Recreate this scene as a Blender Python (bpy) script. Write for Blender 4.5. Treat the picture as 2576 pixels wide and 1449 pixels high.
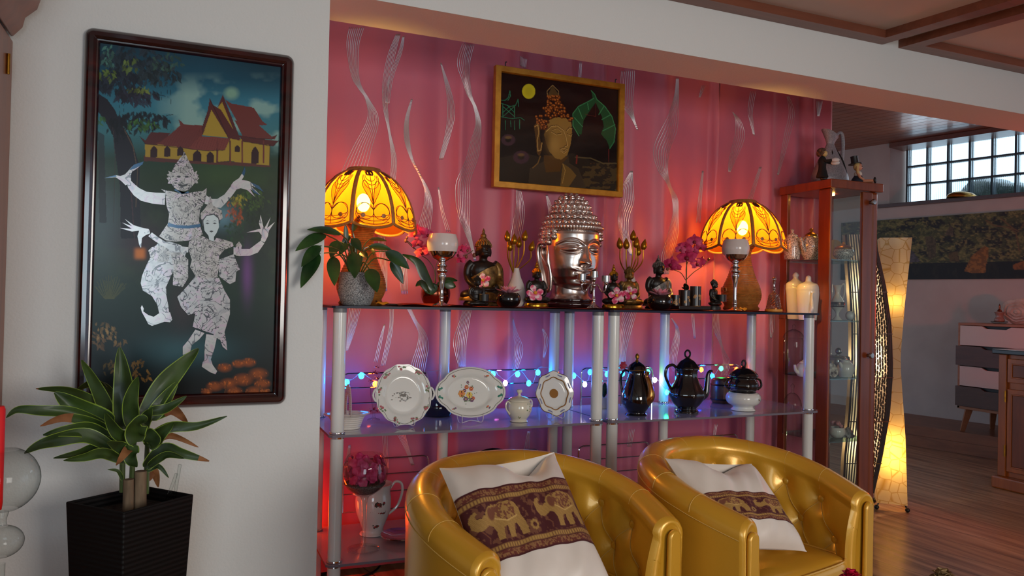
import bpy, bmesh, math, random
from mathutils import Vector, Matrix, noise
from math import sin, cos, pi, sqrt, atan2, radians, exp

for _o in list(bpy.data.objects):
    bpy.data.objects.remove(_o)
SC = bpy.context.scene
COL = SC.collection
rnd = random.Random(7)

# ------------------------------------------------------------------ camera
IW, IH = 2576, 1449
FOC, YAW, PITCH, ROLL, CAMZ = 1927.8, .40816, .01333, .02122, 1.10
_fw = Vector((sin(YAW)*cos(PITCH), cos(YAW)*cos(PITCH), sin(PITCH)))
_r0 = Vector((cos(YAW), -sin(YAW), 0))
_u0 = _r0.cross(_fw)
_rt = _r0*cos(ROLL) + _u0*sin(ROLL)
_up = -_r0*sin(ROLL) + _u0*cos(ROLL)
CAMP = Vector((0, 0, CAMZ))
cam = bpy.data.cameras.new('camera')
cam.sensor_width = 36.0
cam.lens = 36.0*FOC/IW
cam.clip_start = .02
camo = bpy.data.objects.new('camera', cam)
camo.matrix_world = Matrix(((_rt.x, _up.x, -_fw.x, 0), (_rt.y, _up.y, -_fw.y, 0), (_rt.z, _up.z, -_fw.z, CAMZ), (0, 0, 0, 1)))
COL.objects.link(camo)
SC.camera = camo

# ------------------------------------------------------------------ view, world, daylight
SC.view_settings.view_transform = 'Standard'
SC.view_settings.look = 'None'
SC.view_settings.gamma = 1
SC.view_settings.use_curve_mapping = False
SC.view_settings.exposure = 0.0
SC.cycles.max_bounces = 7
SC.cycles.diffuse_bounces = 3
SC.cycles.glossy_bounces = 3
SC.cycles.transmission_bounces = 4
SC.cycles.transparent_max_bounces = 14
SC.cycles.caustics_reflective = False
SC.cycles.caustics_refractive = False
SC.cycles.sample_clamp_indirect = 3.0
SC.cycles.use_denoising = True
wd = bpy.data.worlds.new('world')
SC.world = wd
wd.use_nodes = True
wd.node_tree.nodes['Background'].inputs[0].default_value = (.62, .78, 1, 1)
wd.node_tree.nodes['Background'].inputs[1].default_value = .9


def lamp(name, kind, loc, power, col, size=.1, size_y=None, aim=None, spread=None):
    l = bpy.data.lights.new(name, kind)
    l.energy = power
    l.color = col
    if kind == 'AREA':
        l.shape = 'RECTANGLE'
        l.size = size
        l.size_y = size_y or size
        if spread:
            l.spread = spread
    else:
        l.shadow_soft_size = size
    o = bpy.data.objects.new(name, l)
    o.location = loc
    if aim is not None:
        o.rotation_euler = (Vector(aim) - Vector(loc)).to_track_quat('-Z', 'Y').to_euler()
    COL.objects.link(o)
    return o


# daylight entering through the windows of the wall behind the camera and the far glass blocks
lamp('daylight_rear_left', 'AREA', (-.75, -2.42, 1.35), 14, (.74, .91, 1), 1.3, 1.3, (-.55, 2, 1.2), radians(125))
lamp('daylight_rear_right', 'AREA', (1.7, -2.42, 1.35), 31, (1, .94, .86), 1.5, 1.3, (.9, 1.8, .35), radians(115))
lamp('daylight_glass_blocks', 'AREA', (5.86, 3.7, 2.27), 3.5, (.75, .88, 1), 2.0, .5, (3.4, 3.1, 1.9))


# ------------------------------------------------------------------ where a pixel of the photograph lies in the room
def ray(px, py):
    return _fw + _rt*((px-IW/2)/FOC) + _up*((IH/2-py)/FOC)


def aty(px, py, y):
    d = ray(px, py)
    return CAMP + d*(y/d.y)


def atz(px, py, z):
    d = ray(px, py)
    return CAMP + d*((z-CAMZ)/d.z)


def atx(px, py, x):
    d = ray(px, py)
    return CAMP + d*(x/d.x)


def base(px, y, z):
    """x on the line (y, z) seen at column px, and metres per pixel there"""
    k = (px-IW/2)/FOC
    n = _rt - _fw*k
    x = -(n.y*y + n.z*(z-CAMZ))/n.x
    p = Vector((x, y, z))
    return p, (p-CAMP).dot(_fw)/FOC


def onplane(px, py, p0, n):
    d = ray(px, py)
    return CAMP + d*((Vector(p0)-CAMP).dot(n)/d.dot(n))


# ------------------------------------------------------------------ mesh helpers
class MB:
    def __init__(s):
        s.v, s.f, s.m = [], [], []

    def add(s, vs, fs, mi=0):
        o = len(s.v)
        s.v += [Vector(p) for p in vs]
        for f in fs:
            s.f.append([i+o for i in f])
            s.m.append(mi)
        return s

    def tf(s, M, start=0):
        for i in range(start, len(s.v)):
            s.v[i] = M @ s.v[i]
        return s

    def lathe(s, prof, seg=28, c=(0, 0, 0), mi=0, fn=None, M=None, a0=0, a1=2*pi):
        vs, rings = [], []
        full = abs(a1-a0-2*pi) < 1e-6
        ns = seg if full else seg+1
        for j, (r, z) in enumerate(prof):
            if r < 1e-6 and fn is None:
                rings.append([len(vs)])
                vs.append(Vector((0, 0, z)))
            else:
                ring = []
                for i in range(ns):
                    a = a0 + (a1-a0)*i/seg
                    rr = fn(a, r, z, j) if fn else r
                    zz = z
                    if isinstance(rr, tuple):
                        rr, zz = rr
                    ring.append(len(vs))
                    vs.append(Vector((rr*cos(a), rr*sin(a), zz)))
                rings.append(ring)
        fs = []
        for a, b in zip(rings, rings[1:]):
            n = seg
            for i in range(n):
                i2 = (i+1) % ns if full else i+1
                if len(a) == 1 and len(b) == 1:
                    continue
                if len(a) == 1:
                    fs.append((a[0], b[i2], b[i]))
                elif len(b) == 1:
                    fs.append((a[i], a[i2], b[0]))
                else:
                    fs.append((a[i], a[i2], b[i2], b[i]))
        M = Matrix.Translation(c) @ (M or Matrix())
        return s.add([M @ p for p in vs], fs, mi)

    def tube(s, pts, r, seg=8, closed=False, mi=0, flat=1.0):
        pts = [Vector(p) for p in pts]
        n = len(pts)
        rs = r if isinstance(r, (list, tuple)) else [r]*n
        vs, fs = [], []
        prev = None
        for i in range(n):
            if closed:
                t = pts[(i+1) % n] - pts[i-1]
            else:
                t = pts[min(i+1, n-1)] - pts[max(i-1, 0)]
            t = t.normalized() if t.length > 1e-9 else Vector((0, 0, 1))
            if prev is None:
                a = Vector((0, 0, 1)) if abs(t.z) < .9 else Vector((1, 0, 0))
                u = t.cross(a).normalized()
            else:
                u = prev - t*prev.dot(t)
                u = u.normalized() if u.length > 1e-6 else t.orthogonal().normalized()
            prev = u
            w = t.cross(u)
            for k in range(seg):
                a = 2*pi*k/seg
                vs.append(pts[i] + (u*cos(a) + w*sin(a)*flat)*rs[i])
        for i in range(n if closed else n-1):
            j = (i+1) % n
            for k in range(seg):
                k2 = (k+1) % seg
                fs.append((i*seg+k, i*seg+k2, j*seg+k2, j*seg+k))
        if not closed:
            fs.append(tuple(reversed(range(seg))))
            fs.append(tuple((n-1)*seg+k for k in range(seg)))
        return s.add(vs, fs, mi)

    def box(s, c, sz, M=None, mi=0):
        x, y, z = sz[0]/2, sz[1]/2, sz[2]/2
        vs = [Vector((a*x, b*y, d*z)) for d in (-1, 1) for b in (-1, 1) for a in (-1, 1)]
        fs = [(0, 2, 3, 1), (4, 5, 7, 6), (0, 1, 5, 4), (2, 6, 7, 3), (0, 4, 6, 2), (1, 3, 7, 5)]
        M = Matrix.Translation(c) @ (M or Matrix())
        return s.add([M @ p for p in vs], fs, mi)

    def ell(s, c, rad, seg=16, rings=10, M=None, mi=0):
        if not isinstance(rad, (tuple, list)):
            rad = (rad,)*3
        prof = [(sin(pi*j/rings), -cos(pi*j/rings)) for j in range(rings+1)]
        o = len(s.v)
        s.lathe(prof, seg, mi=mi)
        Mx = Matrix.Translation(c) @ (M or Matrix()) @ Matrix.Diagonal((rad[0], rad[1], rad[2], 1))
        return s.tf(Mx, o)

    def surf(s, fn, nu, nv, closeu=False, mi=0):
        vs = [Vector(fn(i/nu, j/nv)) for j in range(nv+1) for i in range(nu if closeu else nu+1)]
        w = nu if closeu else nu+1
        fs = []
        for j in range(nv):
            for i in range(nu):
                i2 = (i+1) % w
                fs.append((j*w+i, j*w+i2, (j+1)*w+i2, (j+1)*w+i))
        return s.add(vs, fs, mi)

    def prism(s, poly, d0, d1, M=None, mi=0, side=None):
        """polygon in local x,y extruded from z=d0 to d1"""
        n = len(poly)
        M = M or Matrix()
        area = sum(poly[i-1][0]*poly[i][1]-poly[i][0]*poly[i-1][1] for i in range(n))
        if area < 0:
            poly = poly[::-1]
        vs = [M @ Vector((p[0], p[1], d)) for d in (d0, d1) for p in poly]
        s.add(vs, [tuple(reversed(range(n))), tuple(range(n, 2*n))], mi)
        o = len(s.v)-2*n
        for i in range(n):
            j = (i+1) % n
            s.f.append([o+i, o+j, o+n+j, o+n+i])
            s.m.append(mi if side is None else side)
        return s


def spline(pts, n=8, closed=False):
    """Catmull-Rom through the points; works on tuples of any length"""
    out = []
    m = len(pts)
    segs = m if closed else m-1
    for i in range(segs):
        if closed:
            p = [pts[(i+k) % m] for k in (-1, 0, 1, 2)]
        else:
            p = [pts[max(i-1, 0)], pts[i], pts[i+1], pts[min(i+2, m-1)]]
        for k in range(n):
            t = k/n
            out.append(tuple(.5*(2*b + (c-a)*t + (2*a-5*b+4*c-d)*t*t + (3*b-a-3*c+d)*t**3) for a, b, c, d in zip(*p)))
    if not closed:
        out.append(tuple(pts[-1]))
    return out


def sp(profile, n=5):
    return [(max(0, a), b) for a, b in spline(profile, n)]


def ob(name, mb, mats, parent=None, loc=(0, 0, 0), rz=0, smooth=True, ang=42, bev=0, sub=0):
    me = bpy.data.meshes.new(name)
    me.from_pydata([tuple(p) for p in mb.v], [], mb.f)
    if not isinstance(mats, (list, tuple)):
        mats = [mats]
    for m in mats:
        me.materials.append(m)
    me.polygons.foreach_set('material_index', mb.m)
    if smooth:
        me.polygons.foreach_set('use_smooth', [True]*len(me.polygons))
        me.set_sharp_from_angle(angle=radians(ang))
    me.update()
    o = bpy.data.objects.new(name, me)
    COL.objects.link(o)
    o.location = loc
    o.rotation_euler = (0, 0, rz)
    if parent:
        o.parent = parent
    if bev:
        b = o.modifiers.new('bevel', 'BEVEL')
        b.width = bev
        b.segments = 2
        b.limit_method = 'ANGLE'
        b.angle_limit = radians(40)
    if sub:
        b = o.modifiers.new('sub', 'SUBSURF')
        b.levels = b.render_levels = sub
    return o


def tag(o, label, cat, group=None):
    o['label'] = label
    o['category'] = cat
    if group:
        o['group'] = group
    return o


def thing(name, label, cat, loc=(0, 0, 0), rz=0, group=None):
    o = bpy.data.objects.new(name, None)
    o.empty_display_size = .05
    COL.objects.link(o)
    o.location = loc
    o.rotation_euler = (0, 0, rz)
    return tag(o, label, cat, group)


def struct(name, mb, mats, **k):
    o = ob(name, mb, mats, **k)
    o['kind'] = 'structure'
    return o


def remesh(o, vox, smooth=0):
    r = o.modifiers.new('remesh', 'REMESH')
    r.mode = 'VOXEL'
    r.voxel_size = vox
    r.use_smooth_shade = True
    if smooth:
        c = o.modifiers.new('smooth', 'SMOOTH')
        c.iterations = smooth
        c.factor = .5
    return o


def dup(root, loc, rz=0, label=None, group=None):
    r = root.copy()
    COL.objects.link(r)
    r.location = loc
    r.rotation_euler = (0, 0, rz)
    if label:
        r['label'] = label
    if group:
        r['group'] = group
    for ch in list(root.children):
        c = ch.copy()
        COL.objects.link(c)
        c.parent = r
        for g in list(ch.children):
            d = g.copy()
            COL.objects.link(d)
            d.parent = c
    return r


# ------------------------------------------------------------------ materials
def lin(c):
    return tuple(((v/255+.055)/1.055)**2.4 if v > 10.3 else v/255/12.92 for v in c) + (1,)


class X:
    """a value in a node tree, with arithmetic"""
    def __init__(s, nt, so):
        s.nt, s.so = nt, so

    def _op(s, op, *a):
        n = s.nt.nodes.new('ShaderNodeMath')
        n.operation = op
        for i, q in enumerate((s,)+a):
            if isinstance(q, X):
                s.nt.links.new(q.so, n.inputs[i])
            else:
                n.inputs[i].default_value = q
        return X(s.nt, n.outputs[0])

    def __add__(s, b): return s._op('ADD', b)
    def __sub__(s, b): return s._op('SUBTRACT', b)
    def __mul__(s, b): return s._op('MULTIPLY', b)
    def __truediv__(s, b): return s._op('DIVIDE', b)
    def sin(s): return s._op('SINE')
    def frac(s): return s._op('FRACT')
    def floor(s): return s._op('FLOOR')
    def abs(s): return s._op('ABSOLUTE')
    def pow(s, b): return s._op('POWER', b)
    def min(s, b): return s._op('MINIMUM', b)
    def max(s, b): return s._op('MAXIMUM', b)
    def lt(s, b): return s._op('LESS_THAN', b)
    def gt(s, b): return s._op('GREATER_THAN', b)

    def step(s, a, b):
        n = s.nt.nodes.new('ShaderNodeMapRange')
        n.interpolation_type = 'SMOOTHSTEP'
        s.nt.links.new(s.so, n.inputs[0])
        n.inputs[1].default_value, n.inputs[2].default_value = a, b
        return X(s.nt, n.outputs[0])


class Mat:
    def __init__(s, name, col=(200, 200, 200), rough=.5, metal=0, spec=.5, coat=0, sheen=0, emit=None, estr=0, trans=0, alpha=1, ior=None, sub=0):
        s.m = bpy.data.materials.new(name)
        s.m.use_nodes = True
        s.nt = s.m.node_tree
        s.b = s.nt.nodes['Principled BSDF']
        i = s.b.inputs
        s.c = lin(col)
        i['Base Color'].default_value = s.c
        i['Roughness'].default_value = rough
        i['Metallic'].default_value = metal
        i['Specular IOR Level'].default_value = spec
        if coat:
            i['Coat Weight'].default_value = coat
            i['Coat Roughness'].default_value = .08
        if sheen:
            i['Sheen Weight'].default_value = sheen
        if emit:
            i['Emission Color'].default_value = lin(emit)
            i['Emission Strength'].default_value = estr
        if trans:
            i['Transmission Weight'].default_value = trans
        if alpha < 1:
            i['Alpha'].default_value = alpha
        if ior:
            i['IOR'].default_value = ior
        if sub:
            i['Subsurface Weight'].default_value = sub
            i['Subsurface Radius'].default_value = (.02, .01, .006)

    def coords(s, kind='Object', scale=(1, 1, 1)):
        t = s.nt.nodes.new('ShaderNodeTexCoord')
        mp = s.nt.nodes.new('ShaderNodeMapping')
        mp.inputs['Scale'].default_value = scale
        s.nt.links.new(t.outputs[kind], mp.inputs[0])
        return mp.outputs[0]

    def xyz(s, kind='Object', scale=(1, 1, 1)):
        n = s.nt.nodes.new('ShaderNodeSeparateXYZ')
        s.nt.links.new(s.coords(kind, scale), n.inputs[0])
        return [X(s.nt, o) for o in n.outputs]

    def noise(s, scale=10, stretch=(1, 1, 1), detail=3, rough=.5, dist=0, kind='Object'):
        n = s.nt.nodes.new('ShaderNodeTexNoise')
        n.inputs['Scale'].default_value = scale
        n.inputs['Detail'].default_value = detail
        n.inputs['Roughness'].default_value = rough
        n.inputs['Distortion'].default_value = dist
        s.nt.links.new(s.coords(kind, stretch), n.inputs['Vector'])
        return X(s.nt, n.outputs[0])

    def voro(s, scale=10, stretch=(1, 1, 1), feature='F1', kind='Object'):
        n = s.nt.nodes.new('ShaderNodeTexVoronoi')
        n.feature = feature
        n.inputs['Scale'].default_value = scale
        s.nt.links.new(s.coords(kind, stretch), n.inputs['Vector'])
        return X(s.nt, n.outputs[0])

    def ramp(s, x, stops):
        n = s.nt.nodes.new('ShaderNodeValToRGB')
        e = n.color_ramp.elements
        while len(e) < len(stops):
            e.new(.5)
        for q, (p, c) in zip(e, stops):
            q.position = p
            q.color = lin(c)
        s.nt.links.new(x.so, n.inputs[0])
        return n.outputs[0]

    def mix(s, fac, a, b):
        n = s.nt.nodes.new('ShaderNodeMix')
        n.data_type = 'RGBA'
        for idx, q in ((0, fac), (6, a), (7, b)):
            if isinstance(q, X):
                q = q.so
            if isinstance(q, bpy.types.NodeSocket):
                s.nt.links.new(q, n.inputs[idx])
            elif idx == 0:
                n.inputs[0].default_value = q
            else:
                n.inputs[idx].default_value = lin(q)
        return n.outputs[2]

    def color(s, so):
        s.nt.links.new(so, s.b.inputs['Base Color'])
        return s

    def inp(s, name, x):
        s.nt.links.new(x.so if isinstance(x, X) else x, s.b.inputs[name])
        return s

    def bump(s, x, strength=.3, dist=.01):
        n = s.nt.nodes.new('ShaderNodeBump')
        n.inputs['Strength'].default_value = strength
        n.inputs['Distance'].default_value = dist
        s.nt.links.new(x.so, n.inputs['Height'])
        s.nt.links.new(n.outputs[0], s.b.inputs['Normal'])
        return s


def plain(name, col, rough=.5, metal=0, **k):
    return Mat(name, col, rough, metal, **k).m


def mottled(name, c1, c2, scale=20, rough=.5, metal=0, stretch=(1, 1, 1), bump=0, lo=.35, hi=.65, detail=3, **k):
    m = Mat(name, c1, rough, metal, **k)
    n = m.noise(scale, stretch, detail)
    m.color(m.ramp(n, [(lo, c1), (hi, c2)]))
    if bump:
        m.bump(n, bump, .004)
    return m.m


def wood(name, c1, c2, axis='z', scale=9, rough=.38, coat=.15):
    st = {'x': (.12, 1, 1), 'y': (1, .12, 1), 'z': (1, 1, .12)}[axis]
    m = Mat(name, c1, rough, coat=coat)
    n = m.noise(scale*3, st, 5, .6, .6)
    m.color(m.ramp(n, [(.3, c1), (.7, c2)]))
    return m.m


def pane(name, tint=(235, 245, 243), refl=.10, edge=.5, rough=.02, gloss=(255, 255, 255), thick=None):
    """clear glass sheet or blown glass wall: see-through, mirror-like at grazing angles"""
    m = bpy.data.materials.new(name)
    m.use_nodes = True
    nt = m.node_tree
    nt.nodes.clear()
    out = nt.nodes.new('ShaderNodeOutputMaterial')
    t = nt.nodes.new('ShaderNodeBsdfTransparent')
    t.inputs[0].default_value = lin(tint)
    g = nt.nodes.new('ShaderNodeBsdfGlossy')
    g.inputs[0].default_value = lin(gloss)
    g.inputs['Roughness'].default_value = rough
    lw = nt.nodes.new('ShaderNodeLayerWeight')
    lw.inputs[0].default_value = .35
    mr = nt.nodes.new('ShaderNodeMapRange')
    mr.inputs[3].default_value = refl
    mr.inputs[4].default_value = edge
    nt.links.new(lw.outputs['Facing'], mr.inputs[0])
    if thick:      # the glass wall is seen lengthwise near its outline and swallows more light there
        pw = nt.nodes.new('ShaderNodeMath')
        pw.operation = 'POWER'
        pw.inputs[1].default_value = 2.2
        mc = nt.nodes.new('ShaderNodeMix')
        mc.data_type = 'RGBA'
        mc.inputs[6].default_value = lin(tint)
        mc.inputs[7].default_value = lin(thick)
        nt.links.new(lw.outputs['Facing'], pw.inputs[0])
        nt.links.new(pw.outputs[0], mc.inputs[0])
        nt.links.new(mc.outputs[2], t.inputs[0])
    mx = nt.nodes.new('ShaderNodeMixShader')
    nt.links.new(mr.outputs[0], mx.inputs[0])
    nt.links.new(t.outputs[0], mx.inputs[1])
    nt.links.new(g.outputs[0], mx.inputs[2])
    nt.links.new(mx.outputs[0], out.inputs[0])
    return m


def glow(name, col, strength):
    m = bpy.data.materials.new(name)
    m.use_nodes = True
    nt = m.node_tree
    nt.nodes.clear()
    out = nt.nodes.new('ShaderNodeOutputMaterial')
    e = nt.nodes.new('ShaderNodeEmission')
    e.inputs[0].default_value = lin(col)
    e.inputs[1].default_value = strength
    nt.links.new(e.outputs[0], out.inputs[0])
    return m


def veil(name, col, through=.2, translucent=.6, rough=.5):
    """thin fabric, paper or shell that lets lamp light through"""
    m = bpy.data.materials.new(name)
    m.use_nodes = True
    nt = m.node_tree
    nt.nodes.clear()
    out = nt.nodes.new('ShaderNodeOutputMaterial')
    d = nt.nodes.new('ShaderNodeBsdfDiffuse')
    t = nt.nodes.new('ShaderNodeBsdfTranslucent')
    p = nt.nodes.new('ShaderNodeBsdfTransparent')
    for q in (d, t, p):
        q.inputs[0].default_value = lin(col)
    a = nt.nodes.new('ShaderNodeMixShader')
    a.inputs[0].default_value = translucent
    b = nt.nodes.new('ShaderNodeMixShader')
    b.inputs[0].default_value = through
    nt.links.new(d.outputs[0], a.inputs[1])
    nt.links.new(t.outputs[0], a.inputs[2])
    nt.links.new(a.outputs[0], b.inputs[1])
    nt.links.new(p.outputs[0], b.inputs[2])
    nt.links.new(b.outputs[0], out.inputs[0])
    return m, d, t, p


GOLD = mottled('gold_paint', (150, 105, 30), (190, 140, 50), 40, .35, .85)
CHROME = plain('chrome', (225, 225, 228), .08, 1)
STEEL = plain('brushed_steel', (170, 168, 165), .3, 1)
BLACKM = plain('black_matt', (16, 15, 15), .45)
PORC = plain('white_porcelain', (226, 224, 216), .12, coat=.4)
GLASS = pane('clear_glass', (244, 248, 247), .04, .3, thick=(168, 168, 168))
THICKGLASS = pane('thick_glass', (246, 249, 248), .012, .11, .03, thick=(66, 76, 74))
# ------------------------------------------------------------------ the room
_m = Mat('painted_wall', (226, 226, 223), .85)
_n = _m.noise(160, detail=2)
_m.bump(_n, .25, .004)
WALL = _m.m
_m = Mat('laminate_floor', (150, 105, 72), .3, coat=.1)
FD = Vector((-sin(radians(12)), cos(radians(12)), 0))       # the boards run towards the far corner
x, y, z = _m.xyz()
cr, sr = cos(radians(12)), sin(radians(12))
_u = x*cr + y*sr
_plank = (_u/.19)
_cell = _plank.floor()
_gap = (_plank.frac() - .5).abs().gt(.488)
_t = _m.nt.nodes.new('ShaderNodeTexCoord')
_mp = _m.nt.nodes.new('ShaderNodeMapping')
_mp.inputs['Rotation'].default_value = (0, 0, -radians(12))
_mp.inputs['Scale'].default_value = (1, .07, 1)
_m.nt.links.new(_t.outputs['Object'], _mp.inputs[0])
_nn = _m.nt.nodes.new('ShaderNodeTexNoise')
_nn.inputs['Scale'].default_value = 26
_nn.inputs['Detail'].default_value = 5
_m.nt.links.new(_mp.outputs[0], _nn.inputs['Vector'])
_c = _m.ramp(X(_m.nt, _nn.outputs[0]) + ((_cell*12.9).sin()*.06), [(.28, (112, 78, 54)), (.5, (172, 132, 98)), (.72, (204, 168, 132))])
_m.color(_m.mix(_gap, _c, (84, 58, 40)))
FLOOR = _m.m
TRIM = wood('red_brown_trim', (112, 62, 44), (134, 78, 56), 'x', 8)
WOODR = wood('cherry_wood', (122, 56, 26), (150, 74, 36), 'z', 8, .35, .2)
PANEL = mottled('ceiling_panel', (196, 178, 164), (204, 186, 172), 3, .8)

struct('floor', MB().box((2.6, 2.9, -.05), (9.6, 11.6, .1)), FLOOR)
struct('ceiling_niche', MB().box((1.3, 2.95, 2.55), (3.8, .92, .05)), PANEL)
struct('wall_far', MB().box((3.2, 8.3, 1.4), (6, .1, 2.8)), WALL)
YW, YN = 2.2705, 2.5043            # front and rear face of the left wall and of the beam
struct('wall_left', MB().box((-.75, (YW+YN)/2, 1.12), (2.263, YN-YW, 2.24)), WALL, smooth=False)
ZB = 1.986
struct('trim_1', MB().box((3.5+.3815/2, (YW+YN)/2, (ZB+2.26)/2), (7-.3815, YN-YW, 2.26-ZB)), WALL, smooth=False)
struct('wall_side', MB().box((-1.83, -.2, 1.12), (.1, 5.2, 2.24)), WALL)
struct('wall_back', MB().box((1.34, 3.28, 1.3), (3.48, .12, 2.6)), WALL)
struct('wall_niche', MB().box((-.46, 2.9, 1.3), (.1, .8, 2.6)), WALL)
# rear wall behind the camera with its two windows
q = MB()
for x0, x1, z0, z1 in ((-1.9, -1.4, 0, 2.24), (-.1, 1.15, 0, 2.24), (2.65, 7.4, 0, 2.24), (-1.4, -.1, 0, .7), (-1.4, -.1, 2.0, 2.24), (1.15, 2.65, 0, .7), (1.15, 2.65, 2.0, 2.24)):
    q.box(((x0+x1)/2, -2.5, (z0+z1)/2), (x1-x0, .1, z1-z0))
struct('wall_rear', q, WALL)
# ceiling: framed panels hung a little below the slab
struct('ceiling', MB().box((2.6, -.15, 2.285), (9.6, 4.85, .05)), PANEL)
TD = Vector((.139, -.990, 0))
zt, zp = 2.168, 2.2


def coffer(name, c0, c1, right):
    """one ceiling field: c0, c1 corners on the beam, running back towards the room along TD"""
    a, b = Vector((c0, YW-.001, 0)), Vector((c1, YW-.001, 0))
    e, d = b + TD*4.6, a + TD*4.6
    m1, m2 = MB(), MB()
    ux = Vector((1, 0, 0))
    def slab(mb, p, zz0, zz1):
        mb.prism([(v.x, v.y) for v in p], zz0, zz1)
    slab(m1, [a + TD*.03, b + TD*.03, e, d], zp, zp+.02)
    w = .065
    slab(m2, [a, b, b + TD*w, a + TD*w], zt, zp+.03)
    slab(m2, [a + TD*w, a + ux*w + TD*w, d + ux*w, d], zt, zp+.03)
    slab(m2, [b - ux*w + TD*w, b + TD*w, e, e - ux*w], zt, zp+.03)
    struct('ceiling_panel', m1, PANEL, smooth=False)
    struct('trim_2', m2, TRIM, smooth=False)


coffer('a', -.4, 2.606, False)
coffer('b', 2.699, 5.9, True)

# far wall, its platform, the glass block window, the slatted ceiling
FP = atz(2290, 1041, .16)
FDIR = Vector((-sin(radians(13)), cos(radians(13)), 0))     # along the far wall, away from us
FN = Vector((-cos(radians(13)), -sin(radians(13)), 0))      # into the room
FW = Matrix(((FDIR.x, FN.x, 0, FP.x), (FDIR.y, FN.y, 0, FP.y), (0, 0, 1, 0), (0, 0, 0, 1)))   # x along the wall, y into the room


def onfar(px, py, off=0.0):
    p = onplane(px, py, FP + FN*off, FN) - FP
    return p.dot(FDIR), p.z + FP.z - 0.0


def farz(px, py, off=0.0):
    p = onplane(px, py, FP + FN*off, FN)
    return (p-FP).dot(FDIR), p.z


wl, wz0 = farz(2237, 515)
wz1 = farz(2237, 361)[1]
wr = -3.2
q = MB()
q.box(((wl+2.5)/2, -.16, 1.3), (2.5-wl, .32, 2.6))
q.box(((wl+wr)/2, -.16, wz0/2), (wl-wr, .32, wz0))
q.box(((wl+wr)/2, -.16, (wz1+2.75)/2), (wl-wr, .32, 2.75-wz1))
q.box(((wr-3.6)/2, -.16, 1.3), (wr+3.6, .32, 2.6))
q.tf(FW)
FARWALL = mottled('far_wall_paint', (190, 178, 172), (198, 186, 180), 5, .85)
struct('wall_right', q, FARWALL, smooth=False)
# reveal lining is the wall itself; glass blocks set at its outer side
bx0, bz1 = farz(2287, 376, -.26)
bz0 = farz(2287, 512, -.26)[1]
BW = (farz(2336, 450, -.26)[0] - bx0)
BHT = (bz1-bz0)/3.0
gb, gr = MB(), MB()
n_cols = 9
for i in range(n_cols):
    for k in range(3):
        cx, cz = bx0 + BW*(i+.5), bz0 + BHT*(k+.5)
        gb.box((cx, -.26, cz), (abs(BW)*.93, .07, BHT*.93))
for i in range(n_cols+1):
    gr.box((bx0+BW*i, -.26, (bz0+bz1)/2), (abs(BW)*.08, .075, bz1-bz0))
for k in range(4):
    gr.box((bx0+BW*n_cols/2, -.26, bz0+BHT*k), (abs(BW)*n_cols, .075, BHT*.08))
gb.tf(FW)
gr.tf(FW)
# daylight seen through the ribbed blocks: brighter above, a dark shrub and fence low down
_m = bpy.data.materials.new('daylit_glass_block')
_m.use_nodes = True
_nt = _m.node_tree
_nt.nodes.clear()
_o = _nt.nodes.new('ShaderNodeOutputMaterial')
_e = _nt.nodes.new('ShaderNodeBsdfTransparent')
_e.inputs[0].default_value = (.86, .95, 1, 1)
_g = _nt.nodes.new('ShaderNodeBsdfGlass')
_g.inputs['Color'].default_value = (.9, .97, 1, 1)
_g.inputs['Roughness'].default_value = .12
_mx = _nt.nodes.new('ShaderNodeMixShader')
_mx.inputs[0].default_value = .35
_nt.links.new(_e.outputs[0], _mx.inputs[1])
_nt.links.new(_g.outputs[0], _mx.inputs[2])
_tc = _nt.nodes.new('ShaderNodeTexCoord')
_wv = _nt.nodes.new('ShaderNodeTexWave')
_wv.inputs['Scale'].default_value = 22
_mp = _nt.nodes.new('ShaderNodeMapping')
_mp.inputs['Rotation'].default_value = (0, 0, radians(-77))
_nt.links.new(_tc.outputs['Object'], _mp.inputs[0])
_nt.links.new(_mp.outputs[0], _wv.inputs['Vector'])
_bp = _nt.nodes.new('ShaderNodeBump')
_bp.inputs['Strength'].default_value = .6
_bp.inputs['Distance'].default_value = .01
_nt.links.new(_wv.outputs[1], _bp.inputs['Height'])
_nt.links.new(_bp.outputs[0], _g.inputs['Normal'])
_nt.links.new(_mx.outputs[0], _o.inputs[0])
win = struct('window_1', gr, plain('block_joint', (70, 84, 92), .7), smooth=False)
g = ob('glass_block', gb, _m, parent=win, smooth=False)
sl = MB().box(((wl+wr)/2+.04, .0, wz0-.012), (abs(wl-wr)+.2, .12, .028))
sl.box(((wl+wr)/2, -.14, wz0-.012), (abs(wl-wr), .2, .02))
sl.tf(FW)
ob('sill', sl, wood('dark_sill', (70, 48, 44), (86, 60, 54), 'x'), parent=win, smooth=False)
# overcast sky outside the blocks
SKY = glow('overcast_sky', (226, 242, 255), 2.4)
q = MB().box(((wl+wr)/2, -1.2, 2.2), (5.6, .02, 2.4))
q.tf(FW)
struct('sky_outside', q, SKY)
q = MB()
for i in range(46):
    t = rnd.random()
    q.ell((wl-.35-.75*t, -.8+.2*rnd.random(), 2.02+.22*rnd.random()*(1-t)), (.14, .12, .1), 7, 5)
q.tf(FW)
sh = ob('garden_shrub', q, mottled('shrub_leaf', (28, 48, 40), (60, 84, 66), 30, .8), smooth=False)
sh['kind'] = 'stuff'
sh['label'] = 'dark green shrub outside seen through the lowest glass blocks'
sh['category'] = 'shrub'
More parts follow.
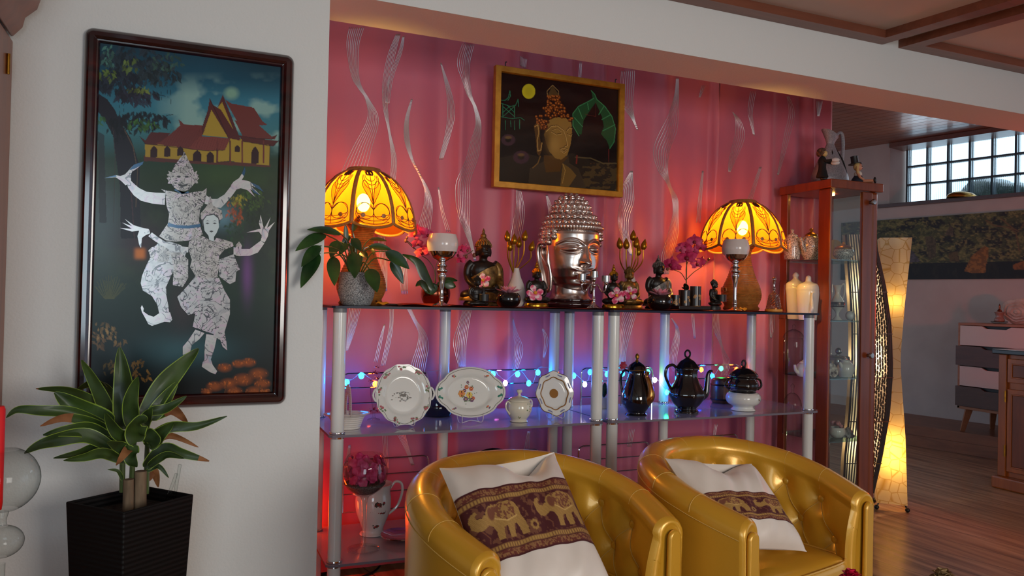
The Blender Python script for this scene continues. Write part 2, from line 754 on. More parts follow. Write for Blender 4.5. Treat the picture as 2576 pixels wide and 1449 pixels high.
# lintel board and slatted ceiling of the far part of the room
SLAT = wood('ceiling_slat', (122, 66, 36), (158, 92, 54), 'x', 6, .38, .2)
q = MB().box(((wl+wr)/2-.0, -.11, wz1-.022), (abs(wl-wr)-.004, .26, .04))
q.tf(FW)
struct('trim_3', q, wood('lintel_board', (104, 56, 38), (124, 70, 48), 'x', 7), smooth=False)
ZS = farz(2200, 367)[1]
q = MB()
k = 0
yy = .0
while yy < 4.2:
    q.box((-.6, yy+.05, ZS+.012), (6.2, .094, .02))
    q.box((-.6, yy+.1, ZS+.02), (6.2, .012, .01))
    yy += .1
q.tf(FW)
struct('ceiling_slats', q, SLAT, smooth=False)
q = MB().box((-.6, 2.05, ZS+.05), (6.4, 4.6, .04))
q.tf(FW)
struct('ceiling_slab', q, PANEL)
# platform step below the far wall
pa, pb = atz(2376, 1135, 0), atz(2505, 1156, 0)
pd = (pb-pa).normalized()
pw = Vector((-pd.y, pd.x, 0))
q = MB()
p0, p1 = pa - pd*2.4, pb + pd*3
poly = [(p0.x, p0.y), (p1.x, p1.y), (p1.x+pw.x*3, p1.y+pw.y*3), (p0.x+pw.x*3, p0.y+pw.y*3)]
q.prism(poly, 0.001, .085)
poly = [(v[0]+pw.x*.02*(1), v[1]+pw.y*.02) for v in poly]
q.prism(poly, .085, .16)
struct('floor_platform', q, wood('platform_board', (116, 66, 40), (146, 90, 58), 'y', 5, .45), smooth=False)
import numpy as np
# ------------------------------------------------------------------ curtains
YC = 3.0
CURF = [(.30, .03, .03), (1.00, .018, .05), (1.09, -.012, .02), (1.32, -.028, .03), (1.50, .012, .03), (1.585, -.02, .018), (1.76, -.02, .016), (1.90, .016, .03),
        (2.12, -.02, .035), (2.40, -.03, .012), (2.55, .014, .06), (2.74, -.018, .03), (2.97, .012, .03), (3.03, -.022, .016)]
for _x in (.62, .8, 1.2, 2.0, 2.25, 2.66, 2.85):
    CURF.append((_x, .006, .05))


def cur_off(x, z):
    s = 0
    for i, (c, a, w) in enumerate(CURF):
        cc = c*.974 + .012*sin(z*1.7+i)
        t = (x-cc)/w
        s += 1.25*a*exp(-t*t)*(1 + .25*sin(z*1.1+i*2))
    return s


def cur_y(x, z):
    return YC + cur_off(x, z)


RIB = [
 [(898,68,36),(888,115,30),(894,190,18),(907,222,10),(924,250,9),(938,300,28),(912,370,46),(890,430,58),(870,480,40)],
 [(1003,84,10),(985,140,18),(972,200,16),(969,250,13),(972,285,10),(980,330,5),(992,400,12),(988,455,14)],
 [(1016,90,4),(1008,130,8),(985,195,10),(975,262,9)],
 [(1036,250,3),(1024,300,9),(1024,350,12),(1036,400,6),(1056,440,4),(1075,480,12),(1078,520,24),(1066,580,34)],
 [(1112,155,2),(1130,225,10),(1136,285,16),(1128,340,12),(1112,400,9)],
 [(1106,470,2),(1116,530,6),(1130,582,8)],
 [(1177,112,32),(1166,155,32),(1169,194,24),(1178,233,15),(1187,252,8),(1196,272,8),(1204,312,14),(1196,360,26),(1187,400,30),(1165,455,35),(1164,510,36),(1167,552,26),(1175,580,16),(1187,618,8),(1196,655,5)],
 [(1312,148,26),(1310,172,22)], [(1299,478,20),(1304,517,27),(1300,551,35),(1293,590,34),(1286,620,26)],
 [(1378,490,4),(1386,520,8),(1392,560,10)], [(1461,156,5),(1458,200,6)],
 [(1582,176,29),(1580,211,31),(1582,261,20),(1593,298,7),(1604,327,3)],
 [(1590,430,4),(1582,470,22),(1580,505,30),(1571,541,29),(1571,572,24),(1578,600,14),(1590,642,4)],
 [(1704,196,7),(1702,236,11),(1695,273,23),(1680,330,44),(1662,380,36),(1664,430,20),(1680,468,12),(1697,500,15),(1699,541,15),(1690,593,30),(1674,645,30),(1671,690,16)],
 [(1768,430,3),(1762,490,7),(1757,560,9)], [(1770,215,8),(1760,245,3)],
 [(1847,281,2),(1861,300,12),(1866,335,22),(1859,365,24),(1846,402,18),(1838,432,6)],
 [(1898,228,13),(1891,275,11),(1893,300,8),(1900,340,3)], [(1914,420,4),(1900,470,8),(1886,512,12)],
 [(1983,242,5),(1992,285,13),(1982,335,13),(1968,400,8),(1958,440,4)], [(2061,253,16),(2058,293,4)],
 [(958,585,14),(965,650,18),(972,732,4)], [(1012,700,8),(1010,640,22),(1018,740,14)], [(1432-0,930-250,6),(1424,620,8)],
 [(894,773,28),(882,840,16),(873,884,3)], [(986,775,9),(985,820,8),(977,864,10),(963,922,10)], [(968,816,2),(957,860,7),(945,912,8)],
 [(1028,775,10),(1044,807,9),(1062,838,18),(1064,872,30),(1054,912,36),(1050,940,34)],
 [(1176,777,22),(1158,850,33),(1158,890,27),(1162,925,18)], [(1283,800,4),(1294,840,15),(1304,880,22),(1290,930,20)],
 [(1369,827,3),(1377,856,7),(1371,902,3)], [(1589,782,28),(1576,830,28),(1571,880,18),(1570,925,14)],
 [(1688,800,2),(1704,827,8),(1700,865,18),(1692,905,20),(1700,935,14)], [(1743,790,6),(1748,852,3)],
 [(1798,786,20),(1804,833,14),(1818,872,7),(1833,911,20),(1825,946,18)], [(1942,787,14),(1941,825,14),(1938,850,4)],
 [(880,1120,4),(872,1180,10)], [(968,1090,12),(972,1150,10),(976,1180,6)], [(1008,1090,20),(1024,1130,10),(1038,1170,7)],
 [(1225,1140,8),(1222,1180,12)], [(1330,1085,6),(1325,1130,12)], [(1592,1080,12),(1585,1125,8)], [(1802,1066,8),(1796,1100,5)],
]
_m = Mat('pink_satin', (190, 96, 114), .42, sheen=.25, spec=.4)
_n = _m.noise(300, (1, 1, .15), 2)
_m.bump(_n, .12, .001)
PINK = _m.m
SILVERPRINT = plain('silver_print', (226, 214, 214), .28, .75)


def curtain(x0, x1, z0, z1, label):
    mb = MB()
    nu = int((x1-x0)/.012)
    mb.surf(lambda u, v: (x0+(x1-x0)*u, cur_y(x0+(x1-x0)*u, z0+(z1-z0)*v), z0+(z1-z0)*v), nu, 18)
    for rb in RIB:
        w = max(p[2] for p in rb)
        n = 8 if w > 24 else 6 if w > 14 else 4 if w > 8 else 3
        pts = spline(rb, 6)
        for k in range(n):
            t = k/(n-1) - .5
            line = []
            for px, py, ww in pts:
                p = aty(px+t*ww, py, YC)
                line.append((p.x, p.z))
            if not (x0 <= line[len(line)//2][0] < x1):
                continue
            vs = []
            for (x, z) in line:
                for s_ in (-1, 1):
                    xx = x + s_*.0011
                    vs.append((xx, cur_y(xx, z)-.0012, z))
            fs = [(2*i, 2*i+2, 2*i+3, 2*i+1) for i in range(len(line)-1)]
            mb.add(vs, fs, 1)
    o = ob('curtain', mb, [PINK, SILVERPRINT], ang=80)
    s = o.modifiers.new('thick', 'SOLIDIFY')
    s.thickness = -.0006
    s.offset = -1
    return tag(o, label, 'curtain')


curtain(.22, 2.334, .03, 2.5, 'long left pink satin curtain with silver wavy lines behind most of the shelves')
curtain(2.343, 3.094, .03, 2.5, 'narrower right pink satin curtain beginning at dark overlap fold, ending above glass cabinet')
struct('trim_4', MB().box((1.7, YC+.03, 2.51), (3.1, .05, .03)), plain('curtain_rail', (190, 186, 180), .5))

# ------------------------------------------------------------------ the two glass shelf units
ZTOP, ZMID, ZLOW = 1.10-.036, 1.10-.452, 1.10-.8664
YF, YB = 2.5115, 2.8731
_m = Mat('frosted_glass_shelf', (176, 170, 180), .07, spec=.7, coat=.3)
SHELFG = _m.m
SHELFT = plain('smoked_glass_shelf', (52, 46, 54), .12, spec=.5)
SHELFE = plain('glass_edge', (30, 34, 56), .4, spec=.25)
SHELFE2 = plain('pale_glass_edge', (120, 112, 122), .4, spec=.3)
POSTW = plain('white_enamel_post', (226, 226, 220), .22, coat=.3)


def shelf_unit(x0, x1, xm, label, ext0, ext1, racks):
    t = thing('glass_shelf_unit', label, 'shelf unit', ((x0+x1)/2, (YF+YB)/2, 0), 0, 'glass shelf units along the curtain')
    L = Vector(t.location)
    for z in (ZTOP, ZMID, ZLOW):
        a, b = x0-ext0-L.x, x1+ext1-L.x
        f, k = YF-.03-L.y, YB+.03-L.y
        poly = [(a, f+.012), (a+.01, f)]
        poly += [(a+.01+(b-a-.02)*i/10, f-.012*sin(pi*i/10)) for i in range(1, 10)]
        poly += [(b-.03, f), (b, f+.03), (b, k), (a, k)]
        ob('glass_shelf', MB().prism(poly, z-.008, z, side=1), [SHELFT, SHELFE] if z == ZTOP else [SHELFG, SHELFE2], t, smooth=False)
    for (x, y) in ((x0, YF), (x1, YF), (x0, YB), (xm, YB), (x1, YB)):
        lx, ly = x-L.x, y-L.y
        mb = MB()
        for za, zb in ((0.012, ZLOW-.008), (ZLOW, ZMID-.008), (ZMID, ZTOP-.012)):
            mb.lathe([(0, za), (.0215, za), (.0215, zb), (0, zb)], 20, (lx, ly, 0))
        p = ob('post', mb, POSTW, t)
        for z in (ZMID, ZLOW):
            ob('ring', MB().lathe([(.0216, z-.0155), (.0245, z-.0145), (.0245, z-.0085), (.0216, z-.0081)], 20, (lx, ly, 0)), CHROME, p)
            ob('ring', MB().lathe([(.0216, z+.0005), (.0255, z+.001), (.0262, z+.004), (.025, z+.007), (.0216, z+.0075)], 20, (lx, ly, 0)), CHROME, p)
        ob('cap', MB().lathe([(0, ZTOP-.022), (.0222, ZTOP-.022), (.0222, ZTOP-.0082), (0, ZTOP-.0082)], 20, (lx, ly, 0)), plain('grey_cap', (120, 118, 116), .4), p)
        ob('foot', MB().lathe([(0, 0), (.026, 0), (.026, .008), (.02, .0125), (0, .0125)], 20, (lx, ly, 0)), BLACKM, p)
    for (pa_, pb_, rows) in racks:
        zt_, zb_ = rows[0], rows[-1]
        mb = MB()
        y = YB+.012-L.y
        xa, xb = pa_-L.x, pb_-L.x
        r = .0035
        c = .02
        mb.tube([(xa, y, zb_), (xa, y, zt_-c), (xa+c*.3, y, zt_-c*.3), (xa+c, y, zt_), (xb-c, y, zt_), (xb-c*.3, y, zt_-c*.3), (xb, y, zt_-c), (xb, y, zb_)], r, 6)
        for zz in rows[1:]:
            mb.tube([(xa, y, zz), (xb, y, zz)], r*.8, 6)
        ob('wire_rack', mb, CHROME, t)
    return t


def rack(px0, px1, pys):
    p0, p1 = aty(px0, pys[0], YB+.012), aty(px1, pys[0], YB+.012)
    rows = [aty((px0+px1)/2, py, YB+.012).z for py in pys]
    return (p0.x, p1.x, rows)


PXA, PX2, PX3, PXB = .4783, 1.4408, 1.5099, 2.4783
shelf_unit(PXA, PX2, .9589, 'left glass shelf unit on white posts holding plates and silver Buddha head', .03, .03,
           [rack(862, 1076, (938, 974, 1012, 1045)), rack(1128, 1358, (931, 966, 1004, 1040)), rack(864, 1078, (1152, 1192, 1236, 1280)), rack(1150, 1355, (1136, 1180, 1222))])
shelf_unit(PX3, PXB, 1.9909, 'right glass shelf unit on white posts holding black coffee pots', .03, .055,
           [rack(1463, 1641, (925, 958, 996, 1020)), rack(1700, 1858, (918, 952, 984, 1010)), rack(1456, 1632, (1117, 1152, 1186, 1220)), rack(1682, 1855, (1098, 1134, 1168))])

# ------------------------------------------------------------------ gold tub chairs
_m = Mat('gold_leather', (216, 160, 46), .32, .25, spec=.6, coat=.25)
_m.bump(_m.noise(260, detail=2), .08, .002)
GOLDL = _m.m
STITCH = plain('pale_stitching', (206, 164, 84), .6)


def tub_chair(label, loc, rz):
    t = thing('tub_chair', label, 'armchair', loc, rz, 'gold tub armchairs')
    hw0, hw, yb, yf = .254, .282, -.05, -.206       # centre line of the wall: half width, centre of the round back, front
    arc = pi*hw
    st = yb-yf
    tot = 2*st+arc

    def path(s):
        """s in 0..1 from front left to front right -> point, outward normal"""
        d = s*tot
        if d < st or d > st+arc:
            e, sx = (d, -1) if d < st else (tot-d, 1)
            g = sin(pi/2*e/st)
            return Vector((sx*(hw0+(hw-hw0)*g), yf+e, 0)), Vector((sx, -(hw-hw0)/st*(1-g)*-1*-1, 0)).normalized()
        a = pi - (d-st)/hw
        return Vector((hw*cos(a), yb+hw*sin(a), 0)), Vector((cos(a), sin(a), 0))

    def top(s):
        b = 1-abs(2*s-1)
        return .595 + .098*sin(min(1, b*1.12)*pi/2)
    BUT = []
    for (s, zz) in ((.05, .165), (.10, .085), (.15, .165), (.20, .085), (.25, .165), (.30, .085), (.35, .165), (.40, .085), (.45, .165), (.5, .085)):
        for ss in ({s, 1-s}):
            BUT.append((ss, zz))

    def sec(s, v):
        h = top(s)
        # v 0..1 : outer bottom, up, over the roll, down the inside
        r = .037
        if v < .3:
            q = v/.3
            o, z = .035, .07 + (h-r-.07)*q
            if q > .93:
                o += .0015
        elif v < .6:
            a = pi*(v-.3)/.3
            o, z = -.004 + (r+.004)*cos(a), h-r + r*1.0*sin(a)
        else:
            q = (v-.6)/.4
            o, z = -.041 - .02*q - .012*sin(pi*q), h-r - (h-r-.36)*q
        if v > .55:
            for (bs, bz) in BUT:
                dx, dz = (s-bs)*tot, (h-z) - bz
                g = exp(-(dx*dx+dz*dz)/(2*.022**2))
                o += .019*g
                # soft folds running between buttons
                for sx in (-1, 1):
                    for sz in (-1, 1):
                        along = (dx*sx*.75 + dz*sz*.66)
                        across = abs(dx*sx*.66 - dz*sz*.75)
                        if 0 < along < .06:
                            o += .005*exp(-(across/.006)**2)*(1-along/.06)
        return o, z

    def pos(s, v, lift=0):
        p, n = path(s)
        o, z = sec(s, v)
        return p + n*(o+lift) + Vector((0, 0, z))
    mb = MB()
    mb.surf(lambda u, v: pos(u, v), 150, 64)
    nv = 64
    # rounded front ends of the arms
    for s, sy in ((0, -1), (1, 1)):
        ring = [pos(s, j/nv) for j in range(nv+1)]
        p, n = path(s)
        ctr = p + Vector((0, 0, .34))
        rings = [ring]
        for k, (ins, fw_) in enumerate(((.005, .010), (.011, .014), (.015, .012), (.018, .010))):
            rr = []
            for j, q in enumerate(ring):
                o = (q-p).dot(n)
                z = q.z
                rr.append(p + n*(o*(1-ins/.037)) + Vector((0, -fw_, z - (ins if z > .5 else 0))))
            rings.append(rr)
        vs = [v for r_ in rings for v in r_]
        w = nv+1
        fs = []
        for k in range(len(rings)-1):
            for j in range(nv):
                f = (k*w+j, k*w+j+1, (k+1)*w+j+1, (k+1)*w+j)
                fs.append(f if sy > 0 else f[::-1])
        f = tuple(range((len(rings)-1)*w, len(rings)*w))
        fs.append(f if sy > 0 else f[::-1])
        mb.add(vs, fs)
    ob('backrest', mb, GOLDL, t, ang=60)
    for s in (0, 1):
        p, n = path(s)
        h = top(s)
        pl = [(.019, .09), (.019, h-.046)] + [(.019*cos(a), h-.046+.019*sin(a)) for a in [pi*k/10 for k in range(1, 10)]] + [(-.019, h-.046), (-.022, .36), (-.019, .09)]
        M = Matrix(((n.x, 0, 0, p.x), (0, 0, 1, p.y-.012), (0, 1, 0, 0), (0, 0, 0, 1)))
        ob('arm_front', MB().prism(pl, 0, -.013, M), GOLDL, t, ang=60, bev=.005)
    # seat
    mb = MB()
    sw = hw-.056

    def seat(u, v):
        a = 2*pi*u
        ca, sa = cos(a), sin(a)
        x = sw*(abs(ca)**.35)*(1 if ca > 0 else -1)
        if sa > 0:
            y = yb + sw*sa
            x = sw*ca*(abs(ca)**-.3 if abs(ca) > .02 else 1)
            x = max(-sw, min(sw, x))
        else:
            y = yb + (yf-.012-yb)*(abs(sa)**.3)
        lim = hw0-.040 + (hw-hw0)*sin(pi/2*max(0, min(1, (y-yf)/st)))
        x = max(-lim, min(lim, x))
        cx, cy = 0, -.10
        k = [1, 1, 1.0, .985, .95, .7, .35, 0][min(7, int(round(v*7)))]
        zz = [.13, .2, .375, .40, .415, .428, .435, .437][min(7, int(round(v*7)))]
        return (cx+(x-cx)*k, cy+(y-cy)*k, zz)
    mb.surf(seat, 64, 7, closeu=True)
    st_ = ob('seat', mb, GOLDL, t, ang=70)
    e = [Vector(seat(i/64, 4/7))*1 + Vector((0, 0, .001)) for i in range(64)]
    ob('piping', MB().tube(e, .0035, 6, closed=True), GOLDL, st_)
    # buttons and stitching
    for bs, bz in BUT:
        h = top(bs)
        v = .6 + .4*(bz-.037)/(h-.037-.36)
        p, n = path(bs)
        c = pos(bs, v)
        M = Matrix.Translation(c - n*.002) @ n.to_track_quat('Z', 'Y').to_matrix().to_4x4()
        ob('button', MB().ell((0, 0, 0), (.0145, .0145, .009), 14, 8, M), GOLDL, t)
    mb = MB()
    for bs in (.10, .20, .30, .40, .5, .60, .70, .80, .90):
        mb.tube([pos(bs, .3+.33*k/14, .0004) for k in range(15)], .0009, 4)
    mb.tube([pos(k/60, .295, .0006) for k in range(61)], .0011, 4)
    for bs, bz in BUT:
        h = top(bs)
        for ds in (-.05, .05):
            z0, z1 = bz+.004, bz+.075
            pts = []
            for k in range(7):
                zz = z0+(z1-z0)*k/6
                v = .6 + .4*(zz-.037)/(h-.037-.36)
                if v < .98 and 0 < bs+ds*k/6 < 1:
                    pts.append(pos(bs+ds*k/6, v, -.0012))
            if len(pts) > 2:
                mb.tube(pts, .0008, 4)
    ob('stitching', mb, STITCH, t)
    for sx in (-1, 1):
        for yy in (-.22, .19):
            ob('leg', MB().lathe([(0, 0), (.016, 0), (.022, .075), (0, .075)], 14, (sx*.2 if yy < 0 else sx*.16, yy, 0)), BLACKM, t)
    ob('base_frame', MB().box((0, -.08, .1), (.42, .36, .06)), BLACKM, t)
    return t


ch1 = tub_chair('gold leather tub armchair nearest to the white wall, elephant cushion filling its seat', (.782, 1.67, 0), radians(10))
ch2 = tub_chair('gold leather tub armchair standing before the glass cabinet, its front seat bare', (1.432, 1.69, 0), radians(13))
_l = ob('maker_label', MB().box((.331, -.17, .43), (.05, .0015, .044)), plain('white_label', (220, 225, 228), .6), ch2, smooth=False)
_l['label'] = 'small white fabric tag with dark lettering'
_q = MB()
for _k, (_w, _z) in enumerate(((.012, .442), (.016, .434), (.009, .427))):
    for _i in range(int(_w/.003)):
        _q.box((.341-_w/2+.0015+.003*_i, -.1709, _z), (.0019, .0003, .005))
ob('lettering', _q, plain('navy_ink', (30, 36, 70), .6), _l, smooth=False)


# ------------------------------------------------------------------ painting helper: colours laid on a fine grid, as pigment
def hsh(a, b):
    v = np.sin(a*127.1+b*311.7)*43758.5453
    return v-np.floor(v)


def vnoise(x, y, f):
    x, y = x*f, y*f
    xi, yi = np.floor(x), np.floor(y)
    fx, fy = x-xi, y-yi
    fx, fy = fx*fx*(3-2*fx), fy*fy*(3-2*fy)
    return (hsh(xi, yi)*(1-fx)+hsh(xi+1, yi)*fx)*(1-fy)+(hsh(xi, yi+1)*(1-fx)+hsh(xi+1, yi+1)*fx)*fy


def fbm(x, y, f, o=4):
    s, a, t = 0, .5, 0
    for i in range(o):
        s = s+a*vnoise(x+i*17.3, y-i*9.1, f)
        t += a
        a *= .5
        f *= 2
    return s/t


class Canvas:
    """x to the right, y downwards, in the units given by x0..x1, y0..y1"""
    def __init__(s, x0, x1, y0, y1, nx, ny):
        s.nx, s.ny = nx, ny
        s.x = np.linspace(x0, x1, nx)[None, :].repeat(ny, 0)
        s.y = np.linspace(y0, y1, ny)[:, None].repeat(nx, 1)
        s.c = np.zeros((ny, nx, 3))

    def put(s, mask, col, a=1.0):
        col = np.array(lin(col)[:3]) if not isinstance(col, np.ndarray) else col
        k = (np.clip(mask, 0, 1)*a)[..., None]
        s.c = s.c*(1-k) + col*k

    def grad(s, axis, stops):
        v = s.y if axis == 'y' else s.x
        cs = np.array([lin(c)[:3] for _, c in stops])
        ps = [p for p, _ in stops]
        s.c = np.stack([np.interp(v, ps, cs[:, i]) for i in range(3)], -1)

    def inside(s, poly):
        m = np.zeros(s.x.shape, bool)
        n = len(poly)
        for i in range(n):
            (xa, ya), (xb, yb) = poly[i-1], poly[i]
            if ya == yb:
                continue
            c = ((ya > s.y) != (yb > s.y)) & (s.x < (xb-xa)*(s.y-ya)/(yb-ya)+xa)
            m ^= c
        return m.astype(float)

    def poly(s, pts, col, a=1.0):
        s.put(s.inside(pts), col, a)

    def ell(s, cx, cy, rx, ry, col, a=1.0, soft=.1):
        d = np.sqrt(((s.x-cx)/rx)**2+((s.y-cy)/ry)**2)
        s.put(np.clip((1-d)/max(soft, 1e-3), 0, 1), col, a)

    def line(s, pts, w, col, a=1.0):
        d = np.full(s.x.shape, 1e9)
        for (xa, ya), (xb, yb) in zip(pts, pts[1:]):
            dx, dy = xb-xa, yb-ya
            L = dx*dx+dy*dy+1e-9
            t = np.clip(((s.x-xa)*dx+(s.y-ya)*dy)/L, 0, 1)
            d = np.minimum(d, np.hypot(s.x-xa-t*dx, s.y-ya-t*dy))
        s.put(np.clip((w*.5-d)/(w*.25)+.5, 0, 1), col, a)

    def leaves(s, cx, cy, rx, ry, col, n, size, seed, a=.9):
        r = random.Random(seed)
        for i in range(n):
            t, q = r.uniform(0, 2*pi), sqrt(r.random())
            x, y = cx+rx*q*cos(t), cy+ry*q*sin(t)
            d = r.uniform(.6, 2.5)
            L = size*r.uniform(.6, 1.3)
            dx, dy = cos(d)*L, sin(d)*L
            k = r.uniform(.7, 1.25)
            c = tuple(min(255, v*k) for v in col)
            s.poly([(x, y), (x+dx*.4-dy*.22, y+dy*.4+dx*.22), (x+dx, y+dy), (x+dx*.4+dy*.22, y+dy*.4-dx*.22)], c, a)

    def mesh(s, name, fn, mat, parent=None):
        """fn(i, j) -> 3d grid arrays"""
        P = fn
        ny, nx = s.ny, s.nx
        idx = np.arange(nx*ny).reshape(ny, nx)
        f = np.stack([idx[:-1, :-1], idx[1:, :-1], idx[1:, 1:], idx[:-1, 1:]], -1).reshape(-1, 4)
        me = bpy.data.meshes.new(name)
        me.from_pydata(P.reshape(-1, 3).tolist(), [], f.tolist())
        at = me.color_attributes.new('pigment', 'FLOAT_COLOR', 'POINT')
        c = np.ones((nx*ny, 4), np.float32)
        c[:, :3] = s.c.reshape(-1, 3)
        at.data.foreach_set('color', c.ravel())
        me.polygons.foreach_set('use_smooth', [True]*len(me.polygons))
        me.materials.append(mat)
        me.update()
        o = bpy.data.objects.new(name, me)
        COL.objects.link(o)
        if parent:
            o.parent = parent
        return o


def pigment(name, rough=.3, coat=0, metal=0, spec=.5):
    m = Mat(name, (255, 255, 255), rough, metal, spec, coat)
    n = m.nt.nodes.new('ShaderNodeAttribute')
    n.attribute_name = 'pigment'
    m.color(n.outputs['Color'])
    return m.m


# ------------------------------------------------------------------ cushions
SATIN = mottled('white_satin', (216, 202, 190), (226, 214, 203), 8, .42, sheen=.3)
ELEPH = [(0,6),(2,9),(5,10),(6,8),(4.5,7.4),(4,6),(5,4.5),(8,4),(10,5.5),(12,8),(14,10.5),(17,11.2),(19,10),(20.5,11.5),(25,12.2),(31,12),(36,10),(38.5,6),(38.5,1),(40,-4),(40.5,-9),(40,-13),(35,-13),(34.5,-8),(33,-4),(31,-4.5),(30,-9),(29.5,-13),(25,-13),(24.6,-8),(24.8,-5),(22,-5.5),(21,-9),(20.5,-13),(15.5,-13),(16,-7),(14.5,-3),(12,-1.5),(9,-3),(6,-4),(3,-3),(.5,0)]


def cushion(label, TL, TR, BL, nrm, thick, band, dents, seed):
    TL, TR, BL = Vector(TL), Vector(TR), Vector(BL)
    C = (TR+BL)/2
    U, V = (TR-TL)/2, (TL-BL)/2
    N = U.cross(V).normalized()*(1 if U.cross(V).dot(Vector(nrm)) > 0 else -1)
    t = thing('cushion', label, 'cushion', C, 0, 'white satin cushions with burgundy bands')

    def P(u, v, side=1, lift=0):
        pin = .07
        x = u*(1-pin*(1-v*v)) if True else u
        y = v*(1-pin*(1-u*u))
        w = max(0, (1-u**4)*(1-v**4))**.6
        h = thick*w
        if side > 0:
            for (du, dv, dr, dd) in dents:
                g = exp(-(((u-du)**2+(v-dv)**2)/dr**2))
                h -= dd*g
                y -= .16*dd/.03*g*max(0, v)**2
            h += .0035*sin(9*u+4*v*v+seed)*w*abs(v) + .0025*sin(15*u-6*v+seed*2)*w
        return U*x + V*y + N*(h*side+lift)
    mb = MB()
    mb.surf(lambda a, b: P(2*a-1, 2*b-1), 44, 44)
    mb.surf(lambda a, b: P(1-2*a, 2*b-1, -1), 24, 24)
    ob('cover', mb, SATIN, t, ang=180)
    # woven band with elephants
    v0, v1 = band
    nx, ny = 230, 92
    cv = Canvas(0, 100, 46, 0, nx, ny)     # y upwards here
    cv.put(np.ones(cv.x.shape), (70, 14, 18))
    gold = (168, 128, 66)
    dk = (112, 62, 40)
    for yy in (3.4, 42.6):
        cv.put((np.abs(cv.y-yy) < 1.9).astype(float), (98, 40, 30))
        cv.put(((np.abs(cv.y-yy) < 1.9) & (fbm(cv.x, cv.y, 1.1, 2) > .52)).astype(float), (140, 96, 58))
    for yy in (7.6, 38.4):
        cv.put((np.abs(cv.y-yy) < 1.7).astype(float), (120, 78, 44))
        cv.put(((np.abs(cv.y-yy) < 1.2) & (np.mod(cv.x, 2.2) < 1.5)).astype(float), gold)
    fol = (fbm(cv.x+seed, cv.y, .33, 3) > .56) & (cv.y > 10) & (cv.y < 36)
    cv.put(fol.astype(float), (116, 70, 46), .85)
    for ex in (2, 53):
        body = [(ex+x, 24+y*.92) for x, y in ELEPH]
        cv.poly(body, gold)
        inn = cv.inside(body)
        cv.put(inn*((np.mod(cv.x*1.1+cv.y*.5, .9) < .35)), (120, 84, 40), .55)
        cv.poly([(ex+17, 35), (ex+35, 34), (ex+35, 25), (ex+26, 22.5), (ex+17, 26)], dk)
        cv.put(cv.inside([(ex+17, 35), (ex+35, 34), (ex+35, 25), (ex+26, 22.5), (ex+17, 26)])*(fbm(cv.x, cv.y, .8, 2) > .5), gold, .8)
        cv.line([(ex+17, 26), (ex+26, 22.3), (ex+35, 25)], .9, (196, 158, 92))
        cv.ell(ex+15.5, 29, 3, 4.6, dk, 1, .25)
        cv.ell(ex+10.8, 29.6, .7, .7, (60, 14, 18))
        cv.line([(ex+6, 20), (ex+10, 15), (ex+9, 12)], .8, dk)
        for a in range(8):
            cv.ell(ex+46+2.6*cos(a*pi/4), 16+2.6*sin(a*pi/4), 1.3, 1.3, gold, .9, .4)
    pts = np.zeros((ny, nx, 3))
    for j in range(ny):
        for i in range(nx):
            q = P(-1+2*i/(nx-1), v0+(v1-v0)*(1-j/(ny-1)), 1, .0012)
            pts[j, i] = q
    cv.mesh('band', pts, pigment('woven_band', .7), t)['label'] = 'burgundy band woven with gold elephants'
    return t


cushion('white satin cushion with burgundy elephant band, dented top, in the left armchair', (.548, 1.66, .712), (.858, 1.70, .722), (.572, 1.40, .462), (-.1, -1, .6), .052, (-.46, .5), [(.38, .95, .33, .035), (-.5, -.2, .5, .008)], 1)
cushion('white satin cushion slumped in the right armchair, its elephant band half hidden', (1.175, 1.685, .69), (1.475, 1.70, .652), (1.20, 1.50, .50), (-.1, -1, .6), .05, (-.56, .06), [(.1, .9, .4, .03)], 4)
# ------------------------------------------------------------------ framed lacquer picture on the white wall
def rbox(hw, hh, r, n=5):
    out = []
    for cx, cy, a0 in ((hw-r, hh-r, 0), (-hw+r, hh-r, 90), (-hw+r, -hh+r, 180), (hw-r, -hh+r, 270)):
        for k in range(n+1):
            a = radians(a0+90*k/n)
            out.append((cx+r*cos(a), cy+r*sin(a)))
    return out


def frame(name, parent, hw, hh, prof, mat, r=.0):
    """closed moulding: prof = list of (inset, height towards the viewer)"""
    mb = MB()
    rings = []
    n = 5 if r else 0
    for ins, h in prof:
        if r:
            rr = max(.0015, r-ins)
            pl = rbox(hw-ins, hh-ins, rr, n)
        else:
            a, b = hw-ins, hh-ins
            pl = [(a, b), (-a, b), (-a, -b), (a, -b)]
        rings.append([(x, -h, z) for x, z in pl])
    m = len(rings[0])
    vs = [v for q in rings for v in q]
    fs = [(k*m+i, k*m+(i+1) % m, (k+1)*m+(i+1) % m, (k+1)*m+i) for k in range(len(rings)-1) for i in range(m)]
    mb.add(vs, fs)
    return ob(name, mb, mat, parent, ang=30)


PC = (.0192, YW-.001, 1.2825)
pic = thing('lacquer_picture', 'tall dark red framed picture of two white pearl inlay dancers on white wall', 'picture', PC)
_m = Mat('red_black_lacquer', (48, 10, 14), .14, spec=.6, coat=.6)
_n = _m.noise(9, (1, 1, 4), 4)
_m.color(_m.ramp(_n, [(.35, (26, 7, 11)), (.62, (58, 14, 16)), (.8, (92, 28, 16))]))
frame('frame', pic, .263, .497, [(0, 0), (0, .012), (.004, .02), (.012, .026), (.022, .0265), (.028, .021), (.0285, .0175), (.032, .0165), (.035, .012), (.0355, .006), (.036, .004)], _m.m, .022)
YP = YW-.0065
cv = Canvas(0, 1, 0, 1, 300, 590)


def d2(px, py):
    p = aty(px, py, YP)
    return p.x-PC[0], p.z-PC[2]


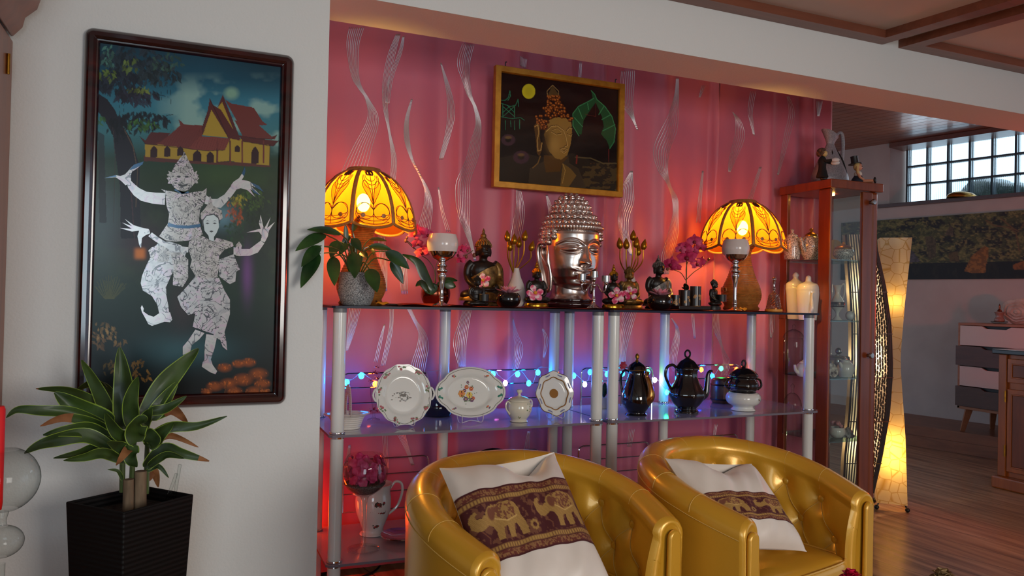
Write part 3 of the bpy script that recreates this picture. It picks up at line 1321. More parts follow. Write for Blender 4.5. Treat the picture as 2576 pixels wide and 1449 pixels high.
# canvas coordinates are the photograph's pixels, found for every grid point of the panel
PX, PZ = np.meshgrid(np.linspace(-.228, .228, 300), np.linspace(.462, -.462, 590))
v = np.stack([PX+PC[0], np.full(PX.shape, YP), PZ+PC[2]-CAMZ], -1)
dep = v @ np.array(_fw)
cv.x = IW/2 + FOC*(v @ np.array(_rt))/dep
cv.y = IH/2 - FOC*(v @ np.array(_up))/dep
cv.grad('y', [(100, (30, 56, 70)), (200, (26, 78, 100)), (260, (52, 118, 140)), (330, (60, 120, 130)), (400, (36, 62, 46)), (450, (40, 58, 34)), (520, (34, 48, 36)), (640, (28, 44, 38)), (720, (22, 48, 38)), (800, (14, 40, 36)), (880, (10, 26, 28)), (1000, (8, 12, 14))])
# sky
sky = np.clip((400-cv.y)/40, 0, 1)
cv.put(np.clip((cv.x-520)/150, 0, 1)*np.clip((250-cv.y)/110, 0, 1)*sky, (14, 42, 52), .8)
cl = np.clip((fbm(cv.x+30, cv.y*1.4, .016, 4)-.47)*5, 0, 1)*np.clip((cv.y-180)/60, 0, 1)*sky*np.clip((cv.x-380)/90, 0, 1)
cv.put(cl, (146, 182, 172), .75)
cv.ell(582, 235, 24, 20, (128, 168, 146), .9, .6)
# meadow, pale patch at the left, pond
cv.put(np.clip((fbm(cv.x, cv.y, .02, 4)-.45)*3, 0, 1)*np.clip((cv.y-410)/30, 0, 1)*np.clip((760-cv.y)/80, 0, 1), (52, 76, 44), .5)
cv.put(np.exp(-((cv.x-250)/60)**2-((cv.y-560)/130)**2), (110, 132, 140), .55)
cv.put(np.exp(-((cv.x-470)/120)**2-((cv.y-880)/40)**2), (60, 110, 120), .6)
cv.put(np.exp(-((cv.x-560)/30)**2-((cv.y-545)/30)**2), (120, 170, 190), .6)
cv.put(np.exp(-((cv.x-352)/60)**2-((cv.y-610)/60)**2), (74, 42, 60), .6)
cv.put(np.exp(-((cv.x-352)/14)**4-((cv.y-638)/14)**4), (224, 132, 60), .95)
cv.put(np.exp(-((cv.x-622)/13)**2-((cv.y-690)/60)**2), (120, 70, 140), .8)
cv.put(np.exp(-((cv.x-460)/40)**2-((cv.y-770)/70)**2), (74, 52, 60), .5)
cv.put(np.exp(-((cv.x-560)/80)**2-((cv.y-440)/40)**2), (70, 100, 50), .4)
# bushes
for (x, y, rx, ry, c, n) in ((590, 530, 22, 34, (176, 78, 26), 60), (632, 500, 40, 26, (64, 92, 34), 90), (660, 545, 40, 30, (30, 52, 26), 90), (600, 500, 20, 16, (150, 140, 40), 30), (590, 590, 26, 60, (34, 66, 40), 60)):
    cv.leaves(x, y, rx, ry, c, n, 12, int(x+y), .6)
for i in range(26):
    a = -1.1 + 2.2*i/25
    cv.line([(275+10*a, 752), (278+36*a, 738-38*cos(a)+8*sin(9*i))], 1.6, (92, 96, 56), .6)
# the temple
def zp_(pts):
    return [(200+a/2.898, 50+b/2.898) for a, b in pts]


Y1, R1, R2, DK = (168, 140, 48), (108, 50, 46), (84, 36, 36), (48, 22, 26)
cv.poly(zp_([(470, 990), (470, 1030), (1390, 1075), (1390, 1050), (1000, 1030)]), (88, 48, 44))
cv.poly(zp_([(478, 900), (478, 998), (820, 1028), (1000, 1040), (1095, 1030), (1385, 1062), (1390, 890), (1190, 870), (1100, 860), (700, 920)]), Y1)
cv.poly(zp_([(1270, 640), (1110, 610), (1060, 580), (1160, 760), (1310, 770), (1370, 765), (1335, 740)]), R1)
cv.poly(zp_([(1130, 730), (1310, 770), (1400, 850), (1440, 840), (1425, 870), (1200, 870)]), R1)
cv.poly(zp_([(1160, 840), (1410, 880), (1450, 880), (1420, 920), (1190, 885)]), R2)
cv.poly(zp_([(1010, 640), (1045, 585), (1150, 845), (1080, 760)]), Y1)
cv.poly(zp_([(1045, 545), (1062, 590), (1175, 875), (1145, 860), (1040, 600), (1005, 640)]), R2)
cv.poly(zp_([(440, 850), (480, 905), (580, 910), (665, 825), (520, 818), (480, 880)]), R2)
cv.poly(zp_([(550, 905), (600, 885), (735, 770), (720, 720), (760, 762), (905, 770), (890, 850), (800, 940), (700, 925)]), R1)
cv.poly(zp_([(790, 940), (880, 848), (1100, 862), (1060, 950), (920, 952)]), (122, 58, 52))
cv.poly(zp_([(895, 842), (960, 650), (1088, 860)]), Y1)
cv.poly(zp_([(950, 572), (975, 622), (1030, 655), (1170, 880), (1085, 862), (962, 655), (896, 845), (890, 790), (935, 660)]), R2)
for k in range(26):
    x = 610+k*19
    cv.line(zp_([(x+60 if x < 860 else x, 800 if x < 880 else 862), (x-10 if x < 860 else x-26, 925 if x < 860 else 945)]), 1.0, R2, .5)
for x, y, w, h in ((543, 960, 50, 84), (640, 958, 48, 78), (735, 956, 46, 70), (858, 990, 60, 80), (953, 1000, 54, 80), (1280, 985, 54, 125), (1150, 938, 40, 50)):
    cv.poly(zp_([(x-w/2, y+h/2), (x-w/2, y-h*.15), (x-w*.3, y-h*.35), (x, y-h/2), (x+w*.3, y-h*.35), (x+w/2, y-h*.15), (x+w/2, y+h/2)]), DK)
for x in (1005, 1098, 1186, 1342):
    cv.line(zp_([(x, 885), (x, 1040)]), 4, R1)
for pl in ([(440, 850), (480, 905), (700, 928), (920, 955), (1055, 950)], [(1190, 885), (1410, 922), (1452, 882)], [(1240, 860), (1400, 872), (1440, 838)], [(950, 575), (1085, 860)], [(1000, 940), (1000, 1038), (1095, 1030), (1095, 870)], [(1388, 905), (1384, 1060)]):
    cv.line(zp_(pl), 1.6, (44, 20, 26), .9)
# great tree at the left
cv.poly([(248, 236), (270, 250), (288, 275), (302, 305), (330, 350), (352, 420), (350, 470), (356, 600), (304, 600), (302, 470), (292, 400), (284, 340), (262, 300), (246, 280)], (34, 32, 42))
cv.poly([(246, 330), (262, 340), (268, 560), (250, 560)], (46, 42, 50), .7)
cv.line([(300, 300), (335, 370), (346, 430), (342, 520)], 2.2, (104, 86, 66), .8)
cv.line([(283, 310), (290, 400), (286, 560)], 1.4, (70, 60, 60), .8)
cv.line([(330, 480), (338, 600)], 2, (84, 52, 60), .8)
for (x, y, rx, ry, c, n, sz) in ((330, 150, 90, 40, (40, 52, 62), 170, 24), (300, 200, 60, 30, (34, 40, 52), 110, 24), (400, 180, 50, 30, (38, 50, 56), 90, 20), (345, 235, 52, 18, (40, 40, 54), 80, 22),
                                 (350, 300, 74, 22, (22, 26, 34), 130, 20), (300, 320, 30, 30, (20, 22, 30), 40, 16), (275, 135, 20, 30, (70, 112, 104), 26, 16), (330, 160, 24, 16, (92, 112, 60), 16, 18),
                                 (270, 185, 30, 12, (84, 104, 50), 16, 16), (350, 222, 26, 8, (98, 112, 54), 16, 16), (360, 308, 40, 12, (56, 96, 44), 24, 18), (256, 300, 10, 14, (54, 92, 48), 10, 14), (420, 150, 40, 24, (54, 80, 72), 30, 16)):
    cv.leaves(x, y, rx, ry, c, n, sz, int(x*3+y), .85)
for x, y, h in ((420, 215, 30), (428, 212, 50), (405, 230, 24), (300, 265, 30), (310, 262, 24)):
    cv.line([(x, y), (x+2, y+h)], .9, (20, 24, 34), .8)
cv.line([(388, 232), (404, 240), (416, 242)], 1.4, (22, 26, 34))
cv.line([(412, 300), (420, 290), (436, 288)], 1.4, (22, 26, 34))
# autumn leaves low down
for (x, y, rx, ry, c, n, sz) in ((262, 830, 30, 26, (140, 112, 70), 26, 16), (250, 850, 24, 24, (110, 84, 56), 20, 16), (352, 930, 26, 28, (132, 98, 44), 24, 15), (280, 920, 26, 20, (96, 78, 40), 20, 14), (300, 860, 20, 10, (140, 110, 66), 8, 14)):
    cv.leaves(x, y, rx, ry, c, n, sz, int(x+2*y), .75)
for (x, y, r) in ((565, 925, 22), (600, 915, 20), (625, 912, 22), (650, 940, 28), (612, 955, 30), (575, 965, 26), (540, 972, 24), (520, 985, 16), (660, 965, 24), (590, 985, 24), (640, 985, 26), (668, 985, 14)):
    cv.ell(x, y, r, r*.62, (150, 74, 26), .9, .7)
    cv.leaves(x, y-4, r*.8, r*.4, (176, 92, 34), 14, 7, int(x), .7)
cv.line([(565, 990), (572, 960)], 2.5, (90, 52, 24))
cv.line([(650, 1000), (655, 970)], 2.5, (90, 52, 24))
P = np.stack([PX, np.full(PX.shape, -.0055), PZ], -1)
cv.mesh('painted_panel', P, pigment('lacquer_paint', .3, 0, 0, .22), pic)
# mother of pearl figures: thin shell pieces set on the panel
def pearl(name, c1, c2, dark, fr, lo):
    m = Mat(name, c1, .22, .15, coat=.5)
    n = m.noise(26, (1, 1, 1), 4, .6, 1.5)
    c = m.ramp(n, [(.3, c1), (.5, c2), (.62, (196, 176, 190)), (.75, (150, 178, 190))])
    e = m.noise(fr, (1, 1, 1), 3, .5, 2.2)
    w = ((e*5).frac()-.5).abs()
    m.color(m.mix(w.lt(lo), c, dark))
    return m.m


PEARLS = pearl('pearl_skin', (178, 182, 184), (200, 200, 198), (120, 122, 128), 5, .05)
PEARLC = pearl('pearl_cloth', (150, 152, 156), (186, 186, 186), (78, 80, 86), 16, .08)
PEARLO = pearl('pearl_ornament', (138, 134, 132), (182, 178, 172), (62, 60, 64), 34, .10)
PEARLB = plain('abalone_blue', (44, 84, 116), .2, .3, coat=.4)


def q2(pts):
    return [d2(200+a/2.1946, 380+b/2.1946) for a, b in pts]


def shell(name, parent, pts, mat, h0, h1, raw=False):
    M = Matrix(((1, 0, 0, 0), (0, 0, -1, 0), (0, 1, 0, 0), (0, 0, 0, 1)))
    return ob(name, MB().prism(pts if raw else q2(pts), h0, h1, M), mat, parent, smooth=False)


dm = shell('masked_dancer', pic, [(450,210),(475,232),(480,300),(495,350),(488,400),(470,425),(440,470),(480,495),(530,500),(600,495),(650,480),(680,460),(668,420),(660,385),(665,330),(690,280),(700,240),(702,205),(680,222),(640,225),(600,232),(560,235),(520,225),(480,218)], PEARLO, .0055, .0078)
shell('head', dm, [(575,0),(570,25),(558,35),(545,55),(528,75),(515,105),(508,118),(490,110),(495,125),(482,130),(492,145),(480,150),(492,165),(487,180),(510,182),(520,200),(540,215),(575,222),(600,216),(615,205),(632,182),(655,178),(650,162),(662,150),(650,145),(660,128),(645,130),(650,110),(632,118),(625,95),(612,70),(600,50),(592,30),(582,10)], PEARLO, .0055, .0086)
for x in (548, 592):
    shell('eye', dm, [(x+11*cos(a), 142+6*sin(a)) for a in [k*pi/5 for k in range(10)]], plain('dark_inlay', (30, 30, 36), .3), .0086, .0090)
shell('mouth', dm, [(540,180),(570,188),(602,180),(590,194),(570,198),(550,194)], plain('dark_inlay', (30, 30, 36), .3), .0086, .0090)
shell('sleeve', dm, [(475,232),(420,230),(370,225),(330,205),(300,180),(285,165),(262,185),(270,205),(300,245),(340,275),(400,290),(470,298)], PEARLS, .0055, .0074)
shell('sleeve', dm, [(700,245),(730,265),(760,265),(800,240),(835,195),(850,190),(865,215),(840,250),(805,290),(780,315),(740,310),(690,290)], PEARLS, .0055, .0074)
shell('hand', dm, [(262,185),(255,190),(230,165),(200,145),(135,150),(200,133),(225,138),(250,130),(265,115),(290,85),(350,60),(345,75),(320,95),(290,115),(283,135),(285,165)], PEARLS, .0055, .0072)
shell('hand', dm, [(835,190),(850,170),(880,150),(900,120),(912,88),(915,110),(905,145),(895,160),(930,165),(985,190),(1015,225),(980,205),(945,190),(1000,245),(940,210),(970,255),(925,215),(890,205),(865,213)], PEARLS, .0055, .0072)
for pts in ([(135,150),(200,133),(205,142)], [(275,105),(300,76),(354,58),(348,76),(300,100)], [(896,125),(912,86),(916,112),(908,140)], [(945,172),(990,192),(1017,227),(970,200)], [(950,205),(1002,248),(960,228)]):
    shell('nail', dm, pts, PEARLB, .0072, .0076)
shell('trousers', dm, [(440,500),(400,545),(385,550),(390,590),(365,640),(345,690),(338,730),(350,770),(400,800),(430,850),(440,895),(495,895),(490,850),(480,800),(478,750),(500,700),(520,660),(560,620),(580,590),(590,560),(560,520),(500,500)], PEARLC, .0055, .0076)
shell('hip_armour', dm, [(380,550),(400,530),(480,520),(500,560),(490,610),(440,615),(395,590)], PEARLO, .0055, .0082)
shell('boot', dm, [(440,895),(500,890),(512,930),(500,945),(470,942),(400,965),(380,955),(362,920),(345,890),(338,865),(345,850),(355,870),(352,885),(380,905),(410,915)], PEARLS, .0055, .0078)
shell('sash', dm, [(500,560),(520,640),(515,740),(570,750),(600,700),(600,600),(560,560)], PEARLO, .0055, .0084)
shell('belt', dm, [(488,396),(540,410),(600,412),(668,402),(668,420),(600,428),(540,426),(488,416)], PEARLB, .0078, .0084)
shell('collar', dm, [(522,216),(560,236),(605,232),(600,222),(570,238),(530,210)], PEARLB, .0078, .0088)
df = shell('crowned_dancer', pic, [(680,470),(640,480),(605,500),(600,540),(620,600),(610,640),(640,690),(700,700),(760,690),(770,640),(770,580),(800,545),(850,525),(845,505),(800,490),(755,480),(740,500),(715,490)], PEARLO, .0055, .0092)
shell('crown', df, [(720,245),(712,290),(690,320),(668,345),(670,375),(680,380),(700,355),(740,345),(765,360),(775,385),(790,370),(785,330),(760,315),(735,300),(728,262)], PEARLO, .0055, .0096)
shell('hair', df, [(672,372),(690,350),(740,340),(772,364),(774,400),(764,372),(740,352),(702,360),(684,384),(684,420),(676,410)], plain('dark_inlay', (30, 30, 36), .3), .0055, .0094)
shell('face', df, [(682,380),(700,358),(740,350),(766,368),(770,420),(757,452),(742,474),(742,498),(716,494),(712,468),(690,440)], plain('pearl_face', (206, 222, 224), .25, coat=.4), .0055, .0092)
for x in (706, 746):
    shell('eye', df, [(x-11, 400), (x, 395), (x+12, 400), (x, 404)], plain('dark_inlay', (30, 30, 36), .3), .0092, .0095)
    shell('brow', df, [(x-13, 390), (x, 383), (x+14, 389), (x, 386)], plain('dark_inlay', (30, 30, 36), .3), .0092, .0095)
shell('mouth', df, [(716,443), (728,439), (740,443), (728,450)], plain('dark_inlay', (30, 30, 36), .3), .0092, .0095)
shell('arm', df, [(600,530),(540,525),(490,510),(440,480),(400,450),(380,470),(420,500),(470,530),(500,545),(560,560),(600,560)], PEARLS, .0055, .0090)
shell('arm', df, [(850,530),(890,540),(940,540),(980,510),(1000,495),(1020,510),(985,560),(940,578),(880,580),(850,570)], PEARLS, .0055, .0080)
shell('hand', df, [(380,430),(350,425),(300,410),(250,375),(290,415),(235,395),(290,430),(222,425),(290,445),(330,440),(320,470),(330,520),(340,535),(345,480),(365,465),(390,455),(385,435)], PEARLS, .0055, .0086)
shell('hand', df, [(1000,495),(1005,465),(990,445),(920,450),(985,432),(1000,430),(990,400),(1000,352),(1010,400),(1018,430),(1055,365),(1035,425),(1078,392),(1045,440),(1040,470),(1022,505)], PEARLS, .0055, .0078)
shell('arm_band', df, [(862,520),(880,498),(896,520),(890,580),(862,578)], PEARLO, .008, .0088)
shell('shawl', df, [(770,600),(850,570),(870,620),(885,655),(865,665),(860,720),(830,735),(800,715),(770,690)], PEARLC, .0055, .0086)
shell('skirt', df, [(640,690),(600,740),(540,805),(560,860),(600,905),(640,895),(625,970),(680,990),(740,1010),(740,1030),(775,1040),(790,1080),(815,1100),(810,1050),(800,1000),(830,900),(830,820),(800,770),(770,700),(700,700)], PEARLC, .0055, .0090)
shell('leg', df, [(640,985),(690,1005),(660,1040),(620,1070),(610,1110),(570,1125),(570,1080),(600,1045)], PEARLS, .0055, .0076)
shell('leg', df, [(700,1010),(760,1020),(745,1090),(725,1150),(690,1150),(690,1080)], PEARLS, .0055, .0076)
shell('foot', df, [(690,1150),(725,1150),(735,1180),(760,1215),(750,1232),(720,1220),(675,1190),(680,1165)], PEARLS, .0055, .0078)
shell('belt', df, [(640,686),(700,694),(762,684),(762,696),(700,706),(640,698)], PEARLO, .0092, .0098)

# ------------------------------------------------------------------ gold framed black picture hung on two hooks over the curtain
YG = 2.945
gp = thing('gold_framed_picture', 'wide gold framed dark painting of Buddha face with yellow moon and green leaf', 'picture', (0, YG, 0))
c4 = [aty(px, py, YG) for px, py in ((1246, 167), (1572, 213), (1558, 497), (1236, 471))]
GC = sum((Vector(p) for p in c4), Vector())/4
GHW, GHH = (c4[1].x+c4[2].x-c4[0].x-c4[3].x)/4, (c4[0].z+c4[1].z-c4[2].z-c4[3].z)/4
gp.location = GC
FRG = mottled('frame_gold', (168, 112, 22), (190, 134, 38), 30, .42, .45)
frame('frame', gp, GHW, GHH, [(0, -.01), (0, .016), (.0015, .0175), (.0235, .0185), (.0265, .014), (.027, .003)], FRG)
iw, ih = GHW-.0262, GHH-.0262
cv = Canvas(0, 1, 0, 1, 280, 230)
PX, PZ = np.meshgrid(np.linspace(-iw, iw, 280), np.linspace(ih, -ih, 230))
v = np.stack([PX+GC.x, np.full(PX.shape, YG-.004), PZ+GC.z-CAMZ], -1)
dep = v @ np.array(_fw)
cv.x = (IW/2 + FOC*(v @ np.array(_rt))/dep - 1210)*3.915
cv.y = (IH/2 - FOC*(v @ np.array(_up))/dep - 140)*3.915
cv.put(np.ones(cv.x.shape), (18, 15, 15))
cv.put(np.clip((fbm(cv.x, cv.y*3, .006, 3)-.5)*4, 0, 1), (32, 26, 24), .7)
cv.poly([(160, 1010), (420, 960), (660, 1010), (900, 960), (1100, 1040), (1320, 1070), (1330, 1340), (160, 1250)], (44, 38, 30), .8)
cv.put(((cv.y > 1060) & (cv.x > 1000) & (fbm(cv.x, cv.y*2, .02, 3) > .52)).astype(float), (84, 68, 38), .7)
cv.line([(930, 1000), (1080, 1010), (1200, 1060), (1330, 1060)], 12, (96, 84, 54), .8)
cv.ell(470, 352, 66, 74, (188, 176, 34), 1, .03)
cv.ell(470, 352, 52, 58, (168, 156, 32), .6, .5)
# leaf
cv.poly([(1085, 345), (1120, 380), (1140, 430), (1220, 500), (1290, 600), (1325, 720), (1310, 850), (1268, 915), (1240, 840), (1180, 770), (1210, 700), (1190, 600), (1130, 460), (1060, 560), (1010, 640), (990, 780), (940, 760), (905, 690), (905, 570), (960, 500), (1060, 450), (1100, 420)], (22, 74, 42))
for pl in ([(1085, 345), (1120, 380), (1140, 430), (1220, 500), (1290, 600), (1325, 720), (1310, 850), (1268, 915)], [(1110, 420), (1060, 450), (960, 500), (905, 570), (905, 690), (965, 790)], [(1050, 470), (1060, 530)], [(1210, 500), (1160, 580)], [(960, 520), (1000, 620)], [(1280, 580), (1190, 630)], [(920, 610), (1000, 700)], [(1320, 680), (1200, 740)]):
    cv.line(pl, 7, (62, 148, 92), .8)
cv.line([(1130, 470), (1130, 600), (1030, 580)], 5, (92, 40, 30), .8)
cv.line([(1258, 920), (1258, 1050)], 6, (110, 40, 36), .9)
# pagoda in green lines
for pl in ([(190, 440), (240, 440), (270, 410), (285, 345), (290, 400), (265, 440)], [(200, 470), (290, 500), (340, 490), (365, 430), (370, 500)], [(190, 600), (300, 620), (390, 610), (425, 635)], [(215, 480), (215, 610)], [(330, 500), (330, 610)], [(240, 640), (240, 730)], [(290, 640), (295, 700)], [(330, 640), (330, 730)], [(380, 630), (380, 720)], [(215, 500), (330, 600)], [(215, 600), (330, 500)], [(260, 490), (330, 560)], [(215, 560), (280, 500)]):
    cv.line(pl, 6, (46, 128, 92), .8)
# lotuses
for cx, cy, R in ((268, 830, 80), (395, 1000, 90)):
    for a in range(12):
        cv.ell(cx+R*.62*cos(a*pi/6), cy+R*.5*sin(a*pi/6), R*.36, R*.3, (66, 44, 54), .85, .5)
    cv.ell(cx, cy-24, 44, 20, (110, 84, 50), .9, .5)
# buddha
GO, GD = (142, 108, 48), (84, 58, 26)
cv.poly([(460, 1340), (480, 1110), (620, 1040), (620, 980), (860, 980), (870, 1060), (960, 1110), (1050, 1340)], (62, 52, 38), .9)
cv.poly([(618, 980), (860, 1000), (800, 1060), (780, 1140), (640, 1150), (620, 1060)], GD)
cv.poly([(805, 1060), (880, 1110), (940, 1180), (860, 1300), (780, 1290)], (110, 84, 40))
cv.line([(805, 1065), (830, 1130), (800, 1260)], 7, (160, 126, 62))
cv.poly([(640, 720), (660, 640), (740, 605), (830, 610), (890, 660), (898, 760), (882, 880), (850, 980), (790, 1025), (730, 1010), (670, 940), (640, 860), (620, 780)], GO)
cv.put(np.exp(-((cv.x-640)/50)**2-((cv.y-860)/130)**2)*cv.inside([(600, 600), (900, 600), (900, 1040), (600, 1040)]), (50, 34, 20), .8)
cv.put(np.exp(-((cv.x-720)/60)**2-((cv.y-880)/80)**2), (176, 138, 70), .5)
cv.poly([(660, 385), (705, 290), (765, 385), (760, 405), (655, 400)], (78, 62, 34))
cv.line([(655, 390), (650, 350), (705, 290), (765, 350), (765, 395), (655, 390)], 6, (150, 120, 70))
r_ = random.Random(5)
for k in range(160):
    y = r_.uniform(400, 720)
    if y < 480:
        a, b = 655, 780
    elif y < 600:
        t = (y-480)/120
        a, b = 640-90*t, 800+80*t
    else:
        t = (y-600)/120
        a, b = 530+20*t, (900 if y < 640 else 690-50*t)
    x = r_.uniform(a, b)
    if y > 605 and 690 < x < 870:
        continue
    cv.ell(x, y, 17, 17, (74, 34, 14), 1, .2)
    cv.ell(x-3, y-4, 11, 11, (190, 110, 44), .9, .6)
for pl, w in (([(640, 740), (690, 690), (750, 685), (810, 730), (835, 800), (850, 880), (820, 895)], 9), ([(840, 740), (870, 705), (895, 715)], 8), ([(690, 745), (740, 775), (790, 765)], 8), ([(700, 730), (750, 712), (790, 745)], 5), ([(850, 770), (880, 785), (895, 770)], 7), ([(780, 915), (815, 905), (850, 920), (810, 940), (780, 915)], 7), ([(780, 930), (815, 955), (845, 935)], 7)):
    cv.line(pl, w, (70, 44, 20), .9)
    cv.line([(a+3, b+6) for a, b in pl], w*.6, (206, 166, 92), .9)
cv.poly([(520, 690), (550, 665), (585, 690), (580, 800), (600, 930), (575, 990), (550, 960), (540, 820)], GD)
cv.line([(530, 700), (560, 680), (570, 760), (555, 830), (560, 940), (590, 930), (600, 860)], 8, (176, 138, 72))
cv.line([(585, 990), (560, 1060), (510, 1105)], 10, (120, 90, 44))
cv.line([(945, 985), (940, 1060)], 14, (120, 40, 34), .8)
P = np.stack([PX, np.full(PX.shape, -.004), PZ], -1)
cv.mesh('painting', P, pigment('glazed_paint', .12, .5), gp)
ob('backing', MB().box((0, .004, 0), (GHW*1.98, .006, GHH*1.98)), BLACKM, gp)
for px, py in ((1272, 165), (1549, 208)):
    p = aty(px, py, YG) - GC
    h = ob('hook', MB().tube([(p.x, .004, p.z-.012), (p.x, .004, p.z+.012), (p.x+.001, .004, p.z+.016), (p.x+.007, .004, p.z+.017)], .0022, 6), BLACKM, gp)
# ------------------------------------------------------------------ things on the top shelf
def spot(px, y, z=None):
    return base(px, y, ZTOP if z is None else z)


def sc(s, prof):
    return [(a*s, b*s) for a, b in prof]


def leaf(mb, p0, p1, w, bend=.0, fold=.25, mi=0, n=10, view=None, shape=.8, up=None):
    """blade from p0 to p1; bend lifts the middle along `up`; the half-blades fold about the midrib"""
    p0, p1 = Vector(p0), Vector(p1)
    d = p1-p0
    L = d.length
    up = Vector(up or (0, 0, 1))
    side = d.cross(Vector(view) if view else (CAMP-p0)).normalized()
    nor = side.cross(d).normalized()
    vs, fs = [], []
    for i in range(n+1):
        t = i/n
        c = p0 + d*t + up*(bend*L*4*t*(1-t))
        hw = w*.5*max(0.02, sin(pi*t**shape))**.8*(1 if t < .98 else .1)
        for k in (-1, -.5, 0, .5, 1):
            vs.append(c + side*(hw*k) + nor*(fold*hw*(abs(k)**1.3)))
    for i in range(n):
        for k in range(4):
            a = i*5+k
            fs.append((a, a+1, a+6, a+5))
    mb.add(vs, fs, mi)


def leafmat(name, c1, c2, rough=.35, coat=.2):
    return mottled(name, c1, c2, 14, rough, coat=coat)


LEAFG = leafmat('peace_lily_leaf', (22, 52, 22), (48, 84, 34))
# table runner
rn = MB()
rx0, rx1 = spot(1000, 2.56)[0].x, spot(1962, 2.6)[0].x
rn.surf(lambda u, v: (rx0+(rx1-rx0)*u, 2.54+.27*v + .006*sin(u*40), ZTOP+.0018+.001*(1+sin(u*57+v*9)) + .008*exp(-((u-.08)/.07)**2)*(1+sin(v*11+u*60))*.5), 120, 10)
rn.surf(lambda u, v: (rx0+(rx1-rx0)*u, 2.54+.27*(1-v) + .006*sin(u*40), ZTOP+.0004), 60, 4)
tag(ob('table_runner', rn, mottled('red_cloth', (150, 34, 22), (176, 50, 26), 20, .8)), 'dark red cloth runner lying along the top shelf', 'runner')
ZR = ZTOP + .0045

# --- peace lily in a granite pot
p, s = spot(896, 2.575)
pl = thing('peace_lily', 'green peace lily in round grey granite pot on left end of top shelf', 'potted plant', p)
pot = MB().lathe(sc(s, sp([(0, 0), (30, 0), (38, 8), (44, 26), (45, 45), (43, 66), (42, 83)], 4) + [(38.5, 83), (38, 74), (0, 74)]), 40)
_m = Mat('granite', (130, 130, 130), .6)
_n = _m.noise(380, detail=3)
_m.color(_m.ramp(_n, [(.38, (66, 66, 68)), (.5, (132, 132, 132)), (.62, (186, 186, 184))]))
_m.bump(_n, .4, .002)
ob('pot', pot, _m.m, pl)
ob('soil', MB().lathe(sc(s, [(0, 78), (38.4, 77)]), 24), plain('soil', (40, 28, 20), .9), pl)
Z4 = lambda X_, Y_: (730+X_/3.622, 400+Y_/3.622)
LV = [((470,690),(150,645),62,0),((330,690),(45,840),92,-.02),((275,790),(100,985),92,-.03),((262,860),(95,1178),112,-.04),((437,745),(368,905),98,-.05),((392,888),(404,1158),118,-.08),
      ((512,775),(503,590),46,.02),((570,665),(642,488),62,.0),((560,725),(650,840),84,-.03),((580,855),(588,1092),128,-.1),((720,735),(885,748),44,.02),((715,800),(928,828),72,0),
      ((868,842),(1088,1005),112,-.05),((915,930),(1032,1142),92,.0),((718,1000),(792,1218),132,-.09),((520,770),(445,875),70,-.04),((745,815),(762,882),34,-.04),((640,850),(705,905),66,-.05),((540,700),(470,800),60,.03),((600,740),(540,840),60,.03)]
top0 = Vector((0, 0, 80*s))
stm = MB()
for i, (a, b, w, dy) in enumerate(LV):
    mbl = MB()
    y0 = 2.575 + dy*.9
    y1 = y0 + dy*.5 - .01
    if b[0] < 330:
        y0, y1 = 2.262, 2.21
        if a[0] > 300:
            y0 = 2.266
    P0 = aty(*Z4(*a), y0) - p
    P1 = aty(*Z4(*b), y1) - p
    leaf(mbl, P0, P1, w/3.622*s, .05, .22, view=(CAMP-p) + Vector((rnd.uniform(-.5, .5), 0, rnd.uniform(.2, 1.3))))
    ob('leaf', mbl, LEAFG, pl)
    m_ = (top0+P0)/2 + Vector((0, 0, .03))
    stm.tube(spline([tuple(top0 + Vector(((P0.x)*.12, 0, -.004))), tuple(m_), tuple(P0)], 5), [.0022]*10 + [.0014], 5)
ob('stems', stm, leafmat('lily_stem', (46, 74, 30), (70, 96, 40)), pl)

# --- rattan table lamps
LMAT = wood('rattan', (150, 92, 40), (186, 124, 58), 'x', 18, .45)
RWIRE = plain('dark_rattan_wire', (74, 40, 16), .5)
VEILO, _d, _t, _p = veil('orange_liner', (236, 132, 34), .30, .85)
_p.inputs[0].default_value = lin((255, 190, 84))
PETAL = veil('pale_orange_disc', (255, 206, 110), .5, .9)[0]


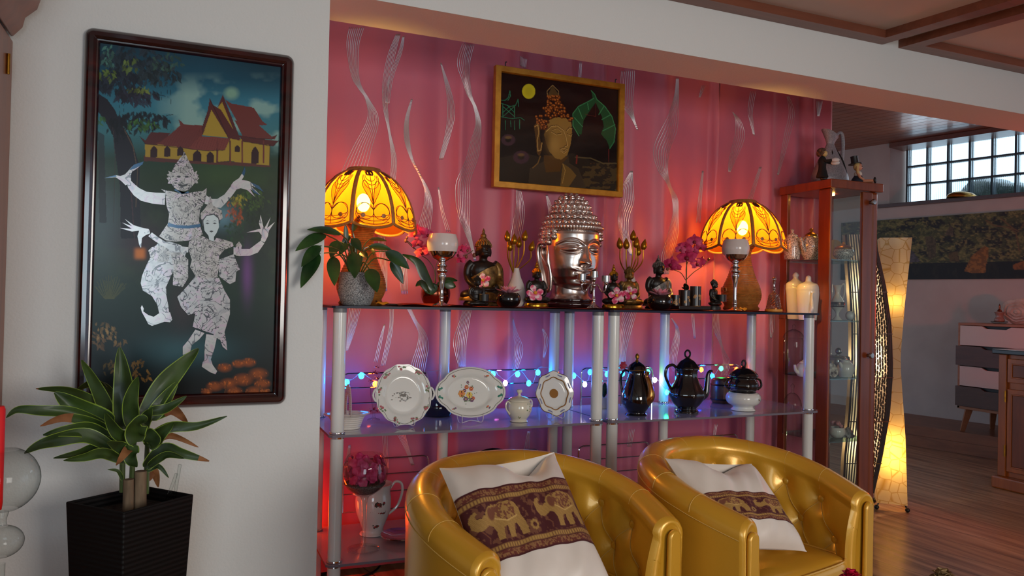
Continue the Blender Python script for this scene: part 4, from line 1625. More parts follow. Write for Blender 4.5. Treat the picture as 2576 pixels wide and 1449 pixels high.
def table_lamp(label, px, y, rz, power):
    q, s_ = spot(px, y, ZR if px > 1000 else None)
    t = thing('table_lamp', label, 'lamp', q, rz, 'rattan table lamps on the top shelf')
    s = .001428
    prof = []
    raw = sp([(52, 0), (55, 6), (50, 14), (55, 24), (60, 40), (60, 54), (54, 76), (42, 104), (31, 140), (27, 166), (30, 186), (40, 200)], 9)
    for i, (r, h) in enumerate(raw):
        prof.append(((r + (1.1 if i % 2 else -.6))*s, h*s))
    ob('base', MB().lathe([(0, 0)] + prof + [(0, 200*s)], 32), LMAT, t)
    for a in (-1.9, -1.2):
        c = Vector((cos(a)*59*s, sin(a)*59*s, 62*s))
        ob('ornament', MB().tube([c + Vector((-sin(a)*cos(k)*7*s, cos(a)*cos(k)*7*s, sin(k)*7*s)) for k in [j*pi/6 for j in range(12)]], 2.4*s, 6, True), LMAT, t)
    ob('bulb_holder', MB().lathe(sc(s, [(0, 198), (11, 198), (11, 232), (0, 232)]), 16), BLACKM, t)
    ob('bulb', MB().ell((0, 0, 256*s), (17*s, 17*s, 23*s), 16, 12), glow('lamp_bulb', (255, 190, 84), power), t)
    # shade: eight bowed panels, R(h)
    P = spline([(40, 333), (54, 327), (82, 306), (106, 274), (120, 242), (127, 212), (128.5, 197)], 6)

    def at(u):
        k = u*(len(P)-1)
        i = min(int(k), len(P)-2)
        f = k-i
        return P[i][0]*(1-f)+P[i+1][0]*f, P[i][1]*(1-f)+P[i+1][1]*f

    def pt(a, u, lift=0):
        """a in panel units 0..8, u 0 top .. 1 bottom edge of the scallop"""
        f = a - math.floor(a)
        drop = sin(pi*f)**.75
        r, h = at(u)
        h -= (u**2)*(13*drop)
        ang = a*pi/4
        bow = 1 + .035*drop*u
        return Vector((cos(ang)*(r*bow+lift)*s, sin(ang)*(r*bow+lift)*s, h*s))
    sh = MB().surf(lambda a, u: pt(a*8, .02+.97*u), 96, 14, closeu=True)
    so = ob('shade', sh, VEILO, t, ang=180)
    ob('top_ring', MB().lathe(sc(s, sp([(36, 336), (39, 341), (44, 336), (50, 328), (46, 322), (38, 328), (36, 336)], 4)), 40), LMAT, t)
    for k in range(8):
        ob('rib', MB().tube([pt(k, u/10, 1.5) for u in range(11)], [5.2*s]*11, 8, flat=.6), LMAT, t)
        rim = MB().tube([pt(k+j/10+.0001, 1, .8) for j in range(11)], [3.6*s]*11, 7)
        ob('rim', rim, LMAT, t)
        w = MB()
        c = k+.5
        r1 = .85*s

        def arc(cx, cu, ra, ru, a0, a1, n=14):
            return [pt(c+cx+ra*cos(a0+(a1-a0)*j/n), cu+ru*sin(a0+(a1-a0)*j/n), 1.6) for j in range(n+1)]
        w.tube([pt(c, .08+.85*j/8, 1.6) for j in range(9)], r1, 5)
        for ra, ru in ((.2, .1), (.26, .15), (.31, .2)):
            w.tube(arc(0, .27, ra, ru, 0, pi), r1, 5)
        w.tube(arc(0, .20, .2, .1, pi, 2*pi), r1, 5)
        for sx in (-1, 1):
            w.tube([pt(c+sx*x_, u_, 1.6) for x_, u_ in spline([(0, .66), (.12, .56), (.27, .44), (.27, .38), (.16, .38), (.05, .5), (0, .66)], 4)], r1, 5)
            w.tube(arc(sx*.2, .74, .2, .1, 0, 2*pi, 18), r1, 5)
            w.tube([pt(c+sx*x_, u_, 1.6) for x_, u_ in spline([(0, .72), (.18, .64), (.36, .7), (.4, .82), (.2, .92)], 4)], r1, 5)
            w.tube(arc(sx*.08, .22, .07, .05, 0, 2*pi, 10), 2.2*s, 5)
        for uu in (.78, .84, .9):
            w.tube([pt(c-.38+.76*j/8, uu-.05*sin(pi*j/8)*-1*.4, 1.6) for j in range(9)], r1, 5)
        ob('wire_motif', w, RWIRE, so)
        for sx in (-1, 1):
            e = MB()
            ring = [pt(c+sx*x_, u_, 1.2) for x_, u_ in spline([(0.02, .63), (.12, .55), (.25, .44), (.25, .4), (.16, .4), (.06, .5)], 3, True)]
            e.add(ring, [tuple(range(len(ring)))])
            ob('petal_disc', e, PETAL, so, smooth=False)
            cc = pt(c+sx*.24, .79, 2)
            out = (cc - Vector((0, 0, cc.z))).normalized()
            ob('eyelet', MB().lathe([(0, .001), (2.4*s, .0012), (2.6*s, .0026), (5.2*s, .0022), (5.6*s, 0)], 12, M=Matrix.Translation(cc) @ out.to_track_quat('Z', 'Y').to_matrix().to_4x4()), [LMAT], so)
    return t


table_lamp('glowing orange rattan lamp on left end of the top shelf behind the peace lily', 908, 2.72, radians(-116+2), 360)
table_lamp('glowing orange rattan lamp on the right of the top shelf behind silver goblet', 1864, 2.72, radians(-116), 360)

# --- silver goblets with white bowls
def goblet(label, px, y, z, k, stem):
    p, s = spot(px, y, z)
    t = thing('goblet', label, 'candle holder', p, 0, 'silver goblets with white bowls')
    h = stem
    lo = sp([(0, 0), (22, 0), (20, 3), (8, 8), (5.5, 14), (6.5, 20), (5, 26)], 3) + sp([(5, 40), (5.4, h-40), (8, h-20), (12.5, h-4), (9, h), (14, h+6), (14, h+10), (9.5, h+15), (13.5, h+20), (9, h+25), (9, h+30), (14, h+34), (27, h+42), (36, h+56)], 3)
    ob('stem', MB().lathe(sc(s*k, lo), 28), CHROME, t)
    up = sp([(36, h+56), (39, h+68), (39.5, h+78), (37, h+90), (33.5, h+100)], 3) + [(32, h+100), (35, h+88), (36, h+70), (30, h+56), (0, h+50)]
    ob('bowl', MB().lathe(sc(s*k, up), 36), plain('white_glaze', (222, 208, 202), .18, coat=.3), t)


goblet('silver stemmed goblet with white bowl in front of the left pink orchid', 1110, 2.57, ZR, 1.0, 80)
goblet('silver stemmed goblet with white bowl in front of the right lamp', 1848, 2.57, ZTOP+.0045, .86, 107)

# --- orchids
ORP = mottled('orchid_petal', (176, 22, 74), (214, 56, 110), 60, .5)
ORY = plain('orchid_heart', (120, 20, 40), .5)
STEMM = plain('brown_stem', (90, 76, 36), .6)


def orchid_flower(par, c, r, tilt, seed):
    f = MB()
    c = Vector(c)
    rr = random.Random(seed)
    a0 = rr.uniform(-.3, .3)
    out = (CAMP-par.location).normalized()
    out = (out + Vector((rr.uniform(-.5, .5), rr.uniform(-.2, .2), rr.uniform(-.5, .5)))).normalized()
    u = out.cross(Vector((0, 0, 1))).normalized()
    v = u.cross(out)
    for k, (ang, w, l) in enumerate(((90, .62, 1), (210, .62, 1), (330, .62, 1), (10, 1.05, 1), (170, 1.05, 1))):
        a = radians(ang)+a0
        d = u*cos(a)+v*sin(a)
        leaf(f, c + out*(.0015*k), c + d*r*l + out*(.002*k-.003), r*w, .06, -.15, view=out, up=out, n=8, shape=.7)
    o = ob('flower', f, ORP, par)
    ob('lip', MB().ell(c + out*r*.15 - v*r*.15, (r*.22,)*3, 10, 6), ORY, o)


pO, sO = spot(1095, 2.76, ZR)
t = thing('orchid', 'pink orchid with arching stems in shiny copper pot behind the left goblet', 'potted plant', pO)
ob('pot', MB().lathe(sc(sO, sp([(0, 0), (24, 0), (33, 12), (36, 30), (33, 48), (31, 52)], 4) + [(28, 50), (0, 46)]), 40, fn=lambda a, r, z, j: r*(1+.03*abs(sin(a*5))*sin(pi*min(1, z/(sO*50))))), plain('copper_pot', (122, 58, 38), .14, .9), t)
def LP(px, py, y, o):
    return aty(px, py, y) - o
for fx, fy, fr in ((1055, 583, 17), (1075, 590, 15), (1043, 590, 15), (1062, 635, 17), (1078, 622, 14), (1050, 612, 13), (1162, 628, 13), (1152, 640, 13), (1172, 622, 9), (1160, 655, 11)):
    orchid_flower(t, LP(fx, fy, 2.72, pO), 1.2*fr*sO, 0, fx)
st = MB()
for pts in ([(1094, 712), (1093, 680), (1078, 655), (1058, 640), (1032, 612), (1020, 603)], [(1096, 712), (1100, 660), (1130, 648), (1170, 642), (1190, 630)], [(1042, 626), (1030, 614), (1024, 608)]):
    st.tube([LP(a, b, 2.735, pO) for a, b in spline(pts, 6)], .0016, 5)
ob('stem', st, STEMM, t)
for bx, by, br in ((1021, 606, 4), (1024, 598, 3), (1046, 606, 5), (1175, 630, 4), (1173, 646, 4), (1193, 642, 5)):
    ob('bud', MB().ell(LP(bx, by, 2.73, pO), (br*sO, br*sO, br*sO*1.25), 10, 8), plain('orchid_bud', (124, 70, 48), .5), t)
for pts, w in (([(1092, 735), (1070, 700), (1050, 660), (1012, 640)], 24), ([(1078, 738), (1060, 712), (1045, 720)], 16), ([(1100, 715), (1125, 704), (1150, 706)], 14), ([(1115, 712), (1130, 716), (1146, 722)], 22), ([(1080, 760-20), (1088, 720), (1090, 712)], 26)):
    m = MB()
    pp = [LP(a, b, 2.70, pO) for a, b in spline(pts, 5)]
    n = len(pp)
    vs, fs = [], []
    for i, q in enumerate(pp):
        d = (pp[min(i+1, n-1)]-pp[max(i-1, 0)])
        sd = d.cross(CAMP-pO).normalized()
        hw = w*.5*sO*max(.1, sin(pi*(.12+.86*i/(n-1))))
        for k in (-1, 0, 1):
            vs.append(q + sd*hw*k + Vector((0, -.004*abs(k), 0)))
    for i in range(n-1):
        for k in (0, 1):
            fs.append((i*3+k, i*3+k+1, i*3+k+4, i*3+k+3))
    ob('leaf', m.add(vs, fs), LEAFG, t)

pO, sO = spot(1724, 2.78, ZR)
t = thing('orchid', 'pink orchid on brown stick above the blossom cups, beside the right lamp', 'potted plant', pO)
ob('pot', MB().lathe(sc(sO, [(0, 0), (16, 0), (18, 48), (16, 48), (15, 42), (0, 42)]), 24), plain('dark_pot', (38, 24, 18), .3), t)
for fx, fy, fr in ((1747, 607, 17), (1722, 622, 16), (1712, 628, 12), (1728, 648, 22), (1688, 664, 17), (1700, 672, 13), (1752, 664, 16), (1764, 658, 12), (1763, 622, 13), (1782, 612, 10), (1745, 632, 12)):
    orchid_flower(t, LP(fx, fy, 2.74, pO), 1.2*fr*sO, 0, fx)
st = MB()
for pts in ([(1725, 735), (1726, 700), (1727, 668), (1740, 640), (1752, 610), (1785, 606)], [(1725, 705), (1712, 686), (1690, 678), (1678, 676)], [(1725, 705), (1745, 685), (1770, 668), (1784, 652)]):
    st.tube([LP(a, b, 2.76, pO) for a, b in spline(pts, 6)], .0017, 5)
st.tube([LP(1726, 740, 2.77, pO), LP(1728, 640, 2.77, pO)], .0022, 6)
ob('stem', st, STEMM, t)
for bx, by, br in ((1767, 650, 4), (1783, 652, 3.5), (1679, 677, 3.5), (1685, 662, 3)):
    ob('bud', MB().ell(LP(bx, by, 2.75, pO), (br*sO, br*sO, br*sO*1.2), 10, 8), plain('orchid_bud', (124, 70, 48), .5), t)
for dx, dz in ((-26, 10), (-16, 20), (20, 6)):
    m = MB()
    leaf(m, (0, -.01, 44*sO), (dx*sO, -.03, (44+dz)*sO), 14*sO, .1, .2)
    ob('leaf', m, plain('dark_leaf', (24, 26, 18), .4), t)

# --- seated figurines
def figure(name, label, px, y, z, H, body, hair, robe=None, spire=None, rz=0, cat='figurine', hold=None, group=None, plinth=None, lotus=None):
    """H: height in pixels from its seat to the top of the head"""
    p, s = spot(px, y, z)
    t = thing(name, label, cat, p, rz, group)
    h = H*s
    z0 = 0
    if plinth:
        pw, ph = plinth
        z0 = ph*s
        ob('plinth', MB().lathe(sc(s, [(0, 0), (pw, 0), (pw*1.03, ph*.4), (pw*.93, ph), (0, ph)]), 28, M=Matrix.Diagonal((1, .75, 1, 1))), lotus or hair, t)
    b = MB()
    E = lambda c, r: b.ell((c[0]*h, c[1]*h, c[2]*h+z0), tuple(q*h for q in r), 18, 12)
    E((0, -.03, .095), (.34, .22, .095))
    for sx in (-1, 1):
        E((sx*.25, -.05, .085), (.13, .14, .085))
        b.tube([(a*h*sx, c*h, d*h+z0) for a, c, d in spline([(.17, .03, .565), (.235, .03, .50), (.25, .02, .36), (.215, -.09, .25), (.1, -.2, .2)], 4)], [q*h for q in (.07, .07, .068, .066, .062, .06, .06, .058, .055, .055, .05, .05, .048, .046, .044, .04, .036)], 10)
        E((sx*.108, .01, .735), (.022, .035, .075))
        E((sx*.05, -.095, .79), (.03, .02, .014))
    E((0, .02, .30), (.19, .14, .22))
    E((0, .02, .46), (.2, .125, .16))
    E((0, .03, .55), (.2, .085, .06))
    b.tube([(0, .02*h, .56*h+z0), (0, .01*h, .72*h+z0)], .062*h, 12)
    E((0, -.005, .77), (.105, .115, .135))
    E((0, -.07, .70), (.07, .06, .05))
    b.tube([(0, -.112*h, .81*h+z0), (0, -.135*h, .755*h+z0)], [.012*h, .02*h], 8)
    E((0, -.118, .712), (.035, .02, .012))
    E((0, -.2, .175), (.11, .06, .035))
    o = remesh(ob('body', b, body, t), h*.014, 2)
    hm = MB()
    hm.ell((0, .018*h, .81*h+z0), (.116*h, .116*h, .112*h), 20, 12)
    hm.ell((0, .025*h, .915*h+z0), (.066*h, .066*h, .055*h), 14, 8)
    for i in range(7):
        ph = .12 + i*.2
        n = max(3, int(20*cos(ph)))
        for k in range(n):
            a = 2*pi*(k+.5*(i % 2))/n
            c = Vector((cos(a)*cos(ph)*.118*h, sin(a)*cos(ph)*.118*h+.018*h, sin(ph)*.114*h+.81*h+z0))
            if c.y < -.04*h and c.z < (.835*h+z0):
                continue
            hm.ell(c, .017*h, 6, 4)
    ob('hair', hm, hair, t)
    if spire:
        ob('spire', MB().lathe(sc(s, sp([(0, -2), (spire*.26, 0), (spire*.30, spire*.25), (spire*.12, spire*.5), (spire*.16, spire*.62), (0.01, spire)], 4)), 12, (0, .025*h, .955*h+z0)), hair, t)
    if robe:
        rb = MB()

        def rob(u, v):
            a = 2*pi*u
            ca = cos(a)          # +x is the covered shoulder
            zt = .47 + .11*ca + .015*sin(3*a)
            zz = .13 + (zt-.13)*v
            k = sqrt(max(.05, 1-((zz-.36)/.34)**2))
            rx_, ry_ = .175+.05*min(1, zz/.5)*k, .13+.02*k
            if zz > .5:
                rx_ *= 1-(zz-.5)*2.2
            f = 1+.025*sin(a*9+zz*30)
            return (ca*rx_*h*1.09*f, (sin(a)*ry_*1.1*f+.02)*h, zz*h+z0)
        rb.surf(rob, 60, 14, closeu=True)
        ob('robe', rb, robe, t)
        sl = MB().tube([(a*h, c*h, d*h+z0) for a, c, d in spline([(.18, .03, .55), (.25, .03, .48), (.262, .02, .35), (.225, -.09, .24), (.16, -.16, .2)], 4)], [q*h for q in (.075, .08, .082, .082, .08, .08, .08, .078, .076, .076, .074, .072, .07, .068, .064, .06, .05)], 10)
        ob('sleeve', sl, robe, t)
        lg = MB().surf(lambda u, v: (cos(2*pi*u)*(.385-.14*v*v)*h, (sin(2*pi*u)*(.255-.09*v*v)-.035)*h, (.005+.155*v+.012*sin(14*pi*u)*v)*h+z0), 56, 8, closeu=True)
        ob('robe_skirt', lg, robe, t)
    if hold:
        hx, hh, hr = hold
        ob('tealight_cup', MB().lathe(sc(s, [(0, 0), (hr, 0), (hr, hh), (hr*.9, hh), (hr*.88, hh*.75), (0, hh*.75)]), 24, (hx*s, -.24*h, .17*h+z0)), [BLACKM], t)
        ob('cup_rim', MB().tube([(hx*s+hr*.96*s*cos(a), -.24*h+hr*.96*s*sin(a), .17*h+z0+hh*s) for a in [k*pi/10 for k in range(20)]], .0008, 5, True), STEEL, t)
    return t


BRONZE = mottled('dark_bronze', (22, 15, 12), (36, 26, 20), 30, .38, .2)
OLDGOLD = mottled('antique_gold', (88, 62, 30), (150, 112, 56), 60, .42, .6)
SILVROBE = mottled('antique_silver', (74, 68, 66), (140, 132, 126), 60, .4, .6)
SHINYG = plain('shiny_gold', (190, 138, 42), .2, .95)
figure('buddha_figurine', 'large seated black Buddha with gold robe and spire beside the white bud vase', 1214, 2.72, ZR, 168, BRONZE, OLDGOLD, OLDGOLD, 24, radians(2), group='seated Buddha figurines', plinth=(50, 12), lotus=OLDGOLD)
figure('buddha_figurine', 'small all black Buddha holding tealight cup in front of the large gold robed Buddha', 1200, 2.57, ZR, 80, BRONZE, BRONZE, None, None, radians(10), group='seated Buddha figurines', hold=(8, 17, 12.5))
figure('buddha_figurine', 'small black and gold Buddha with gold spire left of the silver head', 1349, 2.64, ZR, 94, BRONZE, SHINYG, None, 17, 0, group='seated Buddha figurines', plinth=(32, 10), lotus=SHINYG)
figure('buddha_figurine', 'small black and gold Buddha with gold spire behind the right candelabra cup', 1543, 2.64, ZR, 90, BRONZE, SHINYG, None, 16, 0, group='seated Buddha figurines', plinth=(30, 10), lotus=SHINYG)
figure('buddha_figurine', 'seated all gold Buddha in front of the second bunch of gold buds', 1582, 2.68, ZR, 100, OLDGOLD, OLDGOLD, None, 6, 0, group='seated Buddha figurines', plinth=(36, 8), lotus=OLDGOLD)
figure('buddha_figurine', 'seated black Buddha with silver robe behind the right lotus bowl', 1656, 2.72, ZR, 122, BRONZE, SILVROBE, SILVROBE, 14, radians(3), group='seated Buddha figurines', plinth=(36, 6), lotus=BRONZE)
figure('buddha_figurine', 'small black Buddha holding lit tealight cup beside the blossom cups', 1796, 2.60, ZR, 70, BRONZE, BRONZE, None, None, radians(30), group='seated Buddha figurines', hold=(6, 17, 12.5), plinth=(21, 10), lotus=BLACKM)

# --- black bowls with pink lotus
LOTP = mottled('lotus_pink', (214, 120, 142), (232, 164, 178), 40, .5)


def lotus_bowl(label, px, y, seed):
    p, s = spot(px, y, ZR)
    t = thing('lotus_bowl', label, 'candle bowl', p, 0, 'black bowls holding pink lotus flowers')
    ob('bowl', MB().lathe(sc(s, sp([(0, 0), (20, 0), (28, 7), (31.5, 17), (30, 28), (25, 35)], 4) + [(23, 34), (27, 26), (0, 20)]), 36), plain('black_glaze', (22, 15, 16), .12, coat=.4), t)
    fl = None
    for ring, (n, r, tl, z) in enumerate(((9, 34, .35, 34), (8, 26, .8, 34), (6, 15, 1.2, 35))):
        for k in range(n):
            a = 2*pi*(k+.5*ring)/n + seed
            d = Vector((cos(a)*cos(tl), sin(a)*cos(tl), sin(tl)))
            m = MB()
            b0 = Vector((cos(a)*4*s, sin(a)*4*s, z*s))
            leaf(m, b0, b0+d*r*s, 13*s, -.05, .35, view=Vector((0, 0, 1)) - d*d.z - Vector((d.x, d.y, 0))*.3, n=7)
            ob('petal', m, LOTP, t)


lotus_bowl('black bowl with pink lotus in front of the white bud vase', 1278, 2.575, .2)
lotus_bowl('black bowl with pink lotus in front of the silver robed Buddha', 1660, 2.575, .5)

# --- plumeria blossoms
_m = Mat('plumeria_petal', (220, 60, 110), .5)
_n = _m.noise(70, detail=2)
_m.color(_m.ramp(_n, [(.36, (240, 214, 214)), (.5, (232, 120, 150)), (.62, (206, 36, 92))]))
PLUM = _m.m


def plumeria(label, px, py, y, r, seed):
    c = aty(px, py, y)
    s = (c-CAMP).dot(_fw)/FOC
    t = thing('plumeria', label, 'flower', c, 0, 'pink plumeria blossoms')
    rr = random.Random(seed)
    out = ((CAMP-c).normalized() + Vector((rr.uniform(-.3, .3), 0, rr.uniform(-.1, .4)))).normalized()
    u = out.cross(Vector((0, 0, 1))).normalized()
    v = u.cross(out)
    for k in range(5):
        a = 2*pi*k/5 + rr.uniform(0, .4)
        d = u*cos(a)+v*sin(a)
        m = MB()
        leaf(m, out*(.001*k), d*r*1.12*s + out*(.003), r*s*.8, .05, -.12, view=out, up=out, n=9, shape=1.5)
        ob('petal', m, PLUM, t)
    ob('heart', MB().ell(out*.006, (r*.22*s,)*3, 10, 6), plain('yellow_heart', (226, 150, 40), .5), t)


plumeria('pink plumeria blossom leaning between the small and large Buddhas beside lotus bowl', 1216, 706, 2.60, 18, 1)
plumeria('pink plumeria blossom on the black and gold Buddha left of the silver head', 1346, 738, 2.57, 21, 2)
plumeria('pink plumeria blossom just right of the candelabra', 1552, 744, 2.57, 20, 3)
plumeria('pink plumeria blossom on the lap of the all gold Buddha', 1587, 738, 2.58, 17, 4)

# --- gold lotus buds in white vases
BUDG = plain('bud_gold', (176, 124, 30), .3, .85)


def bud_vase(label, px, y, buds, neck, s0):
    p, s = spot(px, y, ZR)
    t = thing('bud_vase', label, 'vase', p, 0, 'white vases with gold lotus buds')
    _m = Mat('white_vase', (214, 202, 196), .45)
    _m.bump(_m.voro(240), .25, .001)
    ob('vase', MB().lathe(sc(s, sp([(0, 0), (16, 0), (22, 10), (25.5, 28), (22, 50), (12, 74), (7.5, 92), (8, 97)], 4) + [(6, 97), (6, 86), (0, 84)]), 28), _m.m, t)
    for i, (bx, by) in enumerate(buds):
        yy = y - .03 + .02*(i % 3)
        c = aty(bx, by, yy) - p
        n0 = aty(neck[0], neck[1], y) - p
        lean = Vector(((bx-neck[0])*.006, 0, 1)).normalized()
        M = Matrix.Translation(c) @ lean.to_track_quat('Z', 'Y').to_matrix().to_4x4()
        b = ob('bud', MB().lathe(sc(s, sp([(0, -13), (4.5, -12), (8, -5), (7, 3), (3, 11), (.3, 16)], 4)), 14, M=M), BUDG, t)
        q = c - lean*11*s
        ob('bud_stem', MB().tube([tuple(v) for v in spline([tuple(n0 + Vector((0, 0, -.02))), tuple(n0 + Vector(((q.x-n0.x)*.7, (q.y-n0.y)*.6, (q.z-n0.z)*.22))), tuple(q + Vector((0, 0, (n0.z-q.z)*.45))), tuple(q)], 4)], 1.6*s, 6), BUDG, b)


bud_vase('slim white vase of gold lotus buds behind the left lotus bowl', 1297, 2.68, [(1150+a/4.39, 460+b/4.39) for a, b in ((555, 590), (630, 625), (683, 660), (747, 585), (825, 700), (582, 695))], (1292, 674), 1)
bud_vase('slim white vase of gold lotus buds hidden behind the all gold Buddha', 1584, 2.79, [(1500+a/4.83, 500+b/4.83) for a, b in ((285, 545), (365, 550), (448, 450), (490, 535), (512, 630), (580, 560))], (1582, 684), 1)

# --- great silver Buddha head
p, s = spot(1432, 2.73, ZR)
hd = thing('buddha_bust', 'large silver Buddha head with curled hair at the middle of the top shelf', 'sculpture', p, radians(1))
SILV = mottled('aged_silver', (206, 190, 182), (226, 212, 204), 14, .27, 1.0)
_rx = [(36, 8), (39, 24), (46, 38), (58, 50), (75, 59), (95, 65), (120, 69), (150, 71), (180, 70), (205, 65), (222, 56), (236, 42), (246, 22), (250, 4)]
_ry = [(36, 10), (39, 34), (46, 50), (58, 62), (75, 70), (95, 74), (120, 76), (150, 78), (180, 77), (205, 71), (222, 60), (236, 46), (246, 24), (250, 4)]


def interp(T, h):
    for (a, b), (c, d) in zip(T, T[1:]):
        if h <= c:
            return b + (d-b)*max(0, (h-a))/(c-a)
    return T[-1][1]


def gauss(x, m, w):
    return exp(-((x-m)/w)**2)


def face(x, h):
    ax = abs(x)
    d = 0
    if h < 166:
        t = max(0, min(1, (160-h)/54))
        cut = 1 if h > 106 else exp(-((h-106)/4.5)**2)
        d += (2 + 21*t)*exp(-(x/(5.5+4.5*t))**2)*cut*(1 if h < 158 else (166-h)/8)
    d += 9*gauss(ax, 9.5, 5)*gauss(h, 110, 5.5)
    hb = 152 + 14*(1-((ax-34)/30)**2)
    if 3 < ax < 62:
        d += 3.2*gauss(h, hb, 2.6)
        d -= 6.5*gauss(ax, 33, 24)*gauss(h, hb-9, 8)
    d += 8*gauss(ax, 33, 17)*gauss(h, 143, 9)
    for hl, w, k in ((139 - 4.5*(1-((ax-33)/19)**2), 1.2, -3.0), (147 + 2.5*(1-((ax-33)/19)**2), 1.0, -1.6), (135 - 6*(1-((ax-33)/20)**2), 1.2, -1.6)):
        if abs(ax-33) < 21:
            d += k*gauss(h, hl, w)
    mh = 84 + 3.2*(ax/22)**2
    d += 8*exp(-(x/21)**2)*gauss(h, mh+5, 3.6) - 1.5*exp(-(x/4)**2)*gauss(h, 92, 3)
    d += 9*exp(-(x/16)**2)*gauss(h, mh-6, 4.2)
    d -= 4.5*exp(-(x/23)**4)*gauss(h, mh, 1.5)
    d -= 2.5*gauss(ax, 25, 4)*gauss(h, 86, 5)
    d += 9*exp(-(x/17)**2)*gauss(h, 56, 12)
    d += 5*gauss(ax, 42, 20)*gauss(h, 104, 22)
    d -= 4*exp(-(x/20)**2)*gauss(h, 68, 4)
    return d


def headpt(u, v):
    a = 2*pi*u - pi/2 - pi      # start at the back
    h = 36 + 214*v
    rx_, ry_ = interp(_rx, h), interp(_ry, h)
    x, y = cos(a)*rx_, sin(a)*ry_
    fr = max(0, -sin(a))
    yy = y
    if y < 0:
        yy -= face(x, h)*min(1, fr*1.6)
    jaw = max(0, (70-h)/34)
    return (x*s, (yy - jaw*6)*s, h*s)


ob('face', MB().surf(headpt, 200, 190, closeu=True), SILV, hd, ang=180)
ob('neck', MB().lathe(sc(s, sp([(0, 14), (56, 14), (58, 20), (52, 26), (47, 36), (47, 70)], 4)), 40), SILV, hd)
_lot = MB().lathe(sc(s, sp([(0, 0), (58, 0), (66, 5), (66, 10), (60, 15), (62, 19), (54, 22)], 4) + [(0, 22)]), 64, fn=lambda a, r, z, j: r*(1+.03*abs(sin(a*7))))
ob('lotus_base', _lot, plain('dark_wine_lacquer', (44, 16, 18), .14, coat=.5), hd)
hm = MB()
curl = [(8.6, -2), (8.2, 2), (6.6, 4), (5.6, 4.4), (5.0, 6.6), (3.4, 7.6), (2.4, 8), (0, 9.4)]


def hairline(a):
    f = -sin(a)           # 1 front, -1 back
    return 196 if f > .5 else 196 - (0.5-f)*62 if f > -.4 else 120


def hpt(a, h):
    rx_, ry_ = interp(_rx, h)+3, interp(_ry, h)+3
    return Vector((cos(a)*rx_*s, sin(a)*ry_*s, h*s))


rows = [(124 + 14.2*i) for i in range(9)]
for i, h in enumerate(rows):
    if h > 236:
        break
    rx_ = interp(_rx, h)
    n = max(8, int(2*pi*(rx_+5)/15.5))
    for k in range(n):
        a = 2*pi*(k+.5*(i % 2))/n
        if h < hairline(a):
            continue
        c = hpt(a, h)
        nrm = Vector((cos(a)/max(interp(_rx, h), 1), sin(a)/max(interp(_ry, h), 1), max(0, (h-175))/70**2)).normalized()
        hm.lathe(sc(s, curl), 10, M=Matrix.Translation(c) @ nrm.to_track_quat('Z', 'Y').to_matrix().to_4x4())
for k in range(28):   # edge row along the hairline
    a = -pi/2 + (k-13.5)*.1
    c = hpt(a, 197) + Vector((cos(a), sin(a), 0))*2.5*s
    nrm = Vector((cos(a), sin(a), .1)).normalized()
    hm.lathe(sc(s*1.08, curl), 12, M=Matrix.Translation(c) @ nrm.to_track_quat('Z', 'Y').to_matrix().to_4x4())
for sx in (0, pi):    # side locks before the ears
    for j in range(3):
        for k in range(3):
            a = sx + (-.42+.22*k if sx == 0 else .42-.22*k)
            hh = 186-13*j
            if k == 0 and j == 2:
                continue
            c = hpt(a, hh)
            nrm = Vector((cos(a), sin(a), 0))
            hm.lathe(sc(s, curl), 10, M=Matrix.Translation(c) @ nrm.to_track_quat('Z', 'Y').to_matrix().to_4x4())
dome = sp([(46, 224), (45, 244), (40, 258), (28, 271), (12, 279), (0, 281)], 3)
hm.lathe(sc(s, dome), 28)
for i, (r, h, n) in enumerate(((47, 238, 19), (44.5, 250, 18), (38, 262, 15), (28, 272, 11), (15, 279, 6), (0, 281, 1))):
    for k in range(n):
        a = 2*pi*(k+.5*(i % 2))/n
        nrm = Vector((cos(a)*(281-h+3), sin(a)*(281-h+3), max(1, (h-236)*.8))).normalized()
        hm.lathe(sc(s*.86, curl), 10, M=Matrix.Translation((cos(a)*r*s, sin(a)*r*s, h*s)) @ nrm.to_track_quat('Z', 'Y').to_matrix().to_4x4())
ob('hair', hm, SILV, hd)
for sx in (-1, 1):
    e = MB()
    X0 = 71
    rim = [(X0-4, -8, 152), (X0+4, 2, 160), (X0+9, 16, 156), (X0+10, 22, 138), (X0+7, 20, 112), (X0+3, 12, 84), (X0-1, 8, 56), (X0-7, 2, 40), (X0-12, -6, 46), (X0-12, -10, 70), (X0-8, -10, 96), (X0-3, -10, 112)]
    pp = [(sx*a*s, b*s, c*s) for a, b, c in spline(rim, 5, True)]
    e.tube(pp, 5.2*s, 10, closed=True)
    e.tube([(sx*a*s, b*s, c*s) for a, b, c in spline([(X0-1, -4, 150), (X0+3, 8, 146), (X0+3, 10, 130), (X0-1, 2, 116), (X0-3, -6, 104)], 5)], 3.6*s, 8)
    e.add([Vector((sx*(a-4)*s, b*s, c*s)) for a, b, c in spline(rim, 5, True)], [tuple(range(60))])
    ob('ear', e, SILV, hd)

